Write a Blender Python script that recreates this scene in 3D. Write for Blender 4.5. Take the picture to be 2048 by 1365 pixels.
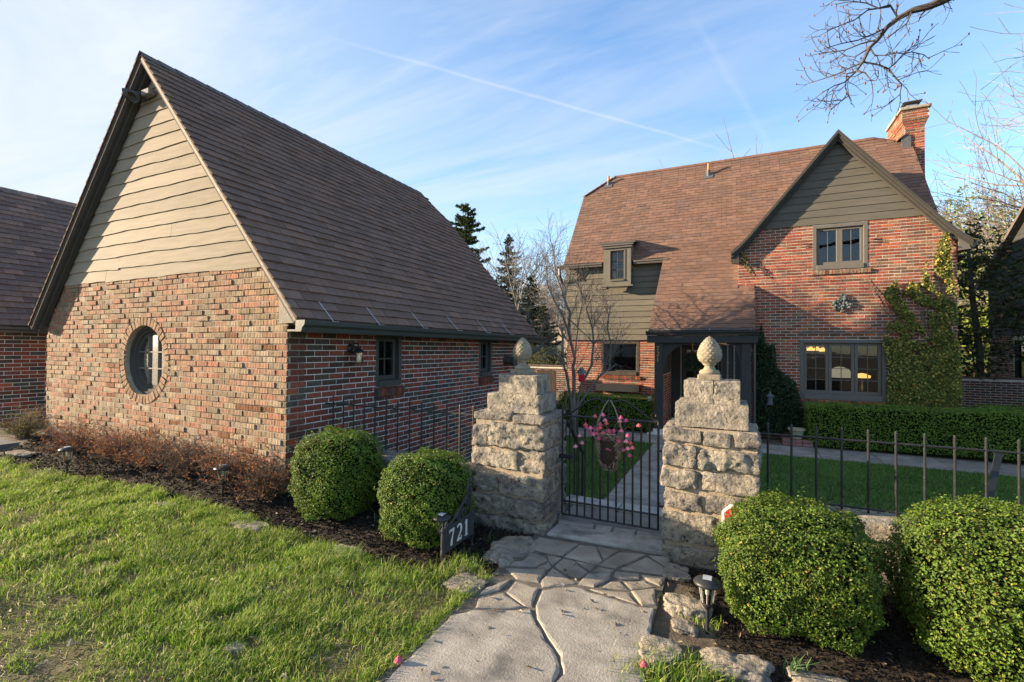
import bpy, math, random
import numpy as np
from mathutils import Vector, Matrix, noise as mnoise
from mathutils.geometry import tessellate_polygon

for _o in list(bpy.data.objects):
    bpy.data.objects.remove(_o)
scene = bpy.context.scene
COL = scene.collection

# ------------------------------------------------------------------ camera
EYE = 1.62
CAMF, YAW, PITCH, ROLL = 938.04, 0.445181, 0.0157426, 0.00889691
_f = np.array([-math.sin(YAW)*math.cos(PITCH), math.cos(YAW)*math.cos(PITCH), math.sin(PITCH)])
_r0 = np.array([math.cos(YAW), math.sin(YAW), 0.0]); _u0 = np.cross(_r0, _f)
_r = _r0*math.cos(ROLL)+_u0*math.sin(ROLL); _u = -_r0*math.sin(ROLL)+_u0*math.cos(ROLL)
CAM_M = np.array([_r, -_u, _f]); CAM_C = np.array([0, 0, EYE])
cam_data = bpy.data.cameras.new('camera'); cam = bpy.data.objects.new('camera', cam_data)
COL.objects.link(cam); scene.camera = cam
cam_data.sensor_width = 36.0; cam_data.lens = CAMF/2048*36; cam_data.clip_start = 0.05; cam_data.clip_end = 2500
cam.matrix_world = Matrix(((_r[0], _u[0], -_f[0], 0), (_r[1], _u[1], -_f[1], 0), (_r[2], _u[2], -_f[2], EYE), (0, 0, 0, 1)))

def ray(x, y):
    return CAM_M.T @ np.array([(x-1024)/CAMF, (y-682.5)/CAMF, 1.0])
def onp(x, y, axis, val):
    d = ray(x, y); return CAM_C + d*((val-CAM_C[axis])/d[axis])
def pxsize(P):
    q = CAM_M @ (np.asarray(P)-CAM_C)
    if q[2] < .1: return None
    return 1024+CAMF*q[0]/q[2], 682.5+CAMF*q[1]/q[2], CAMF/q[2]

# ------------------------------------------------------------------ sky, sun, exposure
SUN_D = np.array([1.0, 0.30, -0.235]); SUN_D /= np.linalg.norm(SUN_D)
SUN_EL = math.asin(-SUN_D[2]); SUN_ROT = math.atan2(-SUN_D[0], -SUN_D[1])
world = bpy.data.worlds.new('World'); scene.world = world; world.use_nodes = True
nt = world.node_tree; nt.nodes.clear()
wo = nt.nodes.new('ShaderNodeOutputWorld'); bg = nt.nodes.new('ShaderNodeBackground')
sky = nt.nodes.new('ShaderNodeTexSky'); sky.sky_type = 'NISHITA'; sky.sun_disc = False
sky.sun_elevation = SUN_EL; sky.sun_rotation = SUN_ROT % (2*math.pi); sky.altitude = 200
sky.air_density = 1.0; sky.dust_density = 0.4; sky.ozone_density = 3.0
SKY_STRENGTH = 0.100
bg.inputs['Strength'].default_value = SKY_STRENGTH
def wn(t, **k):
    n = nt.nodes.new(t)
    for a, v in k.items(): setattr(n, a, v)
    return n
def wmath(op, a, b=None, clamp=False):
    n = wn('ShaderNodeMath', operation=op, use_clamp=clamp)
    for i, v in enumerate((a, b)):
        if v is None: continue
        if isinstance(v, (int, float)): n.inputs[i].default_value = v
        else: nt.links.new(v, n.inputs[i])
    return n.outputs[0]
tc = wn('ShaderNodeTexCoord')
def wdot(vec):
    n = wn('ShaderNodeVectorMath', operation='DOT_PRODUCT'); nt.links.new(tc.outputs['Generated'], n.inputs[0])
    n.inputs[1].default_value = tuple(vec); return n.outputs['Value']
# thin high cloud, streaked along one wind direction, seen as a layer overhead
sep = wn('ShaderNodeSeparateXYZ'); nt.links.new(tc.outputs['Generated'], sep.inputs[0])
zz = wmath('ADD', wmath('MAXIMUM', sep.outputs['Z'], 0.0), 0.12)
cmb = wn('ShaderNodeCombineXYZ')
nt.links.new(wmath('DIVIDE', sep.outputs['X'], zz), cmb.inputs[0]); nt.links.new(wmath('DIVIDE', sep.outputs['Y'], zz), cmb.inputs[1])
mp = wn('ShaderNodeMapping'); nt.links.new(cmb.outputs[0], mp.inputs['Vector'])
mp.inputs['Rotation'].default_value = (0, 0, math.radians(24)); mp.inputs['Scale'].default_value = (0.35, 1.3, 1)
cn = wn('ShaderNodeTexNoise'); nt.links.new(mp.outputs[0], cn.inputs['Vector'])
cn.inputs['Scale'].default_value = 1.5; cn.inputs['Detail'].default_value = 7; cn.inputs['Roughness'].default_value = 0.62
cn.inputs['Distortion'].default_value = 0.5
cr = wn('ShaderNodeMapRange'); nt.links.new(cn.outputs['Fac'], cr.inputs[0])
cr.inputs[1].default_value = 0.40; cr.inputs[2].default_value = 0.68; cr.inputs[3].default_value = 0.0; cr.inputs[4].default_value = 1.0
cirrus = wmath('MULTIPLY', cr.outputs[0], 1.0)
# the cloud is thicker toward the sun's side of the sky and thins out away from it
side = wn('ShaderNodeMapRange'); nt.links.new(wdot((-0.9578, -0.2873, 0.0)), side.inputs[0])
side.inputs[1].default_value = -0.35; side.inputs[2].default_value = 0.8; side.inputs[3].default_value = 0.22; side.inputs[4].default_value = 1.0
veil = wn('ShaderNodeMapRange'); nt.links.new(side.outputs[0], veil.inputs[0])
veil.inputs[1].default_value = 0.45; veil.inputs[2].default_value = 1.0; veil.inputs[3].default_value = 0.0; veil.inputs[4].default_value = 0.85
cirrus = wmath('MULTIPLY', cirrus, side.outputs[0])
def contrail(a, b, width, amount, seed):
    ra, rb = ray(*a), ray(*b); ra /= np.linalg.norm(ra); rb /= np.linalg.norm(rb)
    n = np.cross(ra, rb); n /= np.linalg.norm(n); t = np.cross(n, ra)
    m = ra+rb; m /= np.linalg.norm(m); half = math.acos(float(ra@rb))/2
    nz = wn('ShaderNodeTexNoise'); nt.links.new(tc.outputs['Generated'], nz.inputs['Vector'])
    nz.inputs['Scale'].default_value = 7+seed; nz.inputs['Detail'].default_value = 5
    off = wmath('MULTIPLY', wmath('SUBTRACT', nz.outputs['Fac'], 0.5), width*1.4)
    d = wmath('ABSOLUTE', wmath('ADD', wdot(n), off))
    core = wmath('SUBTRACT', 1.0, wmath('DIVIDE', d, width), True)
    core = wmath('POWER', core, 1.5)
    mr = wn('ShaderNodeMapRange'); nt.links.new(wdot(m), mr.inputs[0])
    mr.inputs[1].default_value = math.cos(half*1.05); mr.inputs[2].default_value = math.cos(half*0.6)
    return wmath('MULTIPLY', wmath('MULTIPLY', core, mr.outputs[0]), amount)
tot = cirrus
for args in (((640, 70), (1480, 310), 0.005, 0.24, 1), ((600, 250), (1080, 10), 0.014, 0.12, 5),
             ((1380, 20), (1560, 330), 0.012, 0.09, 9), ((1180, 330), (1650, 210), 0.012, 0.10, 13)):
    tot = wmath('ADD', tot, contrail(*args), True)
mix = wn('ShaderNodeMix', data_type='RGBA')
vm_ = wn('ShaderNodeMix', data_type='RGBA'); nt.links.new(veil.outputs[0], vm_.inputs['Factor']); nt.links.new(sky.outputs[0], vm_.inputs['A']); vm_.inputs['B'].default_value = (1.35, 1.56, 1.78, 1)
nt.links.new(tot, mix.inputs['Factor']); nt.links.new(vm_.outputs['Result'], mix.inputs['A'])
CLOUD_COL = (2.1, 2.2, 2.3, 1)
mix.inputs['B'].default_value = CLOUD_COL
nt.links.new(mix.outputs['Result'], bg.inputs['Color']); nt.links.new(bg.outputs[0], wo.inputs['Surface'])

sun_data = bpy.data.lights.new('sun', 'SUN'); sun_data.energy = 3.9; sun_data.angle = math.radians(0.55)
sun_data.color = (1.0, 0.79, 0.54)
sun = bpy.data.objects.new('sun', sun_data); COL.objects.link(sun)
sun.rotation_euler = Vector(SUN_D).to_track_quat('-Z', 'Y').to_euler(); sun.location = (-30, -10, 20)
vs = scene.view_settings; vs.view_transform = 'Standard'; vs.look = 'None'; vs.exposure = 2.18; vs.gamma = 1.0
vs.use_curve_mapping = False
scene.render.engine = 'CYCLES'

# ------------------------------------------------------------------ helpers
RNG = np.random.default_rng(7); random.seed(7)
ORG = {}
def vnoise(x, y, s=1.0, seed=0):
    x = np.asarray(x, float)*s; y = np.asarray(y, float)*s
    xi = np.floor(x).astype(int); yi = np.floor(y).astype(int); fx = x-xi; fy = y-yi
    fx = fx*fx*(3-2*fx); fy = fy*fy*(3-2*fy)
    def h(a, b):
        n = (a*374761393+b*668265263+seed*982451653) & 0x7fffffff
        n = ((n ^ (n >> 13))*1274126177) & 0x7fffffff
        return ((n ^ (n >> 16)) & 0xffff)/65535.0
    return (h(xi, yi)*(1-fx)+h(xi+1, yi)*fx)*(1-fy)+(h(xi, yi+1)*(1-fx)+h(xi+1, yi+1)*fx)*fy
def fbm(x, y, s=1.0, seed=0):
    return (vnoise(x, y, s, seed)*.5+vnoise(x, y, s*2.1, seed+1)*.3+vnoise(x, y, s*4.3, seed+2)*.2)
def sstep(a, b, x):
    t = np.clip((np.asarray(x, float)-a)/(b-a), 0, 1); return t*t*(3-2*t)
def inpoly(px, py, poly):
    px = np.asarray(px); py = np.asarray(py); c = np.zeros(px.shape, bool); n = len(poly); j = n-1
    for i in range(n):
        xi, yi = poly[i]; xj, yj = poly[j]
        k = ((yi > py) != (yj > py)) & (px < (xj-xi)*(py-yi)/((yj-yi) or 1e-9)+xi)
        c ^= k; j = i
    return c

class MB:
    """collects geometry; build() links it as one mesh object"""
    def __init__(s): s.V = []; s.Q = []; s.T = []; s.C = []; s.n = 0
    def add(s, v, q=None, t=None, c=(1, 1, 1)):
        v = np.asarray(v, float).reshape(-1, 3); s.V.append(v)
        c = np.asarray(c, float)
        if c.ndim == 1: c = np.tile(c[:3], (len(v), 1))
        s.C.append(c[:, :3])
        if q is not None and len(q): s.Q.append(np.asarray(q, int).reshape(-1, 4)+s.n)
        if t is not None and len(t): s.T.append(np.asarray(t, int).reshape(-1, 3)+s.n)
        s.n += len(v); return s
    def box(s, x0, x1, y0, y1, z0, z1, c=(1, 1, 1), b=0.0):
        return s.obox(((x0+x1)/2, (y0+y1)/2, (z0+z1)/2), (1, 0, 0), (0, 1, 0), (0, 0, 1), (x1-x0)/2, (y1-y0)/2, (z1-z0)/2, c, b)
    def obox(s, o, U, V, W, hu, hv, hw, c=(1, 1, 1), b=0.0):
        o, U, V, W = (np.asarray(a, float) for a in (o, U, V, W))
        hu, hv, hw = abs(hu), abs(hv), abs(hw)
        if b <= 0 or b > min(hu, hv, hw)*.95:
            sg = [(-1, -1, -1), (1, -1, -1), (1, 1, -1), (-1, 1, -1), (-1, -1, 1), (1, -1, 1), (1, 1, 1), (-1, 1, 1)]
            v = [o+U*hu*a+V*hv*e+W*hw*f for a, e, f in sg]
            return s.add(v, [(0, 3, 2, 1), (4, 5, 6, 7), (0, 1, 5, 4), (2, 3, 7, 6), (1, 2, 6, 5), (3, 0, 4, 7)], c=c)
        v = []; idx = {}
        for a in (-1, 1):
            for e in (-1, 1):
                for f in (-1, 1):
                    for ax in range(3):
                        du, dv, dw = hu-b, hv-b, hw-b
                        if ax == 0: du = hu
                        elif ax == 1: dv = hv
                        else: dw = hw
                        idx[a, e, f, ax] = len(v); v.append(o+U*du*a+V*dv*e+W*dw*f)
        q = []; t = []
        for a in (-1, 1):
            q.append([idx[a, e, f, 0] for e, f in ((-1, -1), (1, -1), (1, 1), (-1, 1))][::a])
            q.append([idx[e, a, f, 1] for e, f in ((-1, -1), (-1, 1), (1, 1), (1, -1))][::a])
            q.append([idx[e, f, a, 2] for e, f in ((-1, -1), (1, -1), (1, 1), (-1, 1))][::a])
            for e in (-1, 1):
                q.append([idx[a, e, -1, 0], idx[a, e, 1, 0], idx[a, e, 1, 1], idx[a, e, -1, 1]][::-a*e])
                q.append([idx[a, -1, e, 0], idx[a, 1, e, 0], idx[a, 1, e, 2], idx[a, -1, e, 2]][::a*e])
                q.append([idx[-1, a, e, 1], idx[1, a, e, 1], idx[1, a, e, 2], idx[-1, a, e, 2]][::-a*e])
                for f in (-1, 1):
                    t.append([idx[a, e, f, 0], idx[a, e, f, 1], idx[a, e, f, 2]][::a*e*f])
        return s.add(v, q, t, c)
    def prism(s, poly, to3, w0, w1, c=(1, 1, 1)):
        """2D polygon (counter-clockwise seen from outside, w up) extruded from w1 (back) to w0 (front)"""
        return s.panel(poly, [], to3, w0, w1, c)
    def panel(s, outer, holes, to3, w0, w1, c=(1, 1, 1)):
        loops = [list(outer)]+[list(h) for h in holes]
        flat = [p for l in loops for p in l]; n = len(flat)
        tris = tessellate_polygon([[Vector((p[0], p[1], 0)) for p in l] for l in loops])
        v = [to3(p[0], p[1], w0) for p in flat]+[to3(p[0], p[1], w1) for p in flat]
        T = []
        for a, b_, c_ in tris:
            pa, pb, pc = flat[a], flat[b_], flat[c_]
            if (pb[0]-pa[0])*(pc[1]-pa[1])-(pb[1]-pa[1])*(pc[0]-pa[0]) < 0: b_, c_ = c_, b_
            T.append((a, b_, c_)); T.append((a+n, c_+n, b_+n))
        Q = []; base = 0
        for l in loops:
            m = len(l)
            ar = sum(l[i][0]*l[(i+1) % m][1]-l[(i+1) % m][0]*l[i][1] for i in range(m))
            ccw = ar > 0
            if base > 0: ccw = not ccw
            for i in range(m):
                a, b_ = base+i, base+(i+1) % m
                if not ccw: a, b_ = b_, a
                if base > 0: pass
                Q.append((a, a+n, b_+n, b_))
            base += m
        return s.add(v, Q, T, c)
    def tube(s, pts, rad, sides=6, c=(1, 1, 1), cap=True, flat=None):
        pts = np.asarray(pts, float); k = len(pts)
        rad = np.full(k, rad, float) if np.isscalar(rad) else np.asarray(rad, float)
        t = np.gradient(pts, axis=0); t /= np.linalg.norm(t, axis=1)[:, None]+1e-12
        a = np.array([0, 0, 1.0]) if abs(t[0][2]) < .9 else np.array([1.0, 0, 0])
        nv = np.empty_like(t); cur = np.cross(t[0], a); cur /= np.linalg.norm(cur)
        for i in range(k):
            cur = cur-t[i]*(cur@t[i]); L = np.linalg.norm(cur)
            if L < 1e-6: cur = np.cross(t[i], [0.3, .5, .8]); L = np.linalg.norm(cur)
            cur = cur/L; nv[i] = cur
        bn = np.cross(t, nv)
        an = np.arange(sides)*2*math.pi/sides
        ring = nv[:, None, :]*np.cos(an)[None, :, None]+bn[:, None, :]*np.sin(an)[None, :, None]
        v = (pts[:, None, :]+ring*rad[:, None, None]).reshape(-1, 3)
        i = np.arange(k-1)[:, None]*sides; j = np.arange(sides)[None, :]; j2 = (j+1) % sides
        q = np.stack([i+j, i+j2, i+sides+j2, i+sides+j], -1).reshape(-1, 4)
        tr = []
        if cap:
            for e in range(1, sides-1):
                tr.append((0, e+1, e)); b0 = (k-1)*sides; tr.append((b0, b0+e, b0+e+1))
        return s.add(v, q, tr, c)
    def lathe(s, prof, ctr, n=24, c=(1, 1, 1), ax=None):
        prof = np.asarray(prof, float); k = len(prof); an = np.arange(n)*2*math.pi/n
        if ax is None: A, B, D = np.array([1, 0, 0.]), np.array([0, 1, 0.]), np.array([0, 0, 1.])
        else: A, B, D = ax
        v = (np.asarray(ctr, float)+prof[:, 0][:, None, None]*(np.cos(an)[None, :, None]*A+np.sin(an)[None, :, None]*B)+prof[:, 1][:, None, None]*D).reshape(-1, 3)
        i = np.arange(k-1)[:, None]*n; j = np.arange(n)[None, :]; j2 = (j+1) % n
        q = np.stack([i+j, i+j2, i+n+j2, i+n+j], -1).reshape(-1, 4)
        tr = []
        for e in range(1, n-1):
            tr.append((0, e+1, e)); b0 = (k-1)*n; tr.append((b0, b0+e, b0+e+1))
        return s.add(v, q, tr, c)
    def mesh(s, name, org=(0, 0, 0), smooth=False):
        V = np.concatenate(s.V)-np.asarray(org); C = np.concatenate(s.C)
        Q = np.concatenate(s.Q) if s.Q else np.zeros((0, 4), int); T = np.concatenate(s.T) if s.T else np.zeros((0, 3), int)
        me = bpy.data.meshes.new(name); me.vertices.add(len(V)); me.vertices.foreach_set('co', V.astype(np.float32).ravel())
        nl = len(Q)*4+len(T)*3; me.loops.add(nl); npol = len(Q)+len(T); me.polygons.add(npol)
        me.loops.foreach_set('vertex_index', np.concatenate([Q.ravel(), T.ravel()]).astype(np.int32))
        st = np.concatenate([np.arange(len(Q))*4, len(Q)*4+np.arange(len(T))*3]).astype(np.int32)
        me.polygons.foreach_set('loop_start', st)
        me.polygons.foreach_set('use_smooth', np.full(npol, bool(smooth)))
        me.update(calc_edges=True)
        at = me.attributes.new('col', 'FLOAT_COLOR', 'POINT')
        at.data.foreach_set('color', np.concatenate([C, np.ones((len(C), 1))], 1).astype(np.float32).ravel())
        return me
    def build(s, name, mat, parent=None, org=None, smooth=False, kind=None):
        o0 = ORG[parent] if parent is not None else (np.asarray(org, float) if org is not None else np.zeros(3))
        me = s.mesh(name, o0, smooth); o = bpy.data.objects.new(name, me); COL.objects.link(o)
        me.materials.append(mat)
        if parent is not None: o.parent = parent
        else: o.location = o0
        ORG[o] = o0
        if kind: o['kind'] = kind
        return o
def tag(o, label, cat, group=None):
    o['label'] = label; o['category'] = cat
    if group: o['group'] = group
    return o
def thing(name, label, cat, loc=(0, 0, 0), group=None):
    o = bpy.data.objects.new(name, None); COL.objects.link(o); o.empty_display_size = .2
    o.location = loc; ORG[o] = np.asarray(loc, float); return tag(o, label, cat, group)
def inst(name, me, parent, wpos):
    """object sharing mesh data, placed at a world position under a parent (no rotation anywhere)"""
    o = bpy.data.objects.new(name, me); COL.objects.link(o); o.parent = parent
    o.location = np.asarray(wpos)-ORG[parent]; ORG[o] = np.asarray(wpos, float); return o
def struct(name, mb, mat, smooth=False, org=None):
    o = mb.build(name, mat, smooth=smooth, org=org); o['kind'] = 'structure'; return o

# ------------------------------------------------------------------ materials
def mat(name, col=(.5, .5, .5), attr=False, rough=.8, var=.2, vscale=6, bump=.3, bscale=40, stretch=(1, 1, 1), spec=.3, metal=0.0,
        col2=None, c2scale=3, c2lo=.5, c2hi=.65, transl=0.0, bdist=.01, emit=None, spots=None, detail=5, objrand=0.0):
    m = bpy.data.materials.new(name); m.use_nodes = True; n = m.node_tree; n.nodes.clear(); L = n.links.new
    out = n.nodes.new('ShaderNodeOutputMaterial'); p = n.nodes.new('ShaderNodeBsdfPrincipled')
    p.inputs['Roughness'].default_value = rough; p.inputs['Specular IOR Level'].default_value = spec; p.inputs['Metallic'].default_value = metal
    t = n.nodes.new('ShaderNodeTexCoord'); mpn = n.nodes.new('ShaderNodeMapping'); mpn.inputs['Scale'].default_value = stretch
    L(t.outputs['Object'], mpn.inputs[0])
    def nz(sc, det=detail, ro=.6):
        k = n.nodes.new('ShaderNodeTexNoise'); k.inputs['Scale'].default_value = sc; k.inputs['Detail'].default_value = det; k.inputs['Roughness'].default_value = ro
        L(mpn.outputs[0], k.inputs['Vector']); return k.outputs['Fac']
    def mr(src, a, b, c, d):
        k = n.nodes.new('ShaderNodeMapRange'); L(src, k.inputs[0])
        for i, v in enumerate((a, b, c, d)): k.inputs[i+1].default_value = v
        return k.outputs[0]
    if attr:
        a = n.nodes.new('ShaderNodeAttribute'); a.attribute_name = 'col'; base = a.outputs['Color']
    else:
        a = n.nodes.new('ShaderNodeRGB'); a.outputs[0].default_value = (*col, 1); base = a.outputs[0]
    def mixc(f, A, B, mode='MIX'):
        k = n.nodes.new('ShaderNodeMix'); k.data_type = 'RGBA'; k.blend_type = mode
        if isinstance(f, float): k.inputs['Factor'].default_value = f
        else: L(f, k.inputs['Factor'])
        for s, v in (('A', A), ('B', B)):
            if isinstance(v, tuple): k.inputs[s].default_value = (*v, 1)
            else: L(v, k.inputs[s])
        return k.outputs['Result']
    if col2 is not None:
        base = mixc(mr(nz(c2scale), c2lo, c2hi, 0, 1), base, tuple(col2))
    if spots is not None:
        base = mixc(mr(nz(spots[1], 3, .5), spots[2], spots[2]+.06, 0, 1), base, tuple(spots[0]))
    if var > 0:
        v = mr(nz(vscale), .25, .75, 1-var, 1+var); cb = n.nodes.new('ShaderNodeCombineColor')
        for i in range(3): L(v, cb.inputs[i])
        base = mixc(1.0, base, cb.outputs[0], 'MULTIPLY')
    if objrand > 0:
        oi = n.nodes.new('ShaderNodeObjectInfo'); v = mr(oi.outputs['Random'], 0, 1, 1-objrand, 1+objrand); cb = n.nodes.new('ShaderNodeCombineColor')
        L(v, cb.inputs[0]); L(v, cb.inputs[1]); L(mr(oi.outputs['Random'], 0, 1, 1-objrand*.75, 1+objrand*.85), cb.inputs[2])
        base = mixc(1.0, base, cb.outputs[0], 'MULTIPLY')
    L(base, p.inputs['Base Color'])
    if bump > 0:
        b = n.nodes.new('ShaderNodeBump'); b.inputs['Strength'].default_value = bump; b.inputs['Distance'].default_value = bdist
        L(nz(bscale, 6, .65), b.inputs['Height']); L(b.outputs[0], p.inputs['Normal'])
    sh = p.outputs[0]
    if transl > 0:
        tl = n.nodes.new('ShaderNodeBsdfTranslucent'); L(base, tl.inputs[0]); mx = n.nodes.new('ShaderNodeMixShader')
        mx.inputs[0].default_value = transl; L(sh, mx.inputs[1]); L(tl.outputs[0], mx.inputs[2]); sh = mx.outputs[0]
    if emit:
        p.inputs['Emission Color'].default_value = (*emit[0], 1); p.inputs['Emission Strength'].default_value = emit[1]
    L(sh, out.inputs[0]); return m
def glass_mat(name, tint=(.8, .85, .85), rough=.02, clear=.85, wav=0.0):
    m = bpy.data.materials.new(name); m.use_nodes = True; n = m.node_tree; n.nodes.clear(); L = n.links.new
    out = n.nodes.new('ShaderNodeOutputMaterial'); tr = n.nodes.new('ShaderNodeBsdfTransparent'); tr.inputs[0].default_value = (*[t*clear for t in tint], 1)
    gl = n.nodes.new('ShaderNodeBsdfGlossy'); gl.inputs['Roughness'].default_value = rough
    fr = n.nodes.new('ShaderNodeFresnel'); fr.inputs[0].default_value = 1.6
    mx = n.nodes.new('ShaderNodeMixShader'); L(fr.outputs[0], mx.inputs[0]); L(tr.outputs[0], mx.inputs[1]); L(gl.outputs[0], mx.inputs[2])
    if wav:
        t = n.nodes.new('ShaderNodeTexCoord'); k = n.nodes.new('ShaderNodeTexNoise'); k.inputs['Scale'].default_value = 3; L(t.outputs['Object'], k.inputs['Vector'])
        b = n.nodes.new('ShaderNodeBump'); b.inputs['Strength'].default_value = wav; b.inputs['Distance'].default_value = .02; L(k.outputs['Fac'], b.inputs['Height']); L(b.outputs[0], gl.inputs['Normal'])
    L(mx.outputs[0], out.inputs[0]); return m
K = {}
K['brick'] = mat('brick', attr=True, rough=.9, var=.38, vscale=26, bump=.9, bscale=60, stretch=(1, 1, .55), bdist=.012, spec=.15)
K['brick_rug'] = mat('brick_rug', attr=True, rough=.9, var=.45, vscale=34, bump=1.0, bscale=55, stretch=(1, 1, .12), bdist=.02, spec=.12)
K['mortar'] = mat('mortar', (.30, .255, .195), rough=.95, var=.25, vscale=14, bump=.6, bscale=120, bdist=.006)
K['mortar_house'] = mat('mortar_house', (.56, .52, .47), rough=.95, var=.22, vscale=9, bump=.5, bscale=120, bdist=.006)
K['shingle'] = mat('shingle', attr=True, rough=.95, var=.22, vscale=7, bump=.7, bscale=260, bdist=.004, spec=.15, detail=8)
K['board'] = mat('board', attr=True, rough=.8, var=.16, vscale=5, bump=.5, bscale=18, stretch=(.5, 1, 6), bdist=.002, spec=.1)
K['trim'] = mat('trim', (.062, .058, .052), rough=.85, var=.12, vscale=8, bump=.15, bscale=50, spec=.12)
K['trim_sunlit'] = mat('trim_sunlit', (.17, .15, .12), rough=.7, var=.2, vscale=9, bump=.3, bscale=40, col2=(.30, .26, .2), c2scale=14, c2lo=.58, c2hi=.68)  # trim colour with the sunlight on the right rake painted in
K['gutter'] = mat('gutter', (.05, .055, .05), rough=.4, var=.1, bump=.05, spec=.5)
K['porch'] = mat('porch_paint', (.048, .046, .043), rough=.7, var=.1, vscale=6, bump=.1, bscale=60, spec=.2)
K['frame'] = mat('frame_paint', (.14, .125, .11), rough=.65, var=.08, bump=.08, spec=.2)
K['iron'] = mat('iron', (.010, .011, .012), rough=.5, var=.3, vscale=30, bump=.35, bscale=160, bdist=.003, spec=.5, col2=(.06, .045, .035), c2scale=20, c2lo=.6, c2hi=.72)
K['limestone'] = mat('limestone', (.335, .295, .235), rough=.95, var=.45, vscale=16, bump=1.0, bscale=38, bdist=.045, col2=(.185, .175, .16), c2scale=9, c2lo=.47, c2hi=.62, spots=((.10, .098, .095), 30, .60), spec=.12, detail=8, objrand=.22)
K['limestone_smooth'] = mat('limestone_smooth', (.34, .31, .255), rough=.9, var=.25, vscale=14, bump=.5, bscale=70, bdist=.01, col2=(.25, .24, .22), c2scale=8, c2lo=.55, c2hi=.7, spec=.12)
K['pillar_mortar'] = mat('pillar_mortar', (.34, .275, .20), rough=.95, var=.25, vscale=20, bump=.9, bscale=90, bdist=.012)
K['flag'] = mat('flagstone', attr=True, rough=.8, var=.42, vscale=4.5, bump=.6, bscale=75, bdist=.010, col2=(.165, .155, .14), c2scale=4, c2lo=.52, c2hi=.68, spots=((.40, .38, .34), 45, .68), spec=.2, detail=8)
K['finial'] = mat('cast_stone', (.25, .215, .155), rough=.95, var=.35, vscale=22, bump=.7, bscale=90, bdist=.008, col2=(.20, .175, .13), c2scale=12, c2lo=.5, c2hi=.65)
K['soil'] = mat('soil', (.11, .088, .064), rough=1, var=.4, vscale=9, bump=1, bscale=50, bdist=.03, col2=(.17, .145, .11), c2scale=2.2, c2lo=.5, c2hi=.62)
K['bedsoil'] = mat('bed_soil', (.035, .027, .02), rough=1, var=.4, vscale=12, bump=1, bscale=70, bdist=.02)
K['thatch'] = mat('thatch', (.13, .125, .045), rough=1, var=.4, vscale=10, bump=1, bscale=90, bdist=.02, col2=(.19, .155, .11), c2scale=1.6, c2lo=.50, c2hi=.66, detail=8)
K['mulch'] = mat('mulch', attr=True, rough=.95, var=.3, vscale=30, bump=.4, bscale=80, spec=.1)
K['grass'] = mat('grass', attr=True, rough=.55, var=.15, vscale=3, bump=0, spec=.3, transl=.35)
K['leaf'] = mat('leaf', attr=True, rough=.55, var=.35, vscale=9, bump=0, spec=.28, transl=.25)
K['leaf_dull'] = mat('leaf_dull', attr=True, rough=.7, var=.2, vscale=5, bump=0, spec=.2, transl=.2)
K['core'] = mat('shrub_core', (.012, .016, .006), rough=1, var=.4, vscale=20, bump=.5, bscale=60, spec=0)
K['bark'] = mat('bark', (.16, .135, .115), rough=.95, var=.4, vscale=14, bump=.9, bscale=34, stretch=(1, 1, .3), bdist=.012, spec=.1)
K['bark_dark'] = mat('bark_dark', (.085, .07, .06), rough=.95, var=.35, vscale=10, bump=.6, bscale=30, bdist=.012, spec=.1)
K['bark_far'] = mat('bark_far', (.20, .175, .16), rough=.95, var=.3, vscale=3, bump=0, spec=.1)
K['needle'] = mat('needle', attr=True, rough=.7, var=.3, vscale=2, bump=0, spec=.2, transl=.1)
K['glass'] = glass_mat('window_glass', wav=.05)
K['lampglass'] = glass_mat('lamp_glass', tint=(.95, .95, .92), clear=.92, rough=.06)
K['frost'] = mat('frosted_plastic', (.45, .45, .42), rough=.4, var=.1, bump=0, transl=.4)
K['black'] = mat('black_plastic', (.022, .022, .023), rough=.45, var=.1, bump=.1, bscale=90, spec=.4)
K['metal'] = mat('galvanised', (.42, .43, .45), rough=.4, var=.15, bump=.05, metal=.8)
K['white'] = mat('white_paint', (.75, .75, .73), rough=.5, var=.05, bump=0)
K['silver'] = mat('silver_paint', (.55, .55, .53), rough=.5, var=.05, bump=0)
K['red'] = mat('red_paint', (.45, .03, .04), rough=.5, var=.1, bump=0)
K['pink'] = mat('petal', attr=True, rough=.6, var=.15, bump=0, transl=.3)
K['wicker'] = mat('wicker', attr=True, rough=.9, var=.35, vscale=30, bump=.4, bscale=90)
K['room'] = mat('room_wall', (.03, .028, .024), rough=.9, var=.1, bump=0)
K['joint'] = mat('path_joint', (.12, .105, .088), rough=1, var=.4, vscale=12, bump=.8, bscale=90, bdist=.01)
K['asphalt'] = mat('asphalt', (.10, .105, .115), rough=.9, var=.15, vscale=6, bump=.4, bscale=200, bdist=.004)
K['turf'] = mat('turf', (.085, .14, .03), rough=.95, var=.35, vscale=5, bump=.8, bscale=60, bdist=.02, col2=(.09, .10, .04), c2scale=1.3, c2lo=.55, c2hi=.7)
K['hill'] = mat('hill_grass', (.13, .19, .03), rough=.95, var=.3, vscale=.25, bump=.5, bscale=2, bdist=.2, col2=(.17, .19, .06), c2scale=.12, c2lo=.5, c2hi=.65)
K['copper'] = mat('copper_pipe', (.45, .22, .08), rough=.6, var=.2, bump=.2)
K['lead'] = mat('lead_flashing', (.10, .10, .105), rough=.6, var=.2, bump=.2)
K['gold'] = mat('brass', (.35, .22, .07), rough=.4, var=.15, bump=.1, metal=.6)
K['plain'] = mat('painted', attr=True, spec=.15, rough=.75, var=.12, vscale=8, bump=.15, bscale=60)
K['lit'] = mat('lit_shade', (.9, .55, .2), rough=.6, var=0, bump=0, emit=((1.0, .50, .14), .65))
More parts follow.
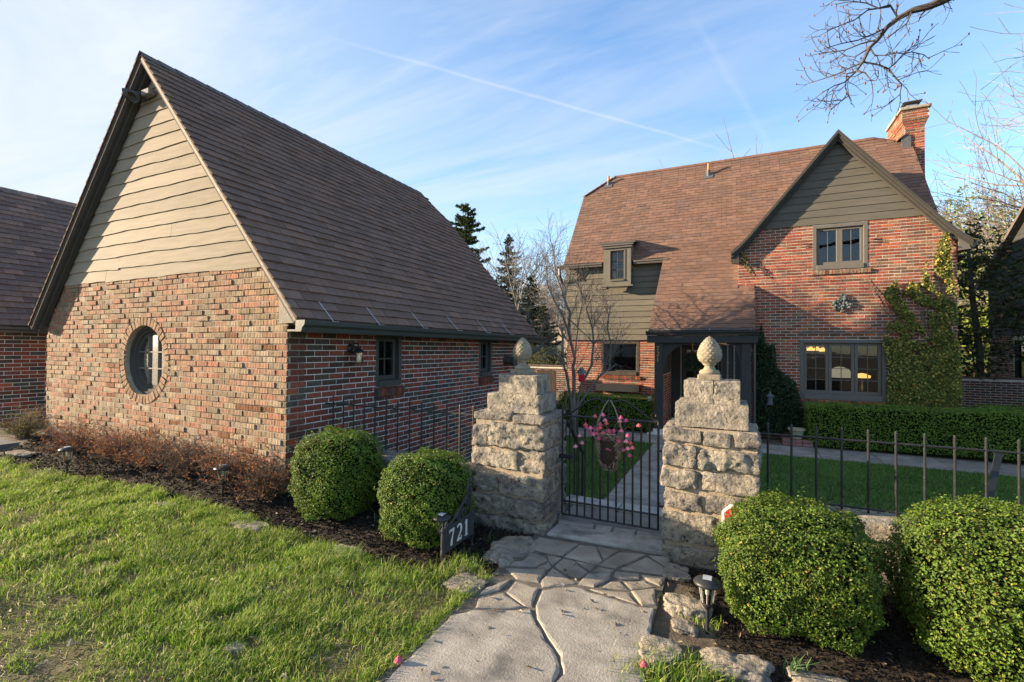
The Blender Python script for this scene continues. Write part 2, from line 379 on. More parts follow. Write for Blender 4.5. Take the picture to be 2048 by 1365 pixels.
K['stained'] = mat('stained_glass_shade', (.55, .5, .4), rough=.4, var=.25, vscale=14, bump=0, emit=((.75, .62, .42), .16))
# ------------------------------------------------------------------ wall, brick, shingle, board builders
def frame3(O, U, V, W):
    O, U, V, W = (np.asarray(a, float) for a in (O, U, V, W))
    f = lambda u, v, w: O+U*u+V*v+W*w
    f.ax = (O, U, V, W); return f
def brick_geo(mb, to3, u0, u1, v0, v1, w, c, ch=.004, rough=0.0, rg=random):
    du = [rg.uniform(-rough, rough) for _ in range(8)]
    P = []
    for a, (u, v) in enumerate(((u0, v0), (u1, v0), (u1, v1), (u0, v1))): P.append(to3(u, v, -.008))
    for a, (u, v) in enumerate(((u0, v0), (u1, v0), (u1, v1), (u0, v1))): P.append(to3(u, v, w-ch))
    for a, (u, v) in enumerate(((u0+ch, v0+ch), (u1-ch, v0+ch), (u1-ch, v1-ch), (u0+ch, v1-ch))): P.append(to3(u+du[a], v+du[a+4]*.5, w+du[a]*.7))
    q = [(8, 9, 10, 11)]
    for i in range(4):
        j = (i+1) % 4; q.append((i, j, 4+j, 4+i)); q.append((4+i, 4+j, 8+j, 8+i))
    mb.add(P, q, c=c)
CH, CW, JT = .0677, .2130, .010
def brick_field(wallpart, to3, spans, v0, v1, palette, matl, nbig, seed, proud=(.004, .010), rough=.0015, phase=0.0, name='brick'):
    rg = random.Random(seed); O, U, V, W = to3.ax
    cand = []; rest = []
    k = 0; v = v0
    while v+CH*.6 < v1:
        off = (0 if k % 2 else CW/2)+phase+rg.uniform(-.004, .004)
        vb, vt = v+JT/2, min(v+CH-JT/2, v1)
        for (a, b) in spans(v+CH/2, v):
            i = math.floor((a-off)/CW)
            while off+i*CW < b:
                l, r = off+i*CW, off+i*CW+CW-JT; i += 1
                full = l >= a-.001 and r <= b+.001
                l2, r2 = max(l, a), min(r, b)
                if r2-l2 < .03: continue
                w = rg.uniform(*proud); c = palette(rg, (l2+r2)/2, v)
                (cand if full else rest).append((l2, r2, vb, vt, w, c))
        v += CH; k += 1
    def vis(br):
        s = pxsize(to3((br[0]+br[1])/2, (br[2]+br[3])/2, 0))
        if s is None or not (0 < s[0] < 2048 and 0 < s[1] < 1365): return -1
        return s[2]
    cand.sort(key=vis, reverse=True)
    big = [b for b in cand[:nbig] if vis(b) > 0]; rest += cand[len(big):]
    # shared variants for single bricks
    if big:
        NV = 20; vm = []
        pal = sorted(big, key=lambda b: sum(b[5]))
        for i in range(NV):
            src = pal[min(len(pal)-1, int((i+.5)*len(pal)/NV))]
            m = MB(); f0 = frame3((0, 0, 0), U, V, W)
            brick_geo(m, f0, -(CW-JT)/2, (CW-JT)/2, -(CH-JT)/2, (CH-JT)/2, (proud[0]+proud[1])/2, src[5], rough=rough, rg=rg)
            me = m.mesh(name); me.materials.append(matl); vm.append((sum(src[5]), me))
        for b in big:
            s = sum(b[5])+rg.uniform(-.06, .06); me = min(vm, key=lambda t: abs(t[0]-s))[1]
            inst(name, me, wallpart, to3((b[0]+b[1])/2, (b[2]+b[3])/2, b[4]-(proud[0]+proud[1])/2))
    if rest:
        m = MB()
        for b in rest: brick_geo(m, to3, *b, rough=rough, rg=rg)
        m.build('brickwork', matl, wallpart, kind='stuff')
def pal_mix(options):
    ws = [o[0] for o in options]
    def f(rg, u, v):
        o = rg.choices(options, ws)[0]; k = rg.uniform(1-o[2], 1+o[2]); h = rg.uniform(-.05, .05)
        return (o[1][0]*k*(1+h), o[1][1]*k, o[1][2]*k*(1-h))
    return f
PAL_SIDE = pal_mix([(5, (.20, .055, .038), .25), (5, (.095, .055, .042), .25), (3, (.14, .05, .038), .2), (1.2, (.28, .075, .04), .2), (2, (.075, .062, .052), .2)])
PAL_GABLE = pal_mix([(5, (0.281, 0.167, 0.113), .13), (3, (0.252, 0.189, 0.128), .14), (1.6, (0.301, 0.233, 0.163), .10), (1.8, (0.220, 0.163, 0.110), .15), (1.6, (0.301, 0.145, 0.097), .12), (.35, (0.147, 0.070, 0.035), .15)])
PAL_HOUSE = pal_mix([(5, (0.290, 0.083, 0.046), .2), (4, (0.208, 0.074, 0.043), .2), (2.5, (0.145, 0.079, 0.051), .2), (1.6, (0.238, 0.131, 0.071), .2), (1, (0.374, 0.115, 0.051), .15)])

def hole_spans(base, holes, circ=None):
    """base(v)->(a,b); holes list of (u0,u1,v0,v1)"""
    def f(v, vb):
        a, b = base(v)
        if b <= a: return []
        seg = [(a, b)]
        cut = [(h[0], h[1]) for h in holes if h[2]-.03 < v < h[3]+.03]
        if circ:
            d = circ[2]**2-(v-circ[1])**2
            if d > 0: cut.append((circ[0]-math.sqrt(d), circ[0]+math.sqrt(d)))
        for c0, c1 in cut:
            n = []
            for s0, s1 in seg:
                if c1 <= s0 or c0 >= s1: n.append((s0, s1)); continue
                if c0 > s0: n.append((s0, c0))
                if c1 < s1: n.append((c1, s1))
            seg = n
        return seg
    return f
def shingle_field(roof, to3, rows, spans, palette, nbig, seed, exp=.135, wid=.30, thick=.013, jag=.0, drop=0.0):
    """to3(u, s, n): u along the eave, s up the slope, n off the plane"""
    rg = random.Random(seed); O, U, V, W = to3.ax; cand = []; rest = []
    def geo(mb, f, u0, u1, s0, e, t, c):
        P = [f(u0, s0, 0), f(u1, s0, 0), f(u0, s0, t), f(u1, s0, t), f(u0, s0+e+.03, .002), f(u1, s0+e+.03, .002)]
        mb.add(P, [(0, 1, 3, 2), (2, 3, 5, 4)], [(0, 2, 4), (1, 5, 3)], c=c)
    for k in range(rows[0], rows[1]):
        s = k*exp; off = rg.uniform(0, wid)
        for a, b in spans(s+exp*.5):
            u = a-(wid*(.5 if k % 2 else 0))-.02
            while u < b:
                w_ = wid*rg.uniform(1-jag, 1+jag); l, r = max(u, a), min(u+w_-.004, b); u += w_
                if r-l < .03: continue
                dd = drop if rg.random() < .45 else 0
                full = jag == 0 and abs((r-l)-(wid-.004)) < 1e-4
                (cand if full else rest).append((l, r, s-dd, exp+dd, thick*rg.uniform(.75, 1.3), palette(rg, (l+r)/2, s)))
    def vis(b):
        q = pxsize(to3((b[0]+b[1])/2, b[2], 0))
        if q is None or not (0 < q[0] < 2048 and 0 < q[1] < 1365): return -1
        return q[2]
    cand.sort(key=vis, reverse=True); big = [b for b in cand[:nbig] if vis(b) > 0]; rest += cand[len(big):]
    if big:
        NV = 14; vm = []; pal = sorted(big, key=lambda b: sum(b[5])); f0 = frame3((0, 0, 0), U, V, W)
        for i in range(NV):
            src = pal[min(len(pal)-1, int((i+.5)*len(pal)/NV))]
            m = MB(); geo(m, f0, -(wid-.004)/2, (wid-.004)/2, 0, src[3], thick*rg.uniform(.8, 1.25), src[5]); me = m.mesh('shingle'); me.materials.append(K['shingle']); vm.append((sum(src[5]), src[3], me))
        for b in big:
            s = sum(b[5])+rg.uniform(-.02, .02)
            me = min(vm, key=lambda t: abs(t[0]-s)+abs(t[1]-b[3])*2)[2]
            inst('shingle', me, roof, to3((b[0]+b[1])/2, b[2], 0))
    m = MB()
    for b in rest: geo(m, to3, *b)
    if rest: m.build('shingles', K['shingle'], roof, kind='stuff')
def board(name, parent, to3, xl, xr, z0, z1, c, wave=.0, seed=0, w=(.022, .006), end0=None, end1=None):
    """one clapboard: xl,xr functions of z; bottom edge proud and wavy"""
    n = 28; rg = np.random.default_rng(seed); t = np.linspace(0, 1, n)
    ph = rg.uniform(0, 6.28, 4); L = xr(z0)-xl(z0)
    wv = wave*(np.sin(t*L*2.1+ph[0])+.7*np.sin(t*L*4.3+ph[1])+.4*np.sin(t*L*8.9+ph[2])+.3*np.sin(t*L*17+ph[3]))
    ct = np.array(c)[None, :]*(1+.10*vnoise(t*L*1.2+seed*3.1, t*0, 1, seed)[:, None]-.05)
    P = []; C = []
    zb = z0+wv
    for row in ((zb, -.005), (zb, w[0]), (np.full(n, z1+.02), w[1]), (np.full(n, z1+.02), -.005)):
        zz_ = row[0]; ww = row[1]
        for i in range(n):
            a, b = xl(zz_[i]), xr(zz_[i]); P.append(to3(a+(b-a)*t[i], zz_[i], ww)); C.append(ct[i])
    q = []
    for r in range(3):
        for i in range(n-1): q.append((r*n+i, r*n+i+1, (r+1)*n+i+1, (r+1)*n+i))
    q += [(0, n, 2*n, 3*n), (n-1, 4*n-1, 3*n-1, 2*n-1)]
    m = MB().add(P, q, c=np.array(C)); return m.build(name, K['board'], parent)
def boards(parent, to3, xl, xr, z0, z1, exp, col, wave, seed, sp=.08, splits=()):
    rg = random.Random(seed); z = z0; k = 0
    while z < z1-.03:
        kb = rg.uniform(1-sp, 1+sp); cc = tuple(c*kb for c in col); zt = min(z+exp, z1)
        if xr(zt)-xl(zt) > .05:
            if k in splits:
                xm = xl(z)+(xr(z)-xl(z))*splits[k]
                board('board', parent, to3, xl, lambda zz_: xm-.002, z, zt, cc, wave, seed*31+k)
                board('board', parent, to3, lambda zz_: xm+.002, xr, z, zt, tuple(c*.97 for c in cc), wave, seed*31+k+500)
            else: board('board', parent, to3, xl, xr, z, zt, cc, wave, seed*31+k)
        z += exp; k += 1
def rect(u0, u1, v0, v1): return [(u0, v0), (u1, v0), (u1, v1), (u0, v1)]
def sill_bricks(parent, to3, u0, u1, vtop, n, pal, seed, depth=.07, h=.10, matl=None):
    rg = random.Random(seed); w = (u1-u0)/n
    O, U, V, W = to3.ax
    b = MB(); b.obox(to3((u0+u1)/2, vtop-h/2-.004, depth/2-.04), U, V, W, (u1-u0)/2-.006, h/2-.012, depth/2+.008, (1, 1, 1)); b.build('sill_mortar', K['mortar_house'], parent)
    for i in range(n):
        m = MB(); a = u0+i*w
        P = []
        for (v, ww) in ((vtop-h, -.02), (vtop-h, depth-.01), (vtop-.022, depth+.004), (vtop+.012, -.02)):
            for u in (a+.005, a+w-.005): P.append(to3(u, v+rg.uniform(-.002, .002), ww))
        m.add(P, [(0, 1, 3, 2), (2, 3, 5, 4), (4, 5, 7, 6), (6, 7, 1, 0), (0, 2, 4, 6), (1, 7, 5, 3)], c=pal(rg, 0, 0)); m.build('sill_brick', matl or K['brick'], parent)
def casement(parent, to3, u0, u1, v0, v1, leaves, nx, nz, name='window', fr=.06, sash=.045, mun=.012, depth=-.07, fmat=None, smat=None, mmat=None, sillh=0.0, blind=0.0, curtain=False):
    """fixed frame round the opening, then sashes each with a pane and glazing bars"""
    fm = fmat or K['frame']; O, U, V, W = to3.ax
    def bar(mb, a0, a1, b0, b1, w0, w1, bv=.004): mb.obox(to3((a0+a1)/2, (b0+b1)/2, (w0+w1)/2), U, V, W, (a1-a0)/2, (b1-b0)/2, (w1-w0)/2, b=bv)
    m = MB(); d0, d1 = depth-.03, .012
    bar(m, u0, u0+fr, v0, v1, d0, d1); bar(m, u1-fr, u1, v0, v1, d0, d1); bar(m, u0+fr, u1-fr, v1-fr, v1, d0, d1); bar(m, u0+fr, u1-fr, v0, v0+fr+sillh, d0, d1+.02)
    win = m.build(name, fm, parent)
    n = leaves; iw = (u1-u0-2*fr)/n
    for i in range(n):
        a, b = u0+fr+i*iw+.003, u0+fr+(i+1)*iw-.003; c, d = v0+fr+sillh+.003, v1-fr-.003
        s = MB(); w0, w1 = depth-.02, depth+.03
        bar(s, a, a+sash, c, d, w0, w1); bar(s, b-sash, b, c, d, w0, w1); bar(s, a+sash, b-sash, d-sash, d, w0, w1); bar(s, a+sash, b-sash, c, c+sash*1.2, w0, w1)
        s.build('sash', smat or fm, win)
        g = MB(); g.obox(to3((a+b)/2, (c+d)/2, depth), U, V, W, (b-a)/2-sash+.004, (d-c)/2-sash+.004, .003); g.build('pane', K['glass'], win)
        if nx > 1 or nz > 1:
            mm = MB(); ga, gb, gc, gd = a+sash, b-sash, c+sash, d-sash
            for k in range(1, nx): x = ga+(gb-ga)*k/nx; bar(mm, x-mun/2, x+mun/2, gc, gd, depth-.008, depth+.012, .002)
            for k in range(1, nz): z = gc+(gd-gc)*k/nz; bar(mm, ga, gb, z-mun/2, z+mun/2, depth-.009, depth+.013, .002)
            mm.build('glazing_bars', mmat or smat or fm, win)
        if blind > 0:
            bl = MB(); z = d-sash-.02
            while z > d-(d-c)*blind: bl.obox(to3((a+b)/2, z, depth-.10), U, (V*.8+W*.6), (W*.8-V*.6), (b-a)/2-sash, .018, .001); z -= .032
            bl.build('blind', K['white'], win)
    return win

# ================================================================== NEAR GARAGE
GX0, GX1, GY0, GY1 = -9.66, -4.30, 3.478, 9.45
RX, RZ, EXL, EXR, EZ_ = -6.89, 5.36, -9.80, -3.97, 1.90
GS = (RZ-EZ_)/(EXR-RX); GLS = (RZ-EZ_)/(RX-EXL)
garage = thing('brick_garage', 'brick garage with steep brown shingle roof, tan gable boards and a round window', 'garage', (-6.98, 6.4, 0))
zl = lambda z: RX-(RZ-.08-z)/GLS          # inside line of the gable on the left and right
zr = lambda z: RX+(RZ-.08-z)/GS
fg = frame3((0, GY0, 0), (1, 0, 0), (0, 0, 1), (0, -1, 0))
PC = (-7.0, 1.42)
circ = [(PC[0]+.455*math.cos(a), PC[1]+.455*math.sin(a)) for a in np.linspace(0, 2*math.pi, 49)[:-1]]
m = MB(); ztop = 2.50
outer = [(GX0, -.3), (GX1, -.3), (GX1, 1.86), (zr(2.5), 2.5), (zr(4.9), 4.9), (RX, RZ-.10), (zl(4.9), 4.9), (zl(2.5), 2.5), (GX0, 1.86)]
m.panel(outer, [circ], fg, 0, -.22)
gable = m.build('gable_wall', K['mortar'], garage)
gb = lambda v: (max(GX0, zl(v)), min(GX1, zr(v)))
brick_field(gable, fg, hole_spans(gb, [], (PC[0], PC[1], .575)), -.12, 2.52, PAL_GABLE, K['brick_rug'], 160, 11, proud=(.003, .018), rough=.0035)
# ring of header bricks round the port window
rg = random.Random(5); NR = 44
for i in range(NR):
    a0, a1 = (i+.08)*2*math.pi/NR, (i+.92)*2*math.pi/NR; m = MB(); P = []
    w = rg.uniform(.010, .018)
    for ww in (-.10, w):
        for (r, a) in ((.462, a0), (.462, a1), (.568, a1-.008), (.568, a0+.008)): P.append(fg(PC[0]+r*math.cos(a), PC[1]+r*math.sin(a), ww))
    k = rg.uniform(.8, 1.15)
    m.add(P, [(4, 5, 6, 7), (0, 1, 5, 4), (1, 2, 6, 5), (2, 3, 7, 6), (3, 0, 4, 7)], c=(.27*k, .175*k, .11*k)); m.build('ring_brick', K['brick'], gable)
# port window
AXP = (np.array([1., 0, 0]), np.array([0, 0, 1.]), np.array([0, -1., 0]))
m = MB(); m.lathe([(.40, -.16), (.455, -.16), (.455, -.05), (.42, -.045), (.41, -.07), (.385, -.075), (.375, -.10), (.34, -.105), (.33, -.16)], (PC[0], GY0, PC[1]), 48, ax=AXP)
port = m.build('port_window', K['trim'], garage, smooth=False)
m = MB(); m.lathe([(0.001, -.125), (.36, -.125), (.36, -.131), (0.001, -.131)], (PC[0], GY0, PC[1]), 40, ax=AXP); m.build('pane', K['glass'], port)
m = MB()
for d in (-.11, .11):
    h = math.sqrt(.34**2-d*d)
    m.box(PC[0]+d-.009, PC[0]+d+.009, GY0+.10, GY0+.135, PC[1]-h, PC[1]+h, b=.002); m.box(PC[0]-h, PC[0]+h, GY0+.099, GY0+.136, PC[1]+d-.009, PC[1]+d+.009, b=.002)
m.build('glazing_bars', K['frame'], port)
m = MB()
for i in (1, 2, 3, 8, 9, 12):
    x = PC[0]-.38+i*.055; m.obox((x, GY0+.26+.02*math.sin(i*2.2), PC[1]), (1, .5*math.sin(i*1.7), 0), (0, 1, 0), (0, 0, 1), .03, .004, .46)
m.build('curtain', K['white'], port)
# gable boards
boards(gable, fg, zl, zr, 2.50, 5.24, .166, (.282, .240, .183), .0065, 3, splits={0: .27, 1: .33, 3: .62})
# side wall to the courtyard
fs = frame3((GX1, 0, 0), (0, 1, 0), (0, 0, 1), (1, 0, 0))
WIN = [(4.83, 5.35, 1.09, 1.80), (7.60, 8.09, 1.09, 1.80)]
m = MB(); m.panel([(GY0+.222, -.6), (GY1, -.6), (GY1, 1.95), (GY0+.222, 1.95)], [rect(*w) for w in WIN], fs, 0, -.22); sidew = m.build('side_wall', K['mortar_house'], garage)
m = MB(); m.box(GX1-.2, GX1-.0005, GY0+.002, GY0+.221, -.6, 1.85); m.build('corner_backing', K['mortar_house'], sidew)
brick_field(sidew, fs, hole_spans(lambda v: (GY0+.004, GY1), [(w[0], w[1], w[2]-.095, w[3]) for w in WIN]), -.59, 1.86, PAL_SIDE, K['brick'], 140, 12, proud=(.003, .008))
for i, w in enumerate(WIN):
    casement(garage, fs, w[0], w[1], w[2], w[3], 1, 2, 2, fr=.05, sash=.05, mun=.014, depth=-.08, fmat=K['gutter'], sillh=.03)
    sill_bricks(sidew, fs, w[0]-.02, w[1]+.02, w[2]-.01, 8, PAL_SIDE, 40+i, depth=.06, h=.12)
# hidden walls close the shell
xr_w = lambda z: zr(z)-.12; xl_w = lambda z: zl(z)+.12
m = MB(); m.box(GX0, GX0+.2, GY0+.221, GY1, -.3, 1.95); m.prism([(GX0+.2, -.6), (GX1-.221, -.6), (GX1-.221, 1.9), (xr_w(4.5), 4.5), (xl_w(4.5), 4.5), (GX0+.2, 1.9)], frame3((0, GY1-.2, 0), (1, 0, 0), (0, 0, 1), (0, -1, 0)), 0, -.19); m.build('rear_wall', K['mortar_house'], garage)
# roof
YF, YB = 3.315, 9.62
def slope_panel(mb, pts, th, nrm):
    pts = np.asarray(pts, float); n = len(pts); nrm = np.asarray(nrm, float)
    V = np.concatenate([pts, pts-nrm*th]); T = []; Q = []
    for i in range(1, n-1): T += [(0, i, i+1), (n, n+i+1, n+i)]
    for i in range(n): j = (i+1) % n; Q.append((i, n+i, n+j, j))
    mb.add(V, Q, T)
nR = np.array([GS, 0, 1.]); nR /= np.linalg.norm(nR); nL = np.array([-GLS, 0, 1.]); nL /= np.linalg.norm(nL)
hz = 4.72; hy = 9.20; xr_h = RX+(RZ-hz)/GS; xl_h = RX-(RZ-hz)/GLS
m = MB()
slope_panel(m, [(RX, YF, RZ), (EXR, YF, EZ_), (EXR, YB, EZ_), (xr_h, YB, hz), (RX, hy, RZ)], .07, nR)
slope_panel(m, [(RX, YF, RZ-.001), (RX, hy, RZ-.001), (xl_h, YB, hz), (EXL, YB, EZ_), (EXL, YF, EZ_)], .07, nL)
slope_panel(m, [(RX, hy, RZ-.002), (xr_h, YB, hz-.001), (xl_h, YB, hz-.001)], .05, (0, .8, .6))
K['roofdeck'] = mat('roof_deck', (.11, .09, .082), rough=.95, var=.2, bump=.4, bscale=120)
roof = m.build('roof', K['roofdeck'], garage)
LS = math.hypot(EXR-RX, RZ-EZ_); sdir = np.array([RX-EXR, 0, RZ-EZ_])/LS
fr_ = frame3((EXR, 0, EZ_), (0, 1, 0), sdir, nR)
PAL_ROOF = pal_mix([(4, (0.169, 0.105, 0.078), .08), (3, (0.147, 0.095, 0.072), .08), (2, (0.186, 0.116, 0.086), .08)])
PAL_HROOF = pal_mix([(4, (0.175, 0.105, 0.078), .09), (3, (0.152, 0.094, 0.074), .09), (2, (0.198, 0.117, 0.084), .09)])
def gspan(s):
    zc = EZ_+s*sdir[2]; yb = YB if zc < hz else YB-(zc-hz)/(RZ-hz)*(YB-hy)
    return [(YF-.02, yb)]
shingle_field(roof, fr_, (0, int(LS/.135)), gspan, PAL_ROOF, 300, 21, exp=.135, wid=.265, thick=.024)
fl_ = frame3((EXL, 0, EZ_), (0, -1, 0), np.array([RX-EXL, 0, RZ-EZ_])/math.hypot(RX-EXL, RZ-EZ_), nL)
shingle_field(roof, fl_, (0, int(LS/.135)), lambda s: [(-YB, -YF+.02)], PAL_ROOF, 0, 22, exp=.135, wid=.265, thick=.024)
m = MB()
for i in range(28):
    y = YF-.02+i*.212
    for sg, n_ in ((1, nR), (-1, nL)):
        d = sdir*(-1) if sg > 0 else np.array([EXL-RX, 0, EZ_-RZ])/LS
        P = [np.array([RX, y, RZ+.03]), np.array([RX, y+.235, RZ+.02]), np.array([RX, y+.235, RZ+.02])+d*.14+n_*.006, np.array([RX, y, RZ+.03])+d*.14+n_*.006]
        m.add(P, [(0, 1, 2, 3)], c=(.13, .105, .095))
m.build('ridge_cap', K['shingle'], roof)
# rake boards with mouldings, front gable
def rake(parent, p0, p1, y, w, th, matl, name='rake_board', drop=0.0):
    p0 = np.array(p0, float); p1 = np.array(p1, float); d = p1-p0; L = np.linalg.norm(d); d /= L; n_ = np.array([-d[2], 0, d[0]]);
    if n_[2] > 0: n_ = -n_
    m = MB(); c = (p0+p1)/2+n_*(w/2+drop); c[1] = y
    m.obox(c, d, n_, (0, 1, 0), L/2, w/2, th/2, b=.006); return m.build(name, matl, parent)
for (ex, mt) in ((EXR, K['trim_sunlit']), (EXL, K['trim'])):  # same trim, painted sunlit tan on the right and shaded dark on the left
    top = (RX, 0, RZ); bot = (ex, 0, EZ_)
    rake(roof, top, bot, YF+.012, .045, .03, mt, 'rake_board', .012)
    rake(roof, top, bot, YF+.05, .075, .05, K['trim'], 'rake_moulding', .022)
    rake(roof, top, bot, YF+.105, .095, .07, mt, 'rake_soffit', .035)
# eave return at the right foot of the gable
m = MB(); m.prism([(GX1-.02, 1.86), (EXR-.02, 1.865), (GX1-.02, 2.22)], fg, .10, .002); m.build('eave_return', K['trim_sunlit'], roof)
m = MB(); m.prism([(EXL+.02, 1.865), (GX0+.02, 1.86), (GX0+.02, 2.20)], fg, .10, .002); m.build('eave_return', K['trim'], roof)
# gutter on the courtyard eave
def gutter(parent, axis, a0, a1, pos, z, out, matl=None, h=.11, d=.12, name='gutter'):
    """K-profile: 'out' is the outward horizontal unit vector; pos is a point on the eave line"""
    out = np.asarray(out, float); ax = np.asarray(axis, float); pr = [(0, 0), (0, -h), (d*.6, -h), (d*.72, -h*.62), (d*.95, -h*.40), (d, -h*.08), (d, 0), (d-.012, 0), (d-.014, -h*.1), (d*.86, -h*.42), (d*.62, -h*.66), (d*.55, -h+.006), (.008, -h+.006), (.008, 0)]
    m = MB(); n = len(pr); P = []
    for a in (a0, a1):
        for o, zz_ in pr: P.append(np.asarray(pos)+ax*a+out*o+np.array([0, 0, z+zz_]))
    Q = [(i, (i+1) % n, n+(i+1) % n, n+i) for i in range(n)]
    m.add(P, Q); 
    for a, s in ((a0, -1), (a1, 1)):
        m.add([np.asarray(pos)+ax*(a+s*.001)+out*o+np.array([0, 0, z+zz_]) for o, zz_ in pr[:7]], None, [(0, i, i+1) for i in range(1, 6)])
    return m.build(name, matl or K['gutter'], parent)
gutter(garage, (0, 1, 0), YF-.02, 9.88, (EXR+.0, 0, 0), EZ_-.015, (1, 0, 0), h=.115, d=.13)
m = MB(); m.box(GX1+.001, EXR-.003, YF+.15, YB-.03, EZ_-.12, EZ_-.10); m.box(EXR-.025, EXR-.002, YF+.15, YB-.03, EZ_-.10, EZ_-.055); m.build('soffit', K['gutter'], garage)
for y in (3.72, 4.45, 5.35, 6.25, 7.2, 8.15):
    a = fr_(y, .26, .02); b = fr_(y+.02, -.04, .03); c = np.array([EXR+.12, y+.02, EZ_-.01]); m = MB(); m.tube([a, (a+b)/2, b, c], .006, 5); m.build('gutter_strap', K['metal'], roof)
m = MB(); pts = [(-3.90, 9.8, 1.78), (-3.92, 9.78, 1.70), (-4.05, 9.62, 1.55), (-4.18, 9.50, 1.45), (-4.2, 9.5, .5), (-4.2, 9.5, -.42)]; m.tube(pts, .04, 8); m.build('downspout', K['gutter'], garage)
# stone plinth block where the low wall meets the corner is built with the low wall

# wall lantern on the side wall
LP = np.array([GX1, 4.36, 1.60]); lan = thing('wall_lantern', 'black coach lantern with clear glass and a bulb fixed to the garage side wall', 'lantern', LP)
AXX = (np.array([0, 1., 0]), np.array([0, 0, 1.]), np.array([1., 0, 0]))
m = MB(); m.lathe([(0.001, .006), (.055, .006), (.055, .014), (.035, .035), (.012, .045), (0.001, .045)], LP, 20, ax=AXX); m.build('back_plate', K['black'], lan)
lc = LP+np.array([.15, 0, -.06])
m = MB(); m.tube([LP+[.03, 0, 0], LP+[.06, 0, .05], LP+[.11, 0, .07], LP+[.145, 0, .05], lc+[0, 0, .065]], .009, 8); m.tube([LP+[.03, 0, -.02], LP+[.05, 0, -.06], LP+[.09, 0, -.05]], .006, 6); m.build('arm', K['black'], lan)
m = MB(); m.lathe([(0.001, .085), (.012, .08), (.016, .07), (.03, .062), (.045, .045), (.075, .025), (.08, .012), (.058, .008), (0.001, .008)], lc, 24); m.build('hood', K['black'], lan)
m = MB(); m.lathe([(.052, .008), (.054, -.11), (.050, -.11), (.048, .008)], lc, 24); m.build('glass', K['lampglass'], lan)
m = MB(); m.lathe([(0.001, .0), (.012, -.005), (.013, -.03), (.024, -.055), (.022, -.075), (.008, -.088), (0.001, -.089)], lc, 16); m.build('bulb', K['white'], lan)
m = MB(); m.lathe([(.058, -.108), (.062, -.113), (.062, -.122), (.02, -.128), (0.001, -.128)], lc, 24); m.build('base_ring', K['black'], lan)
# rusty pipe stub + dark round flue on the far part of the side wall
fp = onp(1020, 722, 0, GX1+.12)
t = thing('wall_flue', 'dark round metal flue sticking out of the garage side wall', 'flue', (GX1, fp[1], fp[2]))
m = MB(); m.lathe([(0.001, 0), (.085, 0), (.085, .2), (.095, .2), (.095, .24), (.06, .24), (0.001, .235)], (GX1, fp[1], fp[2]), 20, ax=AXX); m.build('pipe', K['bark_dark'], t)

# twin flood light at the gable peak
FP = np.array([-7.03, GY0-.02, 4.90]); fl = thing('flood_light', 'grey twin-head flood light fixed near the garage gable peak', 'lamp', FP)
m = MB(); m.box(FP[0]-.09, FP[0]+.09, FP[1]-.015, FP[1]+.02, FP[2]-.06, FP[2]+.06, c=(.1, .1, .1), b=.004); m.box(FP[0]+.06, FP[0]+.24, FP[1]-.10, FP[1]-.015, FP[2]-.05, FP[2]+.03, c=(.20, .20, .20), b=.01); m.build('bracket', K['plain'], fl)
for dx, dz, d in ((-.20, .03, (-.75, -.6, -.25)), (.0, -.02, (.1, -.75, -.65))):
    d = np.array(d)/np.linalg.norm(d); a = np.cross(d, [0, 0, 1.]); a /= np.linalg.norm(a); b = np.cross(d, a); c0 = FP+np.array([dx*.6, -.09, dz])
    m = MB(); m.tube([FP+[0, -.01, 0], FP+[dx*.2, -.05, 0], c0-d*.02], .014, 8, c=(.1, .1, .1)); m.lathe([(0.001, -.06), (.03, -.055), (.04, 0), (.07, .06), (.075, .10), (.066, .10), (.055, .07), (0.001, .03)], c0, 18, c=(.085, .085, .08), ax=(a, b, d)); m.build('lamp_head', K['plain'], fl)

# ================================================================== TWIN GARAGE FARTHER LEFT
tg = thing('far_garage', 'second brick garage with dark shingle roof across the driveway gap', 'garage', (-13, 4.5, 0))
TX = -11.3; ft = frame3((TX, 0, 0), (0, 1, 0), (0, 0, 1), (1, 0, 0))
m = MB(); m.panel(rect(3.42, 9.5, -.3, 2.0), [], ft, 0, -.25); tw = m.build('side_wall', K['mortar_house'], tg)
brick_field(tw, ft, lambda v, vb: [(3.43, 9.45)], .0, 1.93, PAL_SIDE, K['brick'], 90, 31, proud=(.003, .008))
TRX, TRZ, TEX, TEZ = -13.3, 4.68, TX+.22, 1.93
tn = np.array([TRZ-TEZ, 0, TEX-TRX]); tn /= np.linalg.norm(tn); tl = math.hypot(TRZ-TEZ, TEX-TRX)
m = MB(); slope_panel(m, [(TRX, 3.28, TRZ), (TEX, 3.28, TEZ), (TEX, 9.8, TEZ), (TRX, 9.8, TRZ)], .07, tn); slope_panel(m, [(TRX, 3.28, TRZ), (TRX, 9.8, TRZ), (2*TRX-TEX, 9.8, TEZ), (2*TRX-TEX, 3.28, TEZ)], .07, (-tn[0], 0, tn[2]))
tr_ = m.build('roof', K['roofdeck'], tg)
ftr = frame3((TEX, 0, TEZ), (0, 1, 0), np.array([TRX-TEX, 0, TRZ-TEZ])/tl, tn)
PAL_TROOF = pal_mix([(4, (.175, .118, .09), .14), (3, (.145, .103, .086), .14), (2, (.21, .14, .11), .12)])
shingle_field(tr_, ftr, (0, int(tl/.135)+1), lambda s: [(3.28, 9.8)], PAL_TROOF, 250, 33, exp=.135, wid=.26, thick=.024)
gutter(tg, (0, 1, 0), 3.28, 9.8, (TEX, 0, 0), TEZ-.02, (1, 0, 0), h=.10, d=.1)
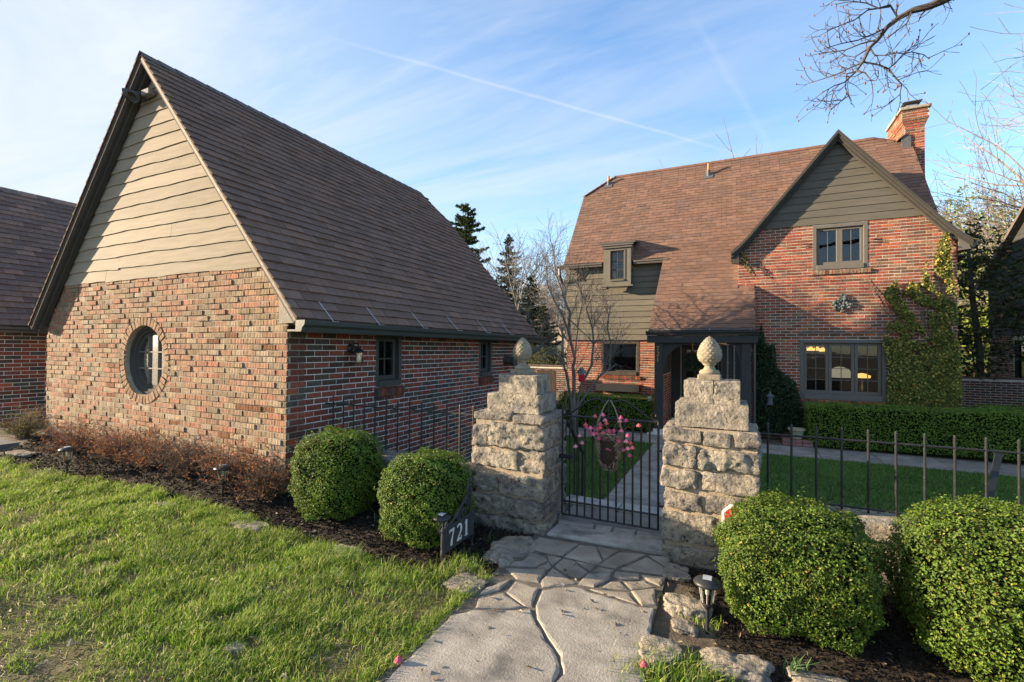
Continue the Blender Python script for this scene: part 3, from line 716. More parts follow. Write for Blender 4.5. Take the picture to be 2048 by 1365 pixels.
m = MB(); m.prism([(TX-4.0, -.3), (TX-.255, -.3), (TX-.255, 1.9), (TRX, 4.55), (TX-4.0, 1.9)], frame3((0, 3.42, 0), (1, 0, 0), (0, 0, 1), (0, -1, 0)), 0, -.2); m.box(TX-4.0, TX-.255, 9.3, 9.5, -.3, 1.9); m.box(TX-4.0, TX-3.8, 3.62, 9.3, -.3, 2.0); m.box(TX-.24, TEX-.01, 3.35, 9.6, 1.83, 1.86); m.build('hidden_walls', K['mortar_house'], tg)

# ================================================================== MAIN HOUSE
house = thing('brick_house', 'brick cottage with long sloping brown roof, front gable, ivy and a chimney', 'house', (0, 14.5, -.45))
HB = -.45; KS = 1.3035; EY, EZ = 13.38, 4.15; RY, HRZ = 16.0, 7.565
zroof = lambda y: EZ+KS*(y-EY)
FGY, LWY = 12.65, 13.60
fh = frame3((0, FGY, 0), (1, 0, 0), (0, 0, 1), (0, -1, 0)); fw = frame3((0, LWY, 0), (1, 0, 0), (0, 0, 1), (0, -1, 0))
AX_, AZ, AXL, AZL, AXR, AZR = 2.055, 6.54, -.11, 3.88, 4.31, 3.80
GLx0, GLx1 = .05, 4.12
sl = (AZ-AZL)/(AX_-AXL); sr = (AZ-AZR)/(AXR-AX_)
hl = lambda z: AX_-(AZ-.14-z)/sl; hr = lambda z: AX_+(AZ-.14-z)/sr
UW = (1.59, 2.62, 3.47, 4.49); LW = (1.34, 2.94, .53, 1.88)
m = MB(); m.panel([(GLx0, -.6), (GLx1, -.6), (GLx1, 3.86), (hr(4.5), 4.5), (AX_, AZ-.15), (hl(4.5), 4.5), (GLx0, 3.86)], [rect(*UW), rect(*LW)], fh, 0, -.25)
hg = m.build('gable_wall', K['mortar_house'], house)
hb = lambda v: (max(GLx0, hl(v)), min(GLx1, hr(v)))
brick_field(hg, fh, hole_spans(hb, [(UW[0], UW[1], UW[2]-.08, UW[3]), (LW[0]-.0, LW[1], LW[2]-.08, LW[3])]), -.55, 4.52, PAL_HOUSE, K['brick'], 190, 51, proud=(.003, .008))
boards(hg, fh, hl, hr, 4.51, 6.36, .170, (.118, .110, .092), .0018, 7, sp=.05)
casement(house, fh, *UW, 2, 2, 1, fr=.075, sash=.055, mun=.009, depth=-.06, sillh=.03, mmat=K['frame'])
casement(house, fh, *LW, 3, 2, 4, fr=.075, sash=.058, mun=.014, depth=-.07, sillh=.05)
sill_bricks(hg, fh, UW[0]-.02, UW[1]+.05, UW[2]-.01, 17, PAL_GABLE, 60, depth=.05)
sill_bricks(hg, fh, LW[0]-.02, LW[1]+.03, LW[2]-.01, 22, PAL_HOUSE, 61, depth=.05)
m = MB(); m.box(1.30, 3.0, FGY-.03, FGY-.009, 2.03, 2.055); m.build('lintel_ledge', K['lead'], hg)
# left wing
BW = (-3.57, -2.48, .87, 1.86)
m = MB(); m.panel([(-4.63, -.6), (.04, -.6), (.04, 4.25), (-4.63, 4.25)], [rect(*BW), rect(-3.25, -2.83, 3.57, 4.24), rect(-1.35, -.42, -.4, 1.75)], fw, 0, -.25)
hw = m.build('front_wall', K['mortar_house'], house)
brick_field(hw, fw, hole_spans(lambda v: (-4.63, -1.62), [(BW[0], BW[1], BW[2]-.08, 2.0)]), -.55, 1.88, PAL_HOUSE, K['brick'], 110, 52, proud=(.003, .008))
casement(house, fw, BW[0], BW[1], BW[2], BW[3]-.01, 1, 1, 1, fr=.07, sash=.03, depth=-.12, fmat=K['bark_dark'], smat=K['gutter'], blind=.5, sillh=.04)
m = MB(); m.box(-3.045, -3.005, LWY+.13, LWY+.17, .95, 1.80); m.build('centre_mullion', K['gutter'], house)
sill_bricks(hw, fw, BW[0]-.03, BW[1]+.05, BW[2]-.01, 15, PAL_HOUSE, 62, depth=.05)
swl = lambda z: -4.66; swr = lambda z: -1.70
fwb = frame3((0, LWY-.03, 0), (1, 0, 0), (0, 0, 1), (0, -1, 0))
rgb = random.Random(9); z = 1.89; k = 0
WCOL = (.165, .150, .120)
while z < 4.12:
    kb = rgb.uniform(.90, 1.08); cc = tuple(c*kb for c in WCOL); zt = min(z+.165, 4.18)
    if z > 3.36:
        board('board', hw, fwb, swl, lambda q: -3.42, z, zt, cc, .0035, 700+k, w=(.028, .004)); board('board', hw, fwb, lambda q: -2.68, swr, z, zt, cc, .0035, 750+k, w=(.028, .004))
    elif k in (2, 7):
        xm = -2.95 if k == 7 else -2.75
        board('board', hw, fwb, swl, lambda q: xm-.003, z, zt, cc, .0035, 700+k, w=(.028, .004)); board('board', hw, fwb, lambda q: xm+.003, swr, z, zt, tuple(c*1.04 for c in cc), .0035, 750+k, w=(.028, .004))
    else: board('board', hw, fwb, swl, swr, z, zt, cc, .0035, 700+k, w=(.028, .004))
    z += .165; k += 1
m = MB(); m.box(-4.66, -1.7, LWY-.03, LWY-.001, 1.87, 4.15); m.build('board_backing', K['trim'], hw)
# wall dormer: casing, cap and sash
fd = frame3((0, LWY-.32, 0), (1, 0, 0), (0, 0, 1), (0, -1, 0))
dorm = MB()
dorm.panel([(-3.44, 3.44), (-2.66, 3.44), (-2.66, 4.60), (-3.44, 4.60)], [rect(-3.27, -2.81, 3.56, 4.46)], fd, 0, -.10, c=WCOL)
dorm.box(-3.50, -2.60, LWY-.36, LWY-.22, 3.40, 3.44, c=WCOL, b=.004)
dorm.box(-3.44, -3.36, LWY-.22, LWY+.35, 3.9, 4.6, c=WCOL); dorm.box(-2.74, -2.66, LWY-.22, LWY+.35, 3.9, 4.6, c=WCOL)
dormer = dorm.build('dormer', K['board'], house)
m = MB(); slope_panel(m, [(-3.56, LWY-.42, 4.66), (-2.54, LWY-.42, 4.66), (-2.54, LWY+.35, 4.82), (-3.56, LWY+.35, 4.82)], .05, (0, -.25, .97)); m.box(-3.52, -2.58, LWY-.395, LWY-.35, 4.56, 4.615, b=.006); m.box(-3.48, -2.62, LWY-.365, LWY-.321, 4.50, 4.56, b=.006); m.build('dormer_cap', K['frame'], dormer)
casement(dormer, fd, -3.27, -2.81, 3.56, 4.46, 1, 2, 3, fr=.035, sash=.03, mun=.022, depth=-.05, fmat=K['frame'], smat=K['trim'], sillh=.01)
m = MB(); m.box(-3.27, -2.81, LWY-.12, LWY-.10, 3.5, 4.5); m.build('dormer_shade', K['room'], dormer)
# flower box
t = thing('window_box', 'dark grey wooden flower box under the left front window', 'planter', (-3.06, LWY-.12, .42))
m = MB(); m.panel(rect(-3.67, -2.44, .42, .62), [], fw, .20, .182, c=(.032, .034, .037)); m.panel(rect(-3.67, -2.44, .42, .62), [], fw, .03, .012, c=(.032, .034, .037))
m.box(-3.67, -3.65, LWY-.182, LWY-.03, .42, .62, c=(.032, .034, .037)); m.box(-2.46, -2.44, LWY-.182, LWY-.03, .42, .62, c=(.032, .034, .037)); m.box(-3.65, -2.46, LWY-.182, LWY-.03, .42, .44, c=(.032, .034, .037)); m.build('box', K['plain'], t)
m = MB(); m.box(-3.65, -2.46, LWY-.181, LWY-.031, .44, .57); m.build('soil', K['soil'], t)
# remaining walls
m = MB(); m.box(-4.62, -4.40, LWY+.251, 18.4, -.6, 4.3); m.panel([(-13.86, 4.3), (-13.86, 4.31), (-15.3, 6.55), (-16.7, 6.55), (-18.2, 4.31), (-18.2, 4.3)], [], frame3((-4.62, 0, 0), (0, -1, 0), (0, 0, 1), (-1, 0, 0)), 0, -.2)
m.build('end_wall', K['mortar_house'], house)
m = MB(); m.box(.05, .28, FGY+.251, LWY-.001, -.6, 3.95); m.build('gable_return_wall', K['mortar_house'], house)
m = MB(); m.box(-4.39, 3.86, 18.2, 18.4, -.6, 4.3); m.build('rear_wall', K['mortar_house'], house)
m = MB(); m.box(4.12-.25, 4.119, FGY+.251, 18.4, -.6, 4.3); m.panel([(13.5, 4.3), (18.4, 4.3), (16.7, 6.6), (15.3, 6.6)], [], frame3((4.10, 0, 0), (0, 1, 0), (0, 0, 1), (1, 0, 0)), 0, -.2)
m.build('right_wall', K['mortar_house'], house)
fpw = frame3((.05, 0, 0), (0, -1, 0), (0, 0, 1), (-1, 0, 0))
m = MB(); m.box(-4.39, 3.86, FGY+.26, 18.19, -.46, -.44); m.box(-4.39, 3.86, LWY+.26, 18.19, 2.30, 2.34); m.build('floor', K['room'], house)
# unseen wing added behind the main roof to shade the neighbouring house
m = MB(); m.box(.6, 4.0, 18.41, 25.5, -.6, 4.6); rw = m.build('shading_wing', K['mortar_house'], house)
brick_field(rw, frame3((4.0, 0, 0), (0, 1, 0), (0, 0, 1), (1, 0, 0)), lambda v, vb: [(18.45, 25.4)], -.4, 4.5, PAL_HOUSE, K['brick'], 0, 57)
m = MB(); slope_panel(m, [(2.3, 17.2, 7.0), (.3, 17.2, 4.5), (.3, 25.8, 4.5), (2.3, 25.8, 7.0)], .08, (-.78, 0, .62)); slope_panel(m, [(2.3, 17.2, 7.0), (2.3, 25.8, 7.0), (4.3, 25.8, 4.5), (4.3, 17.2, 4.5)], .08, (.78, 0, .62)); m.prism([(.6, 4.6), (4.0, 4.6), (2.3, 6.8)], frame3((0, 25.5, 0), (1, 0, 0), (0, 0, 1), (0, -1, 0)), 0, -.1); m.build('shading_wing_roof', K['roofdeck'], rw)
# ---- main roof
m = MB(); nS = np.array([0, -KS, 1.]); nS /= np.linalg.norm(nS); nN = np.array([0, KS, 1.]); nN /= np.linalg.norm(nN)
XL, XR = -4.68, 4.20; HLx, HRx = -3.76, 3.44; hzl, hzr = 6.84, 7.12
yl, yr_ = EY+(hzl-EZ)/KS, EY+(hzr-EZ)/KS
slope_panel(m, [(XL, EY, EZ), (XR, EY, EZ), (XR, yr_, hzr), (HRx, RY, HRZ), (HLx, RY, HRZ), (XL, yl, hzl)], .08, nS)
slope_panel(m, [(XL, 2*RY-EY, EZ), (XL, 2*RY-yl, hzl), (HLx, RY, HRZ-.001), (HRx, RY, HRZ-.001), (XR, 2*RY-yr_, hzr), (XR, 2*RY-EY, EZ)], .08, nN)
slope_panel(m, [(HLx, RY, HRZ-.002), (XL, 2*RY-yl, hzl-.001), (XL, yl, hzl-.001)], .05, (-.6, 0, .8)); slope_panel(m, [(HRx, RY, HRZ-.002), (XR, yr_, hzr-.001), (XR, 2*RY-yr_, hzr-.001)], .05, (.6, 0, .8))
PY, PZ = 11.80, zroof(11.80)
slope_panel(m, [(-1.93, PY, PZ), (.39, PY, PZ), (.39, FGY-.012, zroof(FGY-.012)), (.045, FGY-.012, zroof(FGY-.012)), (.045, EY, EZ-.0005), (-1.79, EY, EZ-.0005)], .08, nS)
hroof = m.build('roof', K['roofdeck'], house)
fhr = frame3((0, EY, EZ), (1, 0, 0), np.array([0, 1, KS])/math.hypot(1, KS), nS); SK = KS/math.hypot(1, KS)
def hspan(s):
    z = EZ+s*SK
    if s < .0:
        y = z and EY+(z-EZ)/KS; a = -1.79-.14*(EY-y)/(EY-PY); b = .40 if y < FGY-.02 else .045
        return [(a, b)]
    a = XL if z < hzl else XL+(z-hzl)/(HRZ-hzl)*(HLx-XL); b = XR if z < hzr else XR-(z-hzr)/(HRZ-hzr)*(XR-HRx)
    segs = [(a, b)]
    if z < AZ:
        v0 = AX_-(AZ-z)/sl; v1 = AX_+(AZ-z)/sr; segs = [(a, min(v0+.05, b))]
        if v1 < b: segs.append((v1-.05, b))
    if z < 4.80:
        n = []
        for s0, s1 in segs:
            if s0 < -3.40 and s1 > -2.70: n += [(s0, -3.40), (-2.70, s1)]
            else: n.append((s0, s1))
        segs = n
    return segs
HEXP = .127; s0 = (PZ-EZ)/SK; s1 = (HRZ-EZ)/SK
shingle_field(hroof, fhr, (round(s0/HEXP), int(s1/HEXP)), hspan, PAL_HROOF, 300, 55, exp=HEXP, wid=.255, thick=.014, drop=.016)
m = MB()
for i in range(40):
    x = HLx+i*(HRx-HLx)/40
    for n_, dy in ((nS, -1), (nN, 1)):
        d = np.array([0, dy, -KS])/math.hypot(1, KS); a = np.array([x, RY, HRZ+.03]); b = np.array([x+.2, RY, HRZ+.02]); m.add([a, b, b+d*.13+n_*.004, a+d*.13+n_*.004], [(0, 1, 2, 3)], c=tuple(np.array((.2, .105, .07))*random.uniform(.85, 1.1)))
for (p, q_) in (((HLx, RY, HRZ), (XL, yl, hzl)), ((HRx, RY, HRZ), (XR, yr_, hzr))):
    p, q_ = np.array(p), np.array(q_); side = np.array([0, -.7, -.5]); d = (q_-p)
    for i in range(9):
        a = p+d*i/9+[0, 0, .03]; b = p+d*(i+1.1)/9+[0, 0, .03]; sx = np.array([np.sign(d[0])*.1, .06, -.05])
        m.add([a, b, b+side*.13, a+side*.13], [(0, 1, 2, 3)], c=(.18, .095, .065)); m.add([a, b, b+sx, a+sx], [(0, 1, 2, 3)], c=(.18, .095, .065))
m.build('ridge_cap', K['shingle'], hroof)
# ---- front gable roof
m = MB(); YG = 12.49; g1 = np.array([-sl, 0, 1.]); g1 /= np.linalg.norm(g1); g2 = np.array([sr, 0, 1.]); g2 /= np.linalg.norm(g2)
yv = lambda z: EY+(z-EZ)/KS
def curvepts(sgn):
    out = []
    for f in np.linspace(0, 1, 12):
        x = AX_+(AXL-AX_)*f if sgn < 0 else AX_+(AXR-AX_)*f; z = AZ-(sl if sgn < 0 else sr)*abs(x-AX_); z += .10*max(0, (f-.80)/.20)**2; out.append((x, z))
    return out
for sgn, nn in ((-1, g1), (1, g2)):
    cp = curvepts(sgn); V = []; Q = []
    for x, z in cp: V += [(x, YG, z), (x, max(yv(z), YG+.3)+.05, z), (x, YG, z-.08), (x, max(yv(z), YG+.3)+.05, z-.08)]
    for i in range(len(cp)-1):
        a, b = 4*i, 4*i+4; Q += [(a, b, b+1, a+1), (a+2, a+3, b+3, b+2), (a, a+2, b+2, b), (a+1, b+1, b+3, a+3)]
    e = 4*(len(cp)-1); Q.append((e, e+2, e+3, e+1)); m.add(V, Q)
groof = m.build('gable_roof', K['roofdeck'], house)
for sgn, fo in ((1, (AXR, AZR, sr)), (-1, (AXL, AZL, sl))):
    L_ = math.hypot(fo[0]-AX_, AZ-fo[1]); sd = np.array([AX_-fo[0], 0, AZ-fo[1]])/L_; nn = g2 if sgn > 0 else g1
    f_ = frame3((fo[0], 0, fo[1]), (0, sgn, 0), sd, nn)
    shingle_field(groof, f_, (2, int(L_/HEXP)), (lambda s, fo=fo, sd=sd, sgn=sgn: [tuple(sorted((sgn*(YG-.01), sgn*max(YG+.1, yv(fo[1]+s*sd[2])))))]), PAL_HROOF, 0, 56, exp=HEXP, wid=.255)
# curved rake boards with mouldings
for sgn in (-1, 1):
    cp = curvepts(sgn)
    for nm, y0, y1, d0, d1 in (('rake_board', YG-.012, YG+.03, .0, .085), ('rake_moulding', YG-.04, YG-.0125, -.012, .04), ('rake_inner_board', YG+.031, YG+.13, .04, .13)):
        m = MB(); V = []; Q = []
        for x, z in cp:
            n_ = np.array([-(sl if sgn < 0 else -sr)*1.0, -1.0]) if False else np.array([0, -1.0])
            k_ = math.hypot(1, sl); V += [(x, y0, z-d0*k_), (x, y1, z-d0*k_), (x, y0, z-d1*k_), (x, y1, z-d1*k_)]
        for i in range(len(cp)-1):
            a, b = 4*i, 4*i+4; Q += [(a, b, b+1, a+1), (a+2, a+3, b+3, b+2), (a, a+2, b+2, b), (a+1, b+1, b+3, a+3)]
        e = 4*(len(cp)-1); Q += [(0, 1, 3, 2), (e, e+2, e+3, e+1)]; m.add(V, Q); m.build(nm, K['trim'], groof)
m = MB(); m.prism([(GLx1-.02, 3.70), (AXR-.02, 3.72), (AXR-.05, 3.82), (GLx1-.02, 4.12)], fh, .14, .005); m.build('eave_return', K['frame'], groof)
m = MB(); m.prism([(AXL+.02, 3.74), (GLx0+.02, 3.70), (GLx0+.02, 4.05), (AXL+.04, 3.86)], fh, .14, .005); m.build('eave_return', K['trim'], groof)
gutter(groof, (0, 1, 0), YG+.05, 13.3, (AXR-.02, 0, 0), AZR+.06, (1, 0, 0), h=.11, d=.12, matl=K['frame'])
m = MB(); m.box(GLx1+.001, AXR, YG+.14, 13.3, 3.60, 3.64); m.box(XR-.1, XR+.0, EY, EY+.04, 4.0, 4.08); m.build('eave_soffit', K['trim'], groof)
# ---- gutters of the left wing, porch
gutter(house, (1, 0, 0), -4.85, -3.50, (0, EY+.02, 0), EZ-.03, (0, -1, 0), h=.10, d=.11, matl=K['frame'])
gutter(house, (1, 0, 0), -2.60, -1.66, (0, EY+.02, 0), EZ-.03, (0, -1, 0), h=.10, d=.11, matl=K['frame'])
m = MB(); m.box(-4.68, -3.45, EY+.03, LWY-.001, EZ-.10, EZ-.07); m.box(-2.65, -1.80, EY+.03, LWY-.001, EZ-.10, EZ-.07); m.build('soffit', K['trim'], house)
m = MB(); m.tube([(-4.80, EY-.03, EZ-.12), (-4.80, EY-.02, EZ-.30), (-4.78, EY+.12, EZ-.50), (-4.74, EY+.38, EZ-.62), (-4.70, EY+.60, EZ-.70), (-4.68, EY+.60, -.4)], .04, 8); m.build('downspout', K['gutter'], house)
gutter(house, (1, 0, 0), -1.98, .47, (0, PY, 0), PZ-.02, (0, -1, 0), h=.10, d=.11, matl=K['porch'])
porch = MB(); porch.box(-1.96, .45, PY-.03, PY+.20, PZ-.30, PZ-.125, b=.006); porch = porch.build('porch_beam', K['porch'], house)
for x in (-1.60, -.55, .30):
    m = MB(); m.obox((x, PY-.02, PZ+.01), (1, 0, 0), (0, 1, .4), (0, -.4, 1), .008, .06, .004); m.build('gutter_strap', K['metal'], house)
for x0, x1 in ((-1.79, -1.60), (.11, .31)):
    m = MB(); m.box(x0, x1, PY+.03, PY+.20, -.40, PZ-.302, b=.012); m.build('porch_post', K['porch'], porch)
    m = MB(); m.box(x0-.03, x1+.03, PY+.0, PY+.23, -.45, -.30, b=.012); m.build('post_base', K['mortar_house'], porch)
m = MB(); arc = [(-1.60, 1.10)]+[(-1.60+.62*(1-math.cos(a)), 1.10+.66*math.sin(a)) for a in np.linspace(0.05, math.pi/2, 12)]+[(-.98, PZ-.302), (-1.60, PZ-.302)]
m.prism(arc, frame3((0, PY+.12, 0), (1, 0, 0), (0, 0, 1), (0, -1, 0)), .04, -.04); m.build('arch_bracket', K['porch'], porch)
m = MB(); arc = [(.11, 1.10)]+[(.11-.30*(1-math.cos(a)), 1.10+.66*math.sin(a)) for a in np.linspace(0.05, math.pi/2, 12)]+[(-.19, PZ-.302), (.11, PZ-.302)]
m.prism(arc[::-1], frame3((0, PY+.12, 0), (1, 0, 0), (0, 0, 1), (0, -1, 0)), .04, -.04); m.build('arch_bracket', K['porch'], porch)
# porch cheek (brick return and boarded side), back wall panelling, spindle panel, door
m = MB(); m.box(-1.78, -1.62, PY+.24, LWY-.035, -.45, 1.0); chk = m.build('porch_low_wall', K['mortar_house'], porch)
brick_field(chk, frame3((-1.62, 0, 0), (0, 1, 0), (0, 0, 1), (1, 0, 0)), lambda v, vb: [(PY+.25, LWY-.05)], -.42, .98, PAL_HOUSE, K['brick'], 60, 63)
m = MB(); m.box(-1.76, -1.64, PY+.24, LWY-.035, 1.002, PZ+.0); m.box(-1.60, -1.36, LWY-.05, LWY-.002, -.4, 2.2); m.box(-.41, .04, LWY-.05, LWY-.002, -.4, 2.2); m.box(-1.36, -.41, LWY-.05, LWY-.002, 1.76, 2.2); m.build('porch_panelling', K['porch'], porch)
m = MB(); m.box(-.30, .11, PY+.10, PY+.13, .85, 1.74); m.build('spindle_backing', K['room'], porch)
m = MB()
for x in (-.30, .085): m.box(x, x+.025, PY+.075, PY+.10, .40, 1.75)
m.box(-.275, .085, PY+.075, PY+.10, .86, .90); m.build('spindle_frame', K['porch'], porch)
for x in (-.17, -.03):
    m = MB(); m.lathe([(.018, .9), (.02, 1.0), (.028, 1.03), (.017, 1.06), (.020, 1.3), (.028, 1.33), (.017, 1.36), (.019, 1.74)], (x, PY+.085, 0), 10); m.build('spindle', K['frame'], porch)
m = MB(); m.panel(rect(-1.35, -.42, -.4, 1.75), [rect(-1.22, -.55, .55, 1.62)], fw, -.06, -.11); door = m.build('front_door', K['porch'], house)
m = MB(); m.box(-1.22, -.55, LWY+.08, LWY+.086, .55, 1.62); m.build('pane', K['glass'], door)
m = MB()
for x in (-1.0, -.77): m.box(x-.006, x+.006, LWY+.07, LWY+.079, .55, 1.62)
for z in (.8, 1.08, 1.35): m.box(-1.22, -.55, LWY+.069, LWY+.0785, z-.006, z+.006)
m.build('leaded_bars', K['gold'], door)
m = MB(); m.box(-.48, -.45, LWY+.03, LWY+.06, .45, .62, b=.004); m.build('handle', K['gold'], door)
m = MB(); m.box(-1.95, .42, PY-.15, LWY-.06, -.46, -.40, b=.01); m.build('porch_floor', K['mortar_house'], porch)
m = MB(); m.box(-1.99, -1.90, PY+.28, PY+.33, .33, .44, b=.006); m.build('doorbell_box', K['white'], porch)
m = MB(); m.tube([(.36, PY+.12, PZ-.13), (.38, PY+.16, PZ-.35), (.38, PY+.16, -.4)], .035, 8); m.build('downspout', K['gutter'], porch)

# serif numerals, drawn as strokes with changing width
def stroke(mb, to3, pts, wd, w0, w1, c=(1, 1, 1)):
    pts = np.asarray(pts, float); wd = np.full(len(pts), wd) if np.isscalar(wd) else np.asarray(wd)
    t = np.gradient(pts, axis=0); t /= np.linalg.norm(t, axis=1)[:, None]; n_ = np.stack([-t[:, 1], t[:, 0]], 1)
    a = pts+n_*wd[:, None]/2; b = pts-n_*wd[:, None]/2; k = len(pts); V = []
    for i in range(k): V += [to3(*a[i], w1), to3(*b[i], w1), to3(*a[i], w0), to3(*b[i], w0)]
    Q = []
    for i in range(k-1):
        p, q_ = 4*i, 4*i+4; Q += [(p, p+1, q_+1, q_), (p, q_, q_+2, p+2), (p+1, p+3, q_+3, q_+1)]
    e = 4*(k-1); Q += [(0, 2, 3, 1), (e, e+1, e+3, e+2)]; mb.add(V, Q, c=c)
def digit(mb, to3, d, u, v, h, w0=0.0, w1=.006, wt=.16):
    W_ = h*.52; t = h*wt
    T = lambda a, b: (u+a*W_, v+b*h)
    if d == '7':
        stroke(mb, to3, [T(0, .92), T(.5, .90), T(1, .93)], [t*.6, t*.85, t*.7], w0, w1); stroke(mb, to3, [T(.03, .96), T(.03, .76)], t*.35, w0, w1)
        stroke(mb, to3, [T(.98, .93), T(.72, .62), T(.5, .3), T(.42, .0)], [t*.5, t*.6, t, t*1.25], w0, w1*.98)
    elif d == '2':
        ang = np.linspace(2.6, -.75, 14); arc = [T(.5+.46*math.cos(a), .70+.28*math.sin(a)) for a in ang]; arc += [T(.45, .28), T(.08, .05)]
        stroke(mb, to3, arc, [t*.9, t*.7]+[t*.6]*3+[t*.8]*3+[t*1.05]*4+[t*.9]*2+[t*.6]*2, w0, w1); stroke(mb, to3, [T(.02, .06), T(.5, .08), T(.98, .05)], [t*.7, t, t*.75], w0, w1*.98); stroke(mb, to3, [T(.97, .04), T(.99, .24)], t*.35, w0, w1*.96)
    else:
        stroke(mb, to3, [T(.5, .0), T(.5, 1.0)], t*1.15, w0, w1); stroke(mb, to3, [T(.18, .035), T(.82, .035)], t*.45, w0, w1*.98); stroke(mb, to3, [T(.2, .80), T(.5, .96)], t*.4, w0, w1*.98)
fpn = frame3((0, PY+.03, 0), (1, 0, 0), (0, 0, 1), (0, -1, 0))
nm = thing('house_number', 'small brass numerals 7 2 1 running down the porch post', 'number', (-1.70, PY+.03, 1.35))
for i, d in enumerate('721'):
    m = MB(); digit(m, fpn, d, -1.74, 1.60-i*.135, .105, 0, .01, .2); m.build('numeral', K['gold'], nm)

# ---- chimney
ch = MB(); CX0, CX1, CY0, CY1 = 4.03, 4.45, 15.6, 16.75
ch.box(CX0, CX1, CY0, CY1, -.5, 8.02); chim = ch.build('chimney', K['mortar_house'], house)
fc1 = frame3((0, CY0, 0), (1, 0, 0), (0, 0, 1), (0, -1, 0)); fc2 = frame3((CX0, 0, 0), (0, -1, 0), (0, 0, 1), (-1, 0, 0))
brick_field(chim, fc1, lambda v, vb: [(CX0+.002, CX1)], 5.2, 7.62, PAL_HOUSE, K['brick'], 40, 71); brick_field(chim, fc2, lambda v, vb: [(-CY1, -CY0-.002)], 6.0, 7.62, PAL_HOUSE, K['brick'], 30, 72)
for i, (z0, o) in enumerate(((7.58, .025), (7.648, .05), (7.716, .075), (7.784, .075), (7.852, .075), (7.92, .075))):
    m = MB(); m.box(CX0-o+.006, CX1+o-.006, CY0-o+.006, CY1+o-.006, z0, z0+.0676); cc_ = m.build('corbel_course', K['mortar_house'], chim)
    rg = random.Random(80+i); mm = MB()
    for (f_, a, b) in ((frame3((0, CY0-o+.006, 0), (1, 0, 0), (0, 0, 1), (0, -1, 0)), CX0-o+.004, CX1+o-.004), (frame3((CX0-o+.006, 0, 0), (0, -1, 0), (0, 0, 1), (-1, 0, 0)), -CY1-o, -CY0+o-.004)):
        u = a-(CW/2 if i % 2 else 0)
        while u < b:
            l, r = max(u, a), min(u+CW-JT, b); u += CW
            if r-l > .03: brick_geo(mm, f_, l, r, z0+.004, z0+.062, rg.uniform(.004, .008), PAL_HOUSE(rg, 0, 0), rg=rg)
    mm.build('corbel_bricks', K['brick'], chim, kind='stuff')
m = MB(); m.box(CX0-.12, CX1+.12, CY0-.12, CY1+.12, 7.99, 8.07, c=(.42, .36, .26), b=.012); m.build('chimney_cap', K['limestone_smooth'], chim)
m = MB(); m.box(CX0+.08, CX1-.10, CY0+.15, CY0+.50, 8.07, 8.21); m.build('flue', K['metal'], chim)
m = MB(); m.box(CX0+.0, CX1-.02, CY0+.05, CY0+.60, 8.26, 8.275); m.box(CX0+.1, CX0+.12, CY0+.2, CY0+.22, 8.20, 8.26); m.box(CX1-.14, CX1-.12, CY0+.2, CY0+.22, 8.20, 8.26); m.build('rain_cap', K['lead'], chim)
m = MB(); m.box(CX0-.06, CX1-.1, CY0+.70, CY1-.05, 8.16, 8.175); m.box(CX0+.04, CX1-.2, CY0+.78, CY1-.12, 8.07, 8.16); m.build('rear_flue_cap', K['lead'], chim)
m = MB(); m.obox((CX0+.03, CY0-.02, 7.17), (1, 0, 0), (0, 1, 0), (0, 0, 1), .10, .012, .15); m.obox((CX0-.06, CY0+.16, 7.32), (.8, 0, .6), (0, 1, 0), (-.6, 0, .8), .10, .22, .006); m.build('flashing', K['lead'], chim)
# ---- vent pipes on the roof
for (px, py, hh) in ((1417, 353, .40), (1217, 372, .33)):
    d = ray(px, py); t_ = ((EZ-EYE)-KS*EY)/(d[2]-KS*d[1]); p = CAM_C+d*t_
    v = MB(); v.tube([p+[0, .02, -.05], p+[0, .02, hh*.5]], .055, 14); v.obox(p+nS*.018, (1, 0, 0), np.array([0, 1, KS])/math.hypot(1, KS), nS, .13, .13, .006); vp = v.build('vent_boot', K['lead'], hroof)
    v = MB(); v.tube([p+[0, .02, hh*.5-.02], p+[0, .02, hh]], .033, 12); v.build('vent_pipe', K['copper'], vp)
# ---- wall ornament of leaves and fruit
oc = np.array([2.13, FGY-.03, 2.70]); orn = thing('wall_ornament', 'grey-green cast leaf and grape cluster ornament on the brick gable', 'ornament', oc)
rg = random.Random(3); m = MB()
shape = [(0, .13, .07), (-.02, .06, .09), (.07, .09, .06), (.03, -.02, .11), (-.10, -.03, .08), (-.15, -.01, .05), (.10, -.05, .07), (.0, -.12, .08), (-.08, -.10, .06)]
for (a, b, r) in shape:
    for k in range(9):
        q_ = rg.uniform(0, 6.28); rr = r*math.sqrt(rg.random()); c0 = oc+np.array([a+rr*math.cos(q_), rg.uniform(-.03, .01), b+rr*math.sin(q_)]); s = rg.uniform(.018, .035)
        m.lathe([(0.001, -s), (s*.7, -s*.7), (s, 0), (s*.7, s*.7), (0.001, s)], c0, 8, c=tuple(np.array((.13, .15, .145))*rg.uniform(.6, 1.3)))
m.build('cast_cluster', K['plain'], orn, smooth=True)
for (x, z) in ((1.45, 4.05), (2.72, 4.02)):
    pass
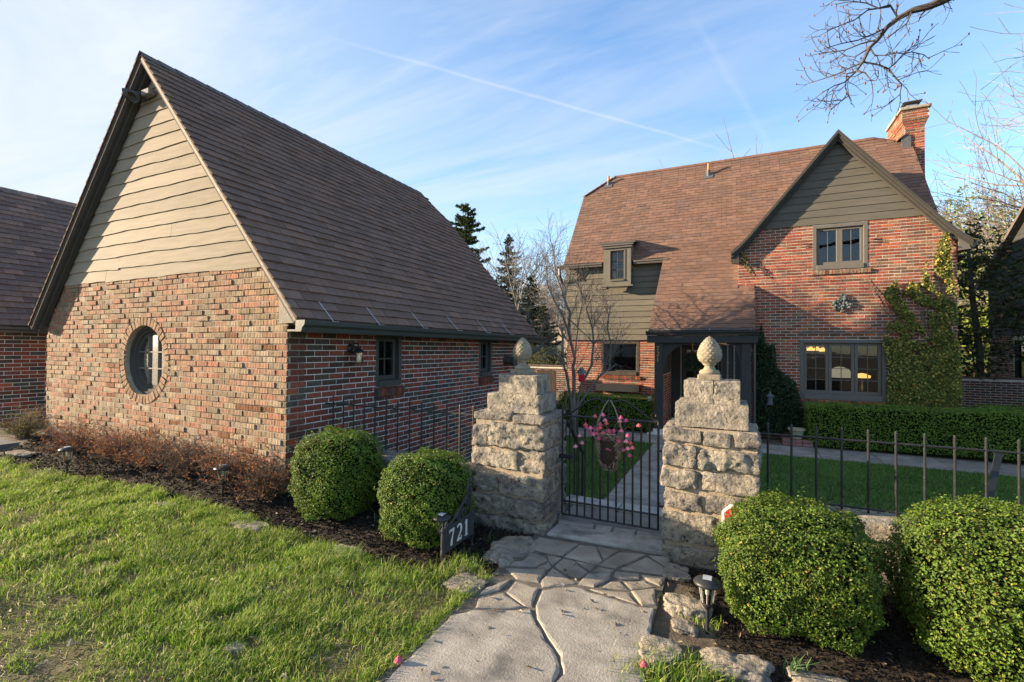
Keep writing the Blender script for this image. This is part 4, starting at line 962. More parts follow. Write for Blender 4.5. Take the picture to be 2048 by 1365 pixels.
# shutter dogs (small black iron hooks on the brick)
for (x, y_, z, s) in ((2.72, FGY, 4.05, 1), (1.52, FGY, 4.05, -1), (-2.38, LWY, 1.36, 1), (-3.66, LWY, 1.36, -1)):
    t = thing('shutter_hook', {(4.05, 1): 'black iron shutter hooks on the ivy side of the upper gable window', (4.05, -1): 'black iron shutter hooks on the porch side of the upper gable window', (1.36, 1): 'black iron shutter hooks between the flower box window and the porch', (1.36, -1): 'black iron shutter hooks on the garage side of the flower box window'}[z, s], 'hook', (x, y_-.02, z), 'iron shutter hooks')
    for dz in (-.03, .03):
        m = MB(); m.tube([(x, y_, z+dz), (x, y_-.03, z+dz), (x+.16*s, y_-.035, z+dz-.01)], .008, 5); m.build('hook', K['black'], t)
# dark room linings behind the gable windows
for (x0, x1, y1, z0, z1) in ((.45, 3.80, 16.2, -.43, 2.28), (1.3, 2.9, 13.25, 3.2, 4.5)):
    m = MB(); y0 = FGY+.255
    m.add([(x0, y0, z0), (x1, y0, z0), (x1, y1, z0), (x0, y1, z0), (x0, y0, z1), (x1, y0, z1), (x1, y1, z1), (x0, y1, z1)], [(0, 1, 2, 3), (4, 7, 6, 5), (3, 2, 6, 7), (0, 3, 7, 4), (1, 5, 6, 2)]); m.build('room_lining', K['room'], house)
# ---- lights seen through the lower window
def domelamp(name, label, c, r, h, matl, foot=True):
    t = thing(name, label, 'lamp', (c[0], c[1], -.44 if foot else c[2]))
    m = MB(); m.lathe([(.02, h), (r*.25, h*.98), (r*.6, h*.8), (r*.88, h*.45), (r, .06), (r*.98, 0), (r*.95, .0), (r*.85, .42*h), (r*.2, h*.93)], c, 24); m.build('shade', matl, t, smooth=True)
    if foot:
        m = MB(); m.lathe([(.09, -.42), (.09, -.40), (.02, -.36), (.015, .0), (.012, h*.9)], c, 12); m.build('stem', K['bark_dark'], t)
        m = MB(); m.box(c[0]-.3, c[0]+.3, c[1]-.25, c[1]+.25, c[2]-.46, c[2]-.421); 
        for sx in (-.27, .27):
            for sy in (-.22, .22): m.box(c[0]+sx-.02, c[0]+sx+.02, c[1]+sy-.02, c[1]+sy+.02, -.44, c[2]-.46)
        m.build('side_table', K['bark_dark'], t)
    return t
p = onp(1680, 755, 1, 13.35); domelamp('table_lamp', 'leaded glass dome table lamp behind the middle window sash', p, .27, .25, K['stained'])
p = onp(1724, 756, 1, 13.9); domelamp('table_lamp', 'small orange lit dome lamp behind the right window sash', p, .17, .11, K['lit'])
p = onp(1628, 700, 1, 14.2); cl = thing('ceiling_light', 'row of lit orange glass shades hanging inside the big front window', 'lamp', (p[0], p[1], 2.29))
for i in range(4):
    c = p+np.array([(i-1.5)*.13, .05*(i % 2), .0-(.02 if i == 3 else 0)]); m = MB(); m.lathe([(.02, .08), (.05, .05), (.075, 0), (.07, -.02), (.05, .0), (.02, .05)], c, 14); sh = m.build('shade', K['lit'], cl, smooth=True)
m = MB(); m.tube([(p[0], p[1]+.03, 2.295), (p[0], p[1]+.03, p[2]+.10)], .012, 6); m.tube([p+[-.22, .03, .09], p+[.22, .03, .09]], .012, 6); m.build('stem', K['gold'], cl)
for nm_, pos, e in (('lamp_light', onp(1628, 705, 1, 14.2), 1.2), ('lamp_light', onp(1724, 765, 1, 13.85), .4)):
    ld = bpy.data.lights.new(nm_, 'POINT'); ld.energy = e; ld.color = (1, .55, .22); ld.shadow_soft_size = .08; lo = bpy.data.objects.new(nm_, ld); COL.objects.link(lo); lo.location = pos-np.array([0, 0, .12])
# wreath hanging at the porch
wp = onp(1385, 722, 1, 12.5); wr = thing('hanging_wreath', 'leafy green hanging basket in the porch opening', 'plant', wp+[0, 0, -.1])
# ------------------------------------------------------------------ foliage generator
def leaf_cloud(P, N, size, cols, rg, aspect=.5, jitter=.6, bend=.15):
    """P points, N preferred normals (unit), size array, cols (n,3): one folded 4-vertex leaf per point"""
    n = len(P); size = np.broadcast_to(size, (n,))
    N = N+rg.normal(0, jitter, (n, 3)); N /= np.linalg.norm(N, axis=1)[:, None]+1e-9
    t = rg.normal(0, 1, (n, 3)); t -= N*(t*N).sum(1)[:, None]; t /= np.linalg.norm(t, axis=1)[:, None]+1e-9
    b = np.cross(N, t); L = size[:, None]
    v = np.empty((n, 4, 3)); v[:, 0] = P-t*L*.5; v[:, 1] = P+b*L*aspect*.5+N*L*bend; v[:, 2] = P+t*L*.5; v[:, 3] = P-b*L*aspect*.5+N*L*bend
    q = np.arange(n*4).reshape(n, 4); return v.reshape(-1, 3), q, np.repeat(cols, 4, 0)
def leafcols(rg, n, pal, spread=.25):
    w = np.array([p[0] for p in pal], float); w /= w.sum(); idx = rg.choice(len(pal), n, p=w); base = np.array([p[1] for p in pal])[idx]
    return base*rg.uniform(1-spread, 1+spread, (n, 1))
BOX_PAL = [(5, (0.097, 0.170, 0.018)), (3, (0.067, 0.126, 0.015)), (2, (0.149, 0.218, 0.026)), (.7, (0.253, 0.276, 0.045)), (.15, (0.327, 0.211, 0.045))]
BOX_PAL_Y = [(5, (.088, .150, .016)), (4, (.060, .112, .013)), (2, (.135, .185, .022)), (.5, (.24, .24, .04)), (.08, (.32, .18, .04))]
HEDGE_PAL = [(5, (0.128, 0.213, 0.030)), (3, (0.089, 0.152, 0.025)), (1.5, (0.203, 0.276, 0.046))]
IVY_PAL = [(4, (0.131, 0.163, 0.040)), (3, (0.094, 0.120, 0.032)), (2, (0.321, 0.295, 0.063)), (1, (0.498, 0.328, 0.089))]
def dir_sphere(rg, n):
    d = rg.normal(0, 1, (n, 3)); return d/np.linalg.norm(d, axis=1)[:, None]
def lump(d, seed, a=.10, s=2.4):
    return 1+a*(2*vnoise(d[:, 0]*s+7+seed, d[:, 1]*s+d[:, 2]*s*1.3+3, 1, seed)-1)+a*.5*(2*vnoise(d[:, 0]*s*2.6+1, d[:, 2]*s*2.6+d[:, 1]*4+seed, 1, seed+5)-1)
def boxwood(name, label, c, rx, ry, rz, n, pal, seed, leaf=.020, sq=3.3):
    """clipped round shrub; c is the centre, base at ground"""
    rg = np.random.default_rng(seed); g = ground_z(c[0], c[1]); t = thing(name, label, 'shrub', (c[0], c[1], g), 'clipped boxwoods')
    d = dir_sphere(rg, n); k = (np.abs(d)**sq).sum(1)**(-1/sq)     # superellipsoid
    shell = 1-np.abs(rg.normal(0, .055, n))-.16*(rg.random(n) < .12); sprig = np.where(rg.random(n) < .05, rg.uniform(1.0, 1.07, n), 1.0)
    R = np.array([rx, ry, rz]); lm = lump(d, seed, .09, 2.4)*lump(d, seed+40, .05, 7.0)
    P = np.array(c)+d*k[:, None]*R*(shell*sprig*lm)[:, None]
    keep = P[:, 2] > g+.03; P = P[keep]; d = d[keep]
    nn = d/R; nn /= np.linalg.norm(nn, axis=1)[:, None]
    # upright young shoots breaking the clipped outline
    ns = n//260; si = rg.integers(0, len(P), ns); sp_ = [P[k_]+nn[k_]*t_+np.array([0, 0, t_*.6])+rg.normal(0, .006, 3) for k_ in si if d[k_][2] > -.2 for t_ in np.linspace(.005, rg.uniform(.02, .065), 7)]
    sn = np.array([nn[k_] for k_ in si if d[k_][2] > -.2 for _ in range(7)]); P = np.concatenate([P, np.array(sp_)]); nn = np.concatenate([nn, sn])
    C_ = leafcols(rg, len(P), pal); pv = fbm(P[:, 0]*1.0+P[:, 1]*.6, P[:, 2]+P[:, 1]*.5, 7, seed); C_ = C_*(.62+.76*pv)[:, None]
    v, q, cc = leaf_cloud(P, nn+np.array([0, 0, .35]), rg.uniform(leaf*.7, leaf*1.3, len(P)), C_, rg, .6, .55)
    MB().add(v, q, c=cc).build('foliage', K['leaf'], t, kind='stuff')
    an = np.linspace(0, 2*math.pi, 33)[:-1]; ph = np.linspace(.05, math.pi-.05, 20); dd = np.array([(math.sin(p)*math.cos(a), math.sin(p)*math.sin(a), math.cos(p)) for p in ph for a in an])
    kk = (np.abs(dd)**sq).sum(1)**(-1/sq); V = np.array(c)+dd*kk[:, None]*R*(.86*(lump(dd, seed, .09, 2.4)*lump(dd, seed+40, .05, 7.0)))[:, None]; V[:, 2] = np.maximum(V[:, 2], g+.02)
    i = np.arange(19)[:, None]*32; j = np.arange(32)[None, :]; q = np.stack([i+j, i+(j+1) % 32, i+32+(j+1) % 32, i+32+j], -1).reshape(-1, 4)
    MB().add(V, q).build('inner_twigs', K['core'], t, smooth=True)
    m = MB()
    for k in range(6):
        a = k*1.05+seed; m.tube([(c[0]+.04*math.cos(a), c[1]+.04*math.sin(a), g-.02), (c[0]+.3*rx*math.cos(a), c[1]+.3*ry*math.sin(a), g+.25*rz), (c[0]+.6*rx*math.cos(a), c[1]+.6*ry*math.sin(a), g+.7*rz)], [.014, .010, .005], 5)
    m.build('stem', K['bark'], t); return t
def hedge(label, x0, x1, y0, y1, z0, z1, n, pal, seed, leaf=.035, slope=0.0, group='clipped hedges'):
    rg = np.random.default_rng(seed); t = thing('clipped_hedge', label, 'hedge', ((x0+x1)/2, (y0+y1)/2, z0), group)
    areas = np.array([(x1-x0)*(z1-z0), (x1-x0)*(y1-y0), (y1-y0)*(z1-z0), (y1-y0)*(z1-z0), (x1-x0)*(z1-z0)*.4]); f = rg.choice(5, n, p=areas/areas.sum())
    a, b = rg.random(n), rg.random(n); P = np.empty((n, 3)); N = np.zeros((n, 3))
    P[:, 0] = x0+(x1-x0)*a; P[:, 1] = y0+(y1-y0)*b; P[:, 2] = z0+.04+(z1-z0-.04)*b
    m0 = f == 0; P[m0, 1] = y0; N[m0] = (0, -1, .3); m1 = f == 1; P[m1, 2] = z1; N[m1] = (0, -.1, 1)
    m2 = f == 2; P[m2, 0] = x0; P[m2, 1] = y0+(y1-y0)*a[m2]; N[m2] = (-1, 0, .2); m3 = f == 3; P[m3, 0] = x1; P[m3, 1] = y0+(y1-y0)*a[m3]; N[m3] = (1, 0, .2); m4 = f == 4; P[m4, 1] = y1; N[m4] = (0, 1, .2)
    wob = (fbm(P[:, 0]+P[:, 1], P[:, 2]+P[:, 1]*.7, 2.2, seed)-.5)*.13+rg.normal(0, .016, n); hole = rg.random(n) < .15
    P += N*(wob-hole*rg.uniform(0, .10, n))[:, None]; P[:, 2] = np.maximum(P[:, 2], z0+.02); P[:, 2] += slope*(P[:, 0]-x0)
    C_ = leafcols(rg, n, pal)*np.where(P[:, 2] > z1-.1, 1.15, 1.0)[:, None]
    v, q, cc = leaf_cloud(P, N+np.array([0, 0, .3]), rg.uniform(leaf*.7, leaf*1.3, n), C_, rg, .55, .5); MB().add(v, q, c=cc).build('foliage', K['leaf_dull'], t, kind='stuff')
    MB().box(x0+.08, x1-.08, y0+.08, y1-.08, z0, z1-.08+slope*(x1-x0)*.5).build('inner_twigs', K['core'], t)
    m = MB()
    for k in range(int((x1-x0)/.25)): x = x0+.15+k*.25; m.tube([(x, (y0+y1)/2, z0-.02), (x+.03, (y0+y1)/2-.1, z0+.25), (x+.06, y0+.12, z1-.15)], [.014, .01, .006], 5)
    m.build('stem', K['bark'], t); return t

# ------------------------------------------------------------------ terrain
CYZ = -.45
def ground_z(x, y):
    x = np.asarray(x, float); y = np.asarray(y, float)
    front = .16*sstep(2.75, 3.45, y)*sstep(-4.0, -4.9, x)+.05*sstep(2.6, 3.6, y)*sstep(-1.9, -2.6, x)+.04*sstep(2.6, 3.6, y)*sstep(.1, .8, x)
    front = front+.035*(fbm(x, y, .9, 3)-.5)*sstep(1.52, 1.75, np.abs(x+1.0))
    court = CYZ+0*x
    left = .13+0*x
    back = sstep(4.02, 4.10, y)
    r = np.where(x < -4.32, front*(1-sstep(3.5, 6, y))+left*sstep(3.5, 6, y), front*(1-back)+court*back)
    # behind the house: level, then a hill on the right and gentle rise elsewhere
    far = sstep(38, 44, y)
    hill = 13*sstep(44, 120, y)*sstep(-25, 10, x)+2.5*sstep(45, 130, y)
    r = np.where(y > 20, CYZ*(1)+hill*far, r)
    return r
def gz(x, y): return float(ground_z(x, y))
xs = np.unique(np.concatenate([np.linspace(-600, -40, 12), np.linspace(-40, -12, 15), np.linspace(-12, 6, 121), np.linspace(6, 40, 35), np.linspace(40, 600, 15), [-4.33, -4.31]]))
ys = np.unique(np.concatenate([np.linspace(-300, -10, 8), np.linspace(-10, 0, 11), np.linspace(0, 4.02, 45), [4.02, 4.06, 4.10], np.linspace(4.2, 20, 40), np.linspace(20.01, 130, 60), np.linspace(130, 900, 12)]))
XX, YY = np.meshgrid(xs, ys); ZZ = ground_z(XX, YY); nx_, ny_ = len(xs), len(ys)
i = np.arange(ny_-1)[:, None]*nx_; j = np.arange(nx_-1)[None, :]; q = np.stack([i+j, i+j+1, i+nx_+j+1, i+nx_+j], -1).reshape(-1, 4)
_v = np.stack([XX.ravel(), YY.ravel(), ZZ.ravel()], 1)
fc = _v[q].mean(1); isf = fc[:, 1] > 20
struct('ground', MB().add(_v, q[~isf]), K['soil']); struct('hill', MB().add(_v, q[isf]), K['hill'], smooth=True)
# courtyard turf sheet, walks, mulch sheets
def sheet(name, poly, matl, dz, step=.15):
    poly = np.array(poly); x0, y0 = poly.min(0); x1, y1 = poly.max(0); gx = np.arange(x0, x1+step, step); gy = np.arange(y0, y1+step, step); A, B = np.meshgrid(gx, gy); n = len(gx)
    i = np.arange(len(gy)-1)[:, None]*n; j = np.arange(n-1)[None, :]; q = np.stack([i+j, i+j+1, i+n+j+1, i+n+j], -1).reshape(-1, 4)
    cx_, cy_ = A.ravel()[q].mean(1), B.ravel()[q].mean(1); q = q[inpoly(cx_, cy_, poly)]
    return struct(name, MB().add(np.stack([A.ravel(), B.ravel(), ground_z(A, B).ravel()+dz], 1), q), matl)
WX0, WX1 = -1.62, -.45
struct('courtyard_lawn', MB().box(-4.25, 9.0, 4.45, 13.6, CYZ-.3, CYZ+.010), K['turf'])
def slabs(name, rects, z, matl, seed, col=(.245, .225, .195)):
    rg = random.Random(seed); base = MB()
    xs_ = [r[0] for r in rects]+[r[1] for r in rects]; ys_ = [r[2] for r in rects]+[r[3] for r in rects]
    base.box(min(xs_)-.02, max(xs_)+.02, min(ys_)-.02, max(ys_)+.02, z-.10, z+.012); b = struct(name, base, K['soil'])
    for r in rects:
        k = rg.uniform(.85, 1.12); m = MB(); m.box(r[0]+.006, r[1]-.006, r[2]+.006, r[3]-.006, z-.02, z+.030+rg.uniform(-.004, .004), c=tuple(c*k for c in col), b=.008); m.build('slab', matl, b)
    return b
rg = random.Random(2); rr = []; y = 4.95
while y < 10.6:
    h = rg.uniform(.55, 1.05); y2 = min(y+h, 10.64)
    if y2-y < .2: break
    if rg.random() < .5: xm = rg.uniform(WX0+.4, WX1-.4); rr += [(WX0, xm, y, y2), (xm, WX1, y, y2)]
    else: rr.append((WX0, WX1, y, y2))
    y = y2
slabs('garden_walk', rr, CYZ, K['flag'], 4)
rr = []; x = -4.2
while x < 8.5:
    w = rg.uniform(.8, 1.3); x2 = min(x+w, 8.6); rr.append((x, x2, 10.665, 11.70)); x = x2
slabs('house_walk', rr, CYZ+.001, K['flag'], 5, (.25, .23, .20))
struct('hedge_bed', MB().box(-4.3, 8.6, 11.73, 13.55, CYZ-.05, CYZ+.02), K['soil'])

# ------------------------------------------------------------------ flagstone path in front of the gate (outlines laid out on the ground)
def crop(a, b): q_ = onp(760+a/2.926, 960+b/2.926, 2, .0); return (q_[0], q_[1])
FL = [
 [(850, 410), (930, 350), (1160, 392), (1070, 460), (1000, 450)], [(1165, 395), (1265, 405), (1300, 490), (1270, 515), (1075, 465)], [(1272, 406), (1395, 430), (1308, 488)],
 [(1400, 440), (1560, 455), (1380, 535), (1280, 515)], [(1575, 460), (1700, 468), (1690, 522), (1672, 526)], [(1560, 470), (1665, 530), (1680, 575), (1400, 540)],
 [(740, 520), (845, 430), (970, 465), (980, 490), (915, 525)], [(980, 460), (1060, 475), (1010, 518), (988, 490)], [(920, 532), (990, 498), (1005, 525), (980, 540)],
 [(1020, 522), (1070, 480), (1130, 490), (1215, 560), (1150, 605)], [(1137, 490), (1265, 517), (1232, 550)], [(1240, 556), (1277, 522), (1370, 545), (1340, 560)],
 [(735, 537), (970, 542), (930, 620), (800, 600)], [(1010, 532), (1150, 620), (1140, 628), (945, 650), (935, 610)], [(1157, 630), (1215, 567), (1350, 562), (1345, 597), (1250, 645)],
 [(1375, 552), (1520, 567), (1520, 600), (1405, 602), (1360, 580)], [(1525, 572), (1675, 587), (1640, 640), (1560, 607)], [(1350, 612), (1408, 612), (1455, 663), (1280, 655)],
 [(1420, 612), (1550, 607), (1610, 645), (1470, 663)], [(620, 652), (770, 600), (700, 665), (575, 695)], [(735, 675), (790, 612), (930, 652), (890, 765), (850, 762)],
 [(570, 712), (720, 682), (845, 765), (720, 780), (560, 772)], [(1225, 657), (1460, 677), (1510, 748), (1250, 668)], [(1472, 672), (1610, 657), (1615, 755), (1527, 750)],
]
path_base = MB(); path_base.box(-1.56, -.44, -1.2, 3.86, -.08, .017); path = struct('front_path', path_base, K['joint'])
def flagstone(poly, top, seed, parent, col, th=.05, name='flagstone', rag=.010):
    """polygon with slightly ragged, rounded-over edge"""
    rg = random.Random(seed); pts = []
    n = len(poly); cx_ = sum(p[0] for p in poly)/n; cy_ = sum(p[1] for p in poly)/n
    ar = sum(poly[k][0]*poly[(k+1) % n][1]-poly[(k+1) % n][0]*poly[k][1] for k in range(n))
    if ar < 0: poly = poly[::-1]
    for k in range(n):
        a, b = np.array(poly[k]), np.array(poly[(k+1) % n]); L = np.linalg.norm(b-a); s = max(1, int(L/.045))
        for e in range(s):
            p = a+(b-a)*e/s; dn = np.array([cx_, cy_])-p; dn /= np.linalg.norm(dn)+1e-9
            pts.append(p+dn*(-.004+rg.random()*rag*.8))
    n = len(pts); V = []; 
    def ring(ins, z, jit=0):
        for p in pts:
            dn = np.array([cx_, cy_])-p; L = np.linalg.norm(dn); V.append((p[0]+dn[0]/L*ins, p[1]+dn[1]/L*ins, z+rg.uniform(-jit, jit)))
    ring(0, -.03); ring(0, top-.012); ring(.006, top-.003, .001); ring(.022, top, .0015)
    Q = []
    for r in range(3):
        for k in range(n): Q.append((r*n+k, r*n+(k+1) % n, (r+1)*n+(k+1) % n, (r+1)*n+k))
    loop = V[3*n:4*n]
    T = [tuple(3*n+i for i in t) for t in tessellate_polygon([[Vector((v[0], v[1], 0)) for v in loop]])]
    m = MB(); m.add(V, Q, T, c=col); return m.build(name, K['flag'], parent)
rg = random.Random(12); FCOL = (.285, .25, .20)
for i, pl in enumerate(FL):
    k = rg.uniform(.85, 1.12); flagstone([crop(*p) for p in pl], .025+rg.uniform(-.003, .005), 100+i, path, tuple(c*k for c in FCOL))
A_ = [(545, 782), (720, 787), (886, 775), (896, 818), (960, 925), (1020, 1020), (1060, 1110), (1040, 1185)]
B_ = [(945, 663), (1140, 640), (1228, 672), (1520, 762), (1605, 772), (1585, 960), (1555, 1185), (1075, 1185), (1050, 1060), (985, 945), (915, 830), (905, 780)]
pa = [crop(*p) for p in A_]; pb = [crop(*p) for p in B_]
flagstone(pa+[(-1.02, 1.15), (-1.52, 1.1), (-1.52, 1.8), (-1.54, 2.4)], .026, 301, path, (.305, .278, .235), rag=.022)
flagstone(pb[:7]+[(-.47, 1.25), (-.98, 1.3)]+pb[7:], .027, 302, path, (.31, .282, .238), rag=.022)
flagstone([(-1.5, 1.07), (-1.02, 1.12), (-.99, 1.25), (-.47, 1.22), (-.47, -.4), (-1.5, -.3)], .028, 303, path, (.30, .28, .245))
# threshold slabs and steps at the gate
for i, pl in enumerate(([(975, 337), (1040, 282), (1345, 332), (1660, 382), (1665, 458)], [(1032, 257), (1255, 291), (1248, 311), (1045, 279)], [(1262, 292), (1363, 306), (1350, 330), (1254, 314)], [(1372, 309), (1500, 326), (1490, 354), (1360, 334)], [(1507, 329), (1660, 350), (1660, 378), (1497, 357)])):
    k = rg.uniform(.9, 1.1); flagstone([crop(*p) for p in pl], .045 if i == 0 else .05, 320+i, path, (.30*k, .285*k, .255*k))
st = thing('stone_steps', 'weathered stone landing and steps leading down behind the gate', 'steps', (-1.0, 4.6, CYZ))
m = MB(); m.box(-1.50, -.46, 4.06, 4.62, CYZ-.1, .030, c=(.20, .18, .155), b=.01); m.build('landing', K['flag'], st)
for i, (x0, x1) in enumerate(((-1.62, -1.05), (-1.04, -.40))):
    m = MB(); m.box(x0, x1, 4.63, 4.86, CYZ-.1, .055, c=(.40, .385, .35), b=.012); m.build('edge_stone', K['flag'], st)
m = MB(); m.box(-1.62, -.44, 4.87, 5.18, CYZ-.1, CYZ+.30, c=(.33, .32, .3), b=.012); m.build('step', K['flag'], st)
m = MB(); m.box(-1.62, -.44, 5.19, 5.48, CYZ-.1, CYZ+.15, c=(.30, .29, .275), b=.012); m.build('step', K['flag'], st)

# ------------------------------------------------------------------ rough stone blocks, pillars, low walls
def rough_block(mb, x0, x1, y0, y1, z0, z1, amp=.02, seed=0, res=.03, rnd=.018, cells=1.0, faces=None):
    """rock-faced block: subdivided box, corners rounded, surface pushed in and out by layered noise"""
    sz = np.array([x1-x0, y1-y0, z1-z0]); o = np.array([x0, y0, z0]); n = [max(2, int(round(s/res))) for s in sz]
    for ax in range(3):
        u, v = (ax+1) % 3, (ax+2) % 3
        for sgn in (0, 1):
            a = np.linspace(0, 1, n[u]+1); b = np.linspace(0, 1, n[v]+1); A, B = np.meshgrid(a, b); P = np.zeros(A.shape+(3,)); P[..., u] = A*sz[u]; P[..., v] = B*sz[v]; P[..., ax] = sgn*sz[ax]
            P = P.reshape(-1, 3); h = sz/2; qv = P-h; inner = np.clip(qv, -(h-rnd), h-rnd); dl = qv-inner; L = np.linalg.norm(dl, axis=1)[:, None]; qv = inner+dl/np.maximum(L, 1e-9)*np.minimum(L, rnd)
            W = qv+h+o
            nrm = dl/np.maximum(L, 1e-9); D = np.empty(len(W)); LV_ = np.empty((len(W), 3)); fq = np.array([1.0, 1.0, 1.6])
            for e, w in enumerate(W):
                a_ = w*fq*cells; N1 = mnoise.noise(Vector(tuple(a_*6+seed*7.3))); N2 = mnoise.noise(Vector(tuple(a_*15+seed*3.1))); N3 = abs(mnoise.noise(Vector(tuple(a_*29+seed)))); N4 = mnoise.noise(Vector(tuple(a_*60+seed)))
                D[e] = .75*N1+.7*N2-1.0*N3+.62+.22*N4; LV_[e] = mnoise.noise_vector(Vector(tuple(a_*11+seed*1.9)))
            W = W+LV_*amp*.20+nrm*(amp*.62*D)[:, None]
            k = n[u]+1; i = np.arange(n[v])[:, None]*k; j = np.arange(n[u])[None, :]; q = np.stack([i+j, i+j+1, i+k+j+1, i+k+j], -1).reshape(-1, 4)
            if sgn == 0: q = q[:, ::-1]
            mb.add(W, q)
    return mb
def stone(parent, x0, x1, y0, y1, z0, z1, amp, seed, matl=None, name='stone', res=.0165, rnd=.010):
    return rough_block(MB(), x0, x1, y0, y1, z0, z1, amp, seed, res, rnd).build(name, matl or K['limestone'], parent, smooth=True)
def pillar(label, X0, X1, Y0, Y1, rows, tiers, seed):
    t = thing('stone_gate_pillar', label, 'pillar', ((X0+X1)/2, (Y0+Y1)/2, 0), 'stone gate pillars')
    m = MB(); m.box(X0+.018, X1-.018, Y0+.018, Y1-.018, -.55, 1.02); core = m.build('mortar_core', K['pillar_mortar'], t)
    sd = seed; rg = random.Random(seed)
    for (z0, z1, cuts, amp) in rows:
        xs_ = [X0]+[X0+(X1-X0)*c for c in cuts]+[X1]
        for a in range(len(xs_)-1):
            sd += 1; j = rg.uniform(-.012, .012); ym = Y0+rg.uniform(.24, .34)
            stone(t, xs_[a]+(rg.uniform(.004, .022) if a else rg.uniform(-.012, .012)), xs_[a+1]-(rg.uniform(.004, .022) if a < len(xs_)-2 else rg.uniform(-.012, .012)), Y0+j, ym, z0+.004+rg.uniform(0, .026), z1-.006-rg.uniform(0, .030), amp*rg.uniform(.8, 1.5), sd)
        sd += 2   # side and rear stones
        for (xa, xb) in ((X0, X0+.2), (X1-.2, X1)):
            j = rg.uniform(-.006, .006); stone(t, xa+j, xb+j, ym+.015, Y1+rg.uniform(-.01, .01), z0+.006+rg.uniform(0, .02), z1-.012, amp*.8, sd+(xa > X0), res=.022)
    for (z0, z1, a0, a1, b0, b1, cut) in tiers:
        if cut:
            xm = X0+a0+(X1-X0-a0-a1)*cut; stone(t, X0+a0, xm-.002, Y0+b0, Y1-b1, z0, z1, .011, sd+20, rnd=.005, res=.017); stone(t, xm+.002, X1-a1, Y0+b0, Y1-b1, z0, z1, .011, sd+21, rnd=.005, res=.017); sd += 2
        else: sd += 1; stone(t, X0+a0, X1-a1, Y0+b0, Y1-b1, z0, z1, .009, sd+20, rnd=.005, res=.017)
    return t
PL = (-2.19, -1.49, 3.78, 4.36); PR = (-.51, .16, 3.80, 4.38)
pillar('stepped limestone gate pillar beside the garage fence, carrying a stone pine cone', *PL,
       [(-.12, .12, [.3, .72], .026), (.12, .31, [.48], .030), (.31, .52, [.38], .026), (.52, .735, [.66], .020), (.735, .945, [.22], .028), (.945, 1.04, [.55], .018)],
       [(1.035, 1.20, .10, .085, .08, .06, 0), (1.20, 1.375, .20, .12, .12, .12, 0)], 200)
pillar('stepped limestone gate pillar beside the lawn fence, carrying a stone pine cone', *PR,
       [(-.12, .14, [.62], .024), (.14, .40, [.58], .020), (.40, .56, [.45], .022), (.56, .73, [.40], .026), (.73, .90, [.38], .026), (.90, 1.03, [.42, .74], .018)],
       [(1.03, 1.21, .085, .075, .06, .07, 0), (1.21, 1.38, .145, .13, .11, .12, .53)], 260)
def finial(label, x, y, z):
    t = thing('pine_cone_finial', label, 'finial', (x, y, z), 'pine cone finials')
    m = MB(); m.box(x-.085, x+.085, y-.085, y+.085, z-.004, z+.045, b=.008); m.build('plinth', K['finial'], t)
    m = MB(); m.lathe([(.075, .045), (.078, .06), (.07, .075), (.05, .082), (.042, .092), (.036, .105), (.04, .115), (.052, .122), (.05, .134), (.03, .14)], (x, y, z), 28); m.build('stem', K['finial'], t, smooth=True)
    # egg-shaped cone with overlapping scales
    n, k = 72, 60; V = []; C_ = []
    for b in range(k):
        f = b/(k-1); zz_ = .125+.225*f; r = .098*math.sin(math.pi*min(1, (f*.92+.06))**.62)**.85 if f < 1 else .004
        r = .090*(max(0.0, 1-((f-.34)/.66)**1.7)**.8) if f > .34 else .090*(1-((.34-f)/.40)**2)**.55
        for a in range(n):
            an = a*2*math.pi/n; row = f*11.0; ph = an*14/(2*math.pi)+.5*(math.floor(row) % 2); fr_2 = row-math.floor(row); s = abs((ph-math.floor(ph))-.5)*2
            bump = max(0.0, 1-s**2*1.1)*(1-fr_2)**.7*.0065 - .002*(s > .86)
            if f < .10 or f > .97: bump *= .3
            V.append((x+(r+bump)*math.cos(an), y+(r+bump)*math.sin(an), z+zz_))
    i = np.arange(k-1)[:, None]*n; j = np.arange(n)[None, :]; q = np.stack([i+j, i+(j+1) % n, i+n+(j+1) % n, i+n+j], -1).reshape(-1, 4)
    MB().add(V, q, [(b_, (k-1)*n, (k-1)*n) for b_ in ()]).build('cone', K['finial'], t, smooth=True); return t
finial('stone pine cone on the pillar beside the garage', -1.83, 4.07, 1.378)
finial('stone pine cone on the pillar beside the lawn', -.19, 4.09, 1.383)
def low_wall(label, x0, x1, y0, y1, ztop, seed, n):
    t = thing('low_stone_wall', label, 'wall', ((x0+x1)/2, (y0+y1)/2, 0), 'low limestone walls'); m = MB(); m.box(x0+.03, x1-.03, y0+.03, y1-.03, -.55, ztop-.03); m.build('mortar_core', K['pillar_mortar'], t)
    rg = random.Random(seed)
    for r, (z0, z1) in enumerate(((-.1, .16), (.16, .36), (.36, ztop))):
        x = x0; k = 0
        while x < x1-.05:
            w = min(rg.uniform(.3, .6), x1-x)
            if x1-(x+w) < .15: w = x1-x
            k += 1; stone(t, x+.006, x+w-.006, y0+rg.uniform(-.02, .02), y1+rg.uniform(-.01, .01), z0+.006, z1-.006+(rg.uniform(-.02, .02) if r == 2 else 0), .024, seed+r*20+k, res=.030, rnd=.016); x += w
    return t
low_wall('low rough limestone wall under the fence between garage corner and pillar', -4.285, -2.21, 3.70, 4.08, .50, 330, 4)
low_wall('low rough limestone wall under the lawn fence beside the pillar', .18, 3.6, 3.86, 4.14, .50, 430, 6)

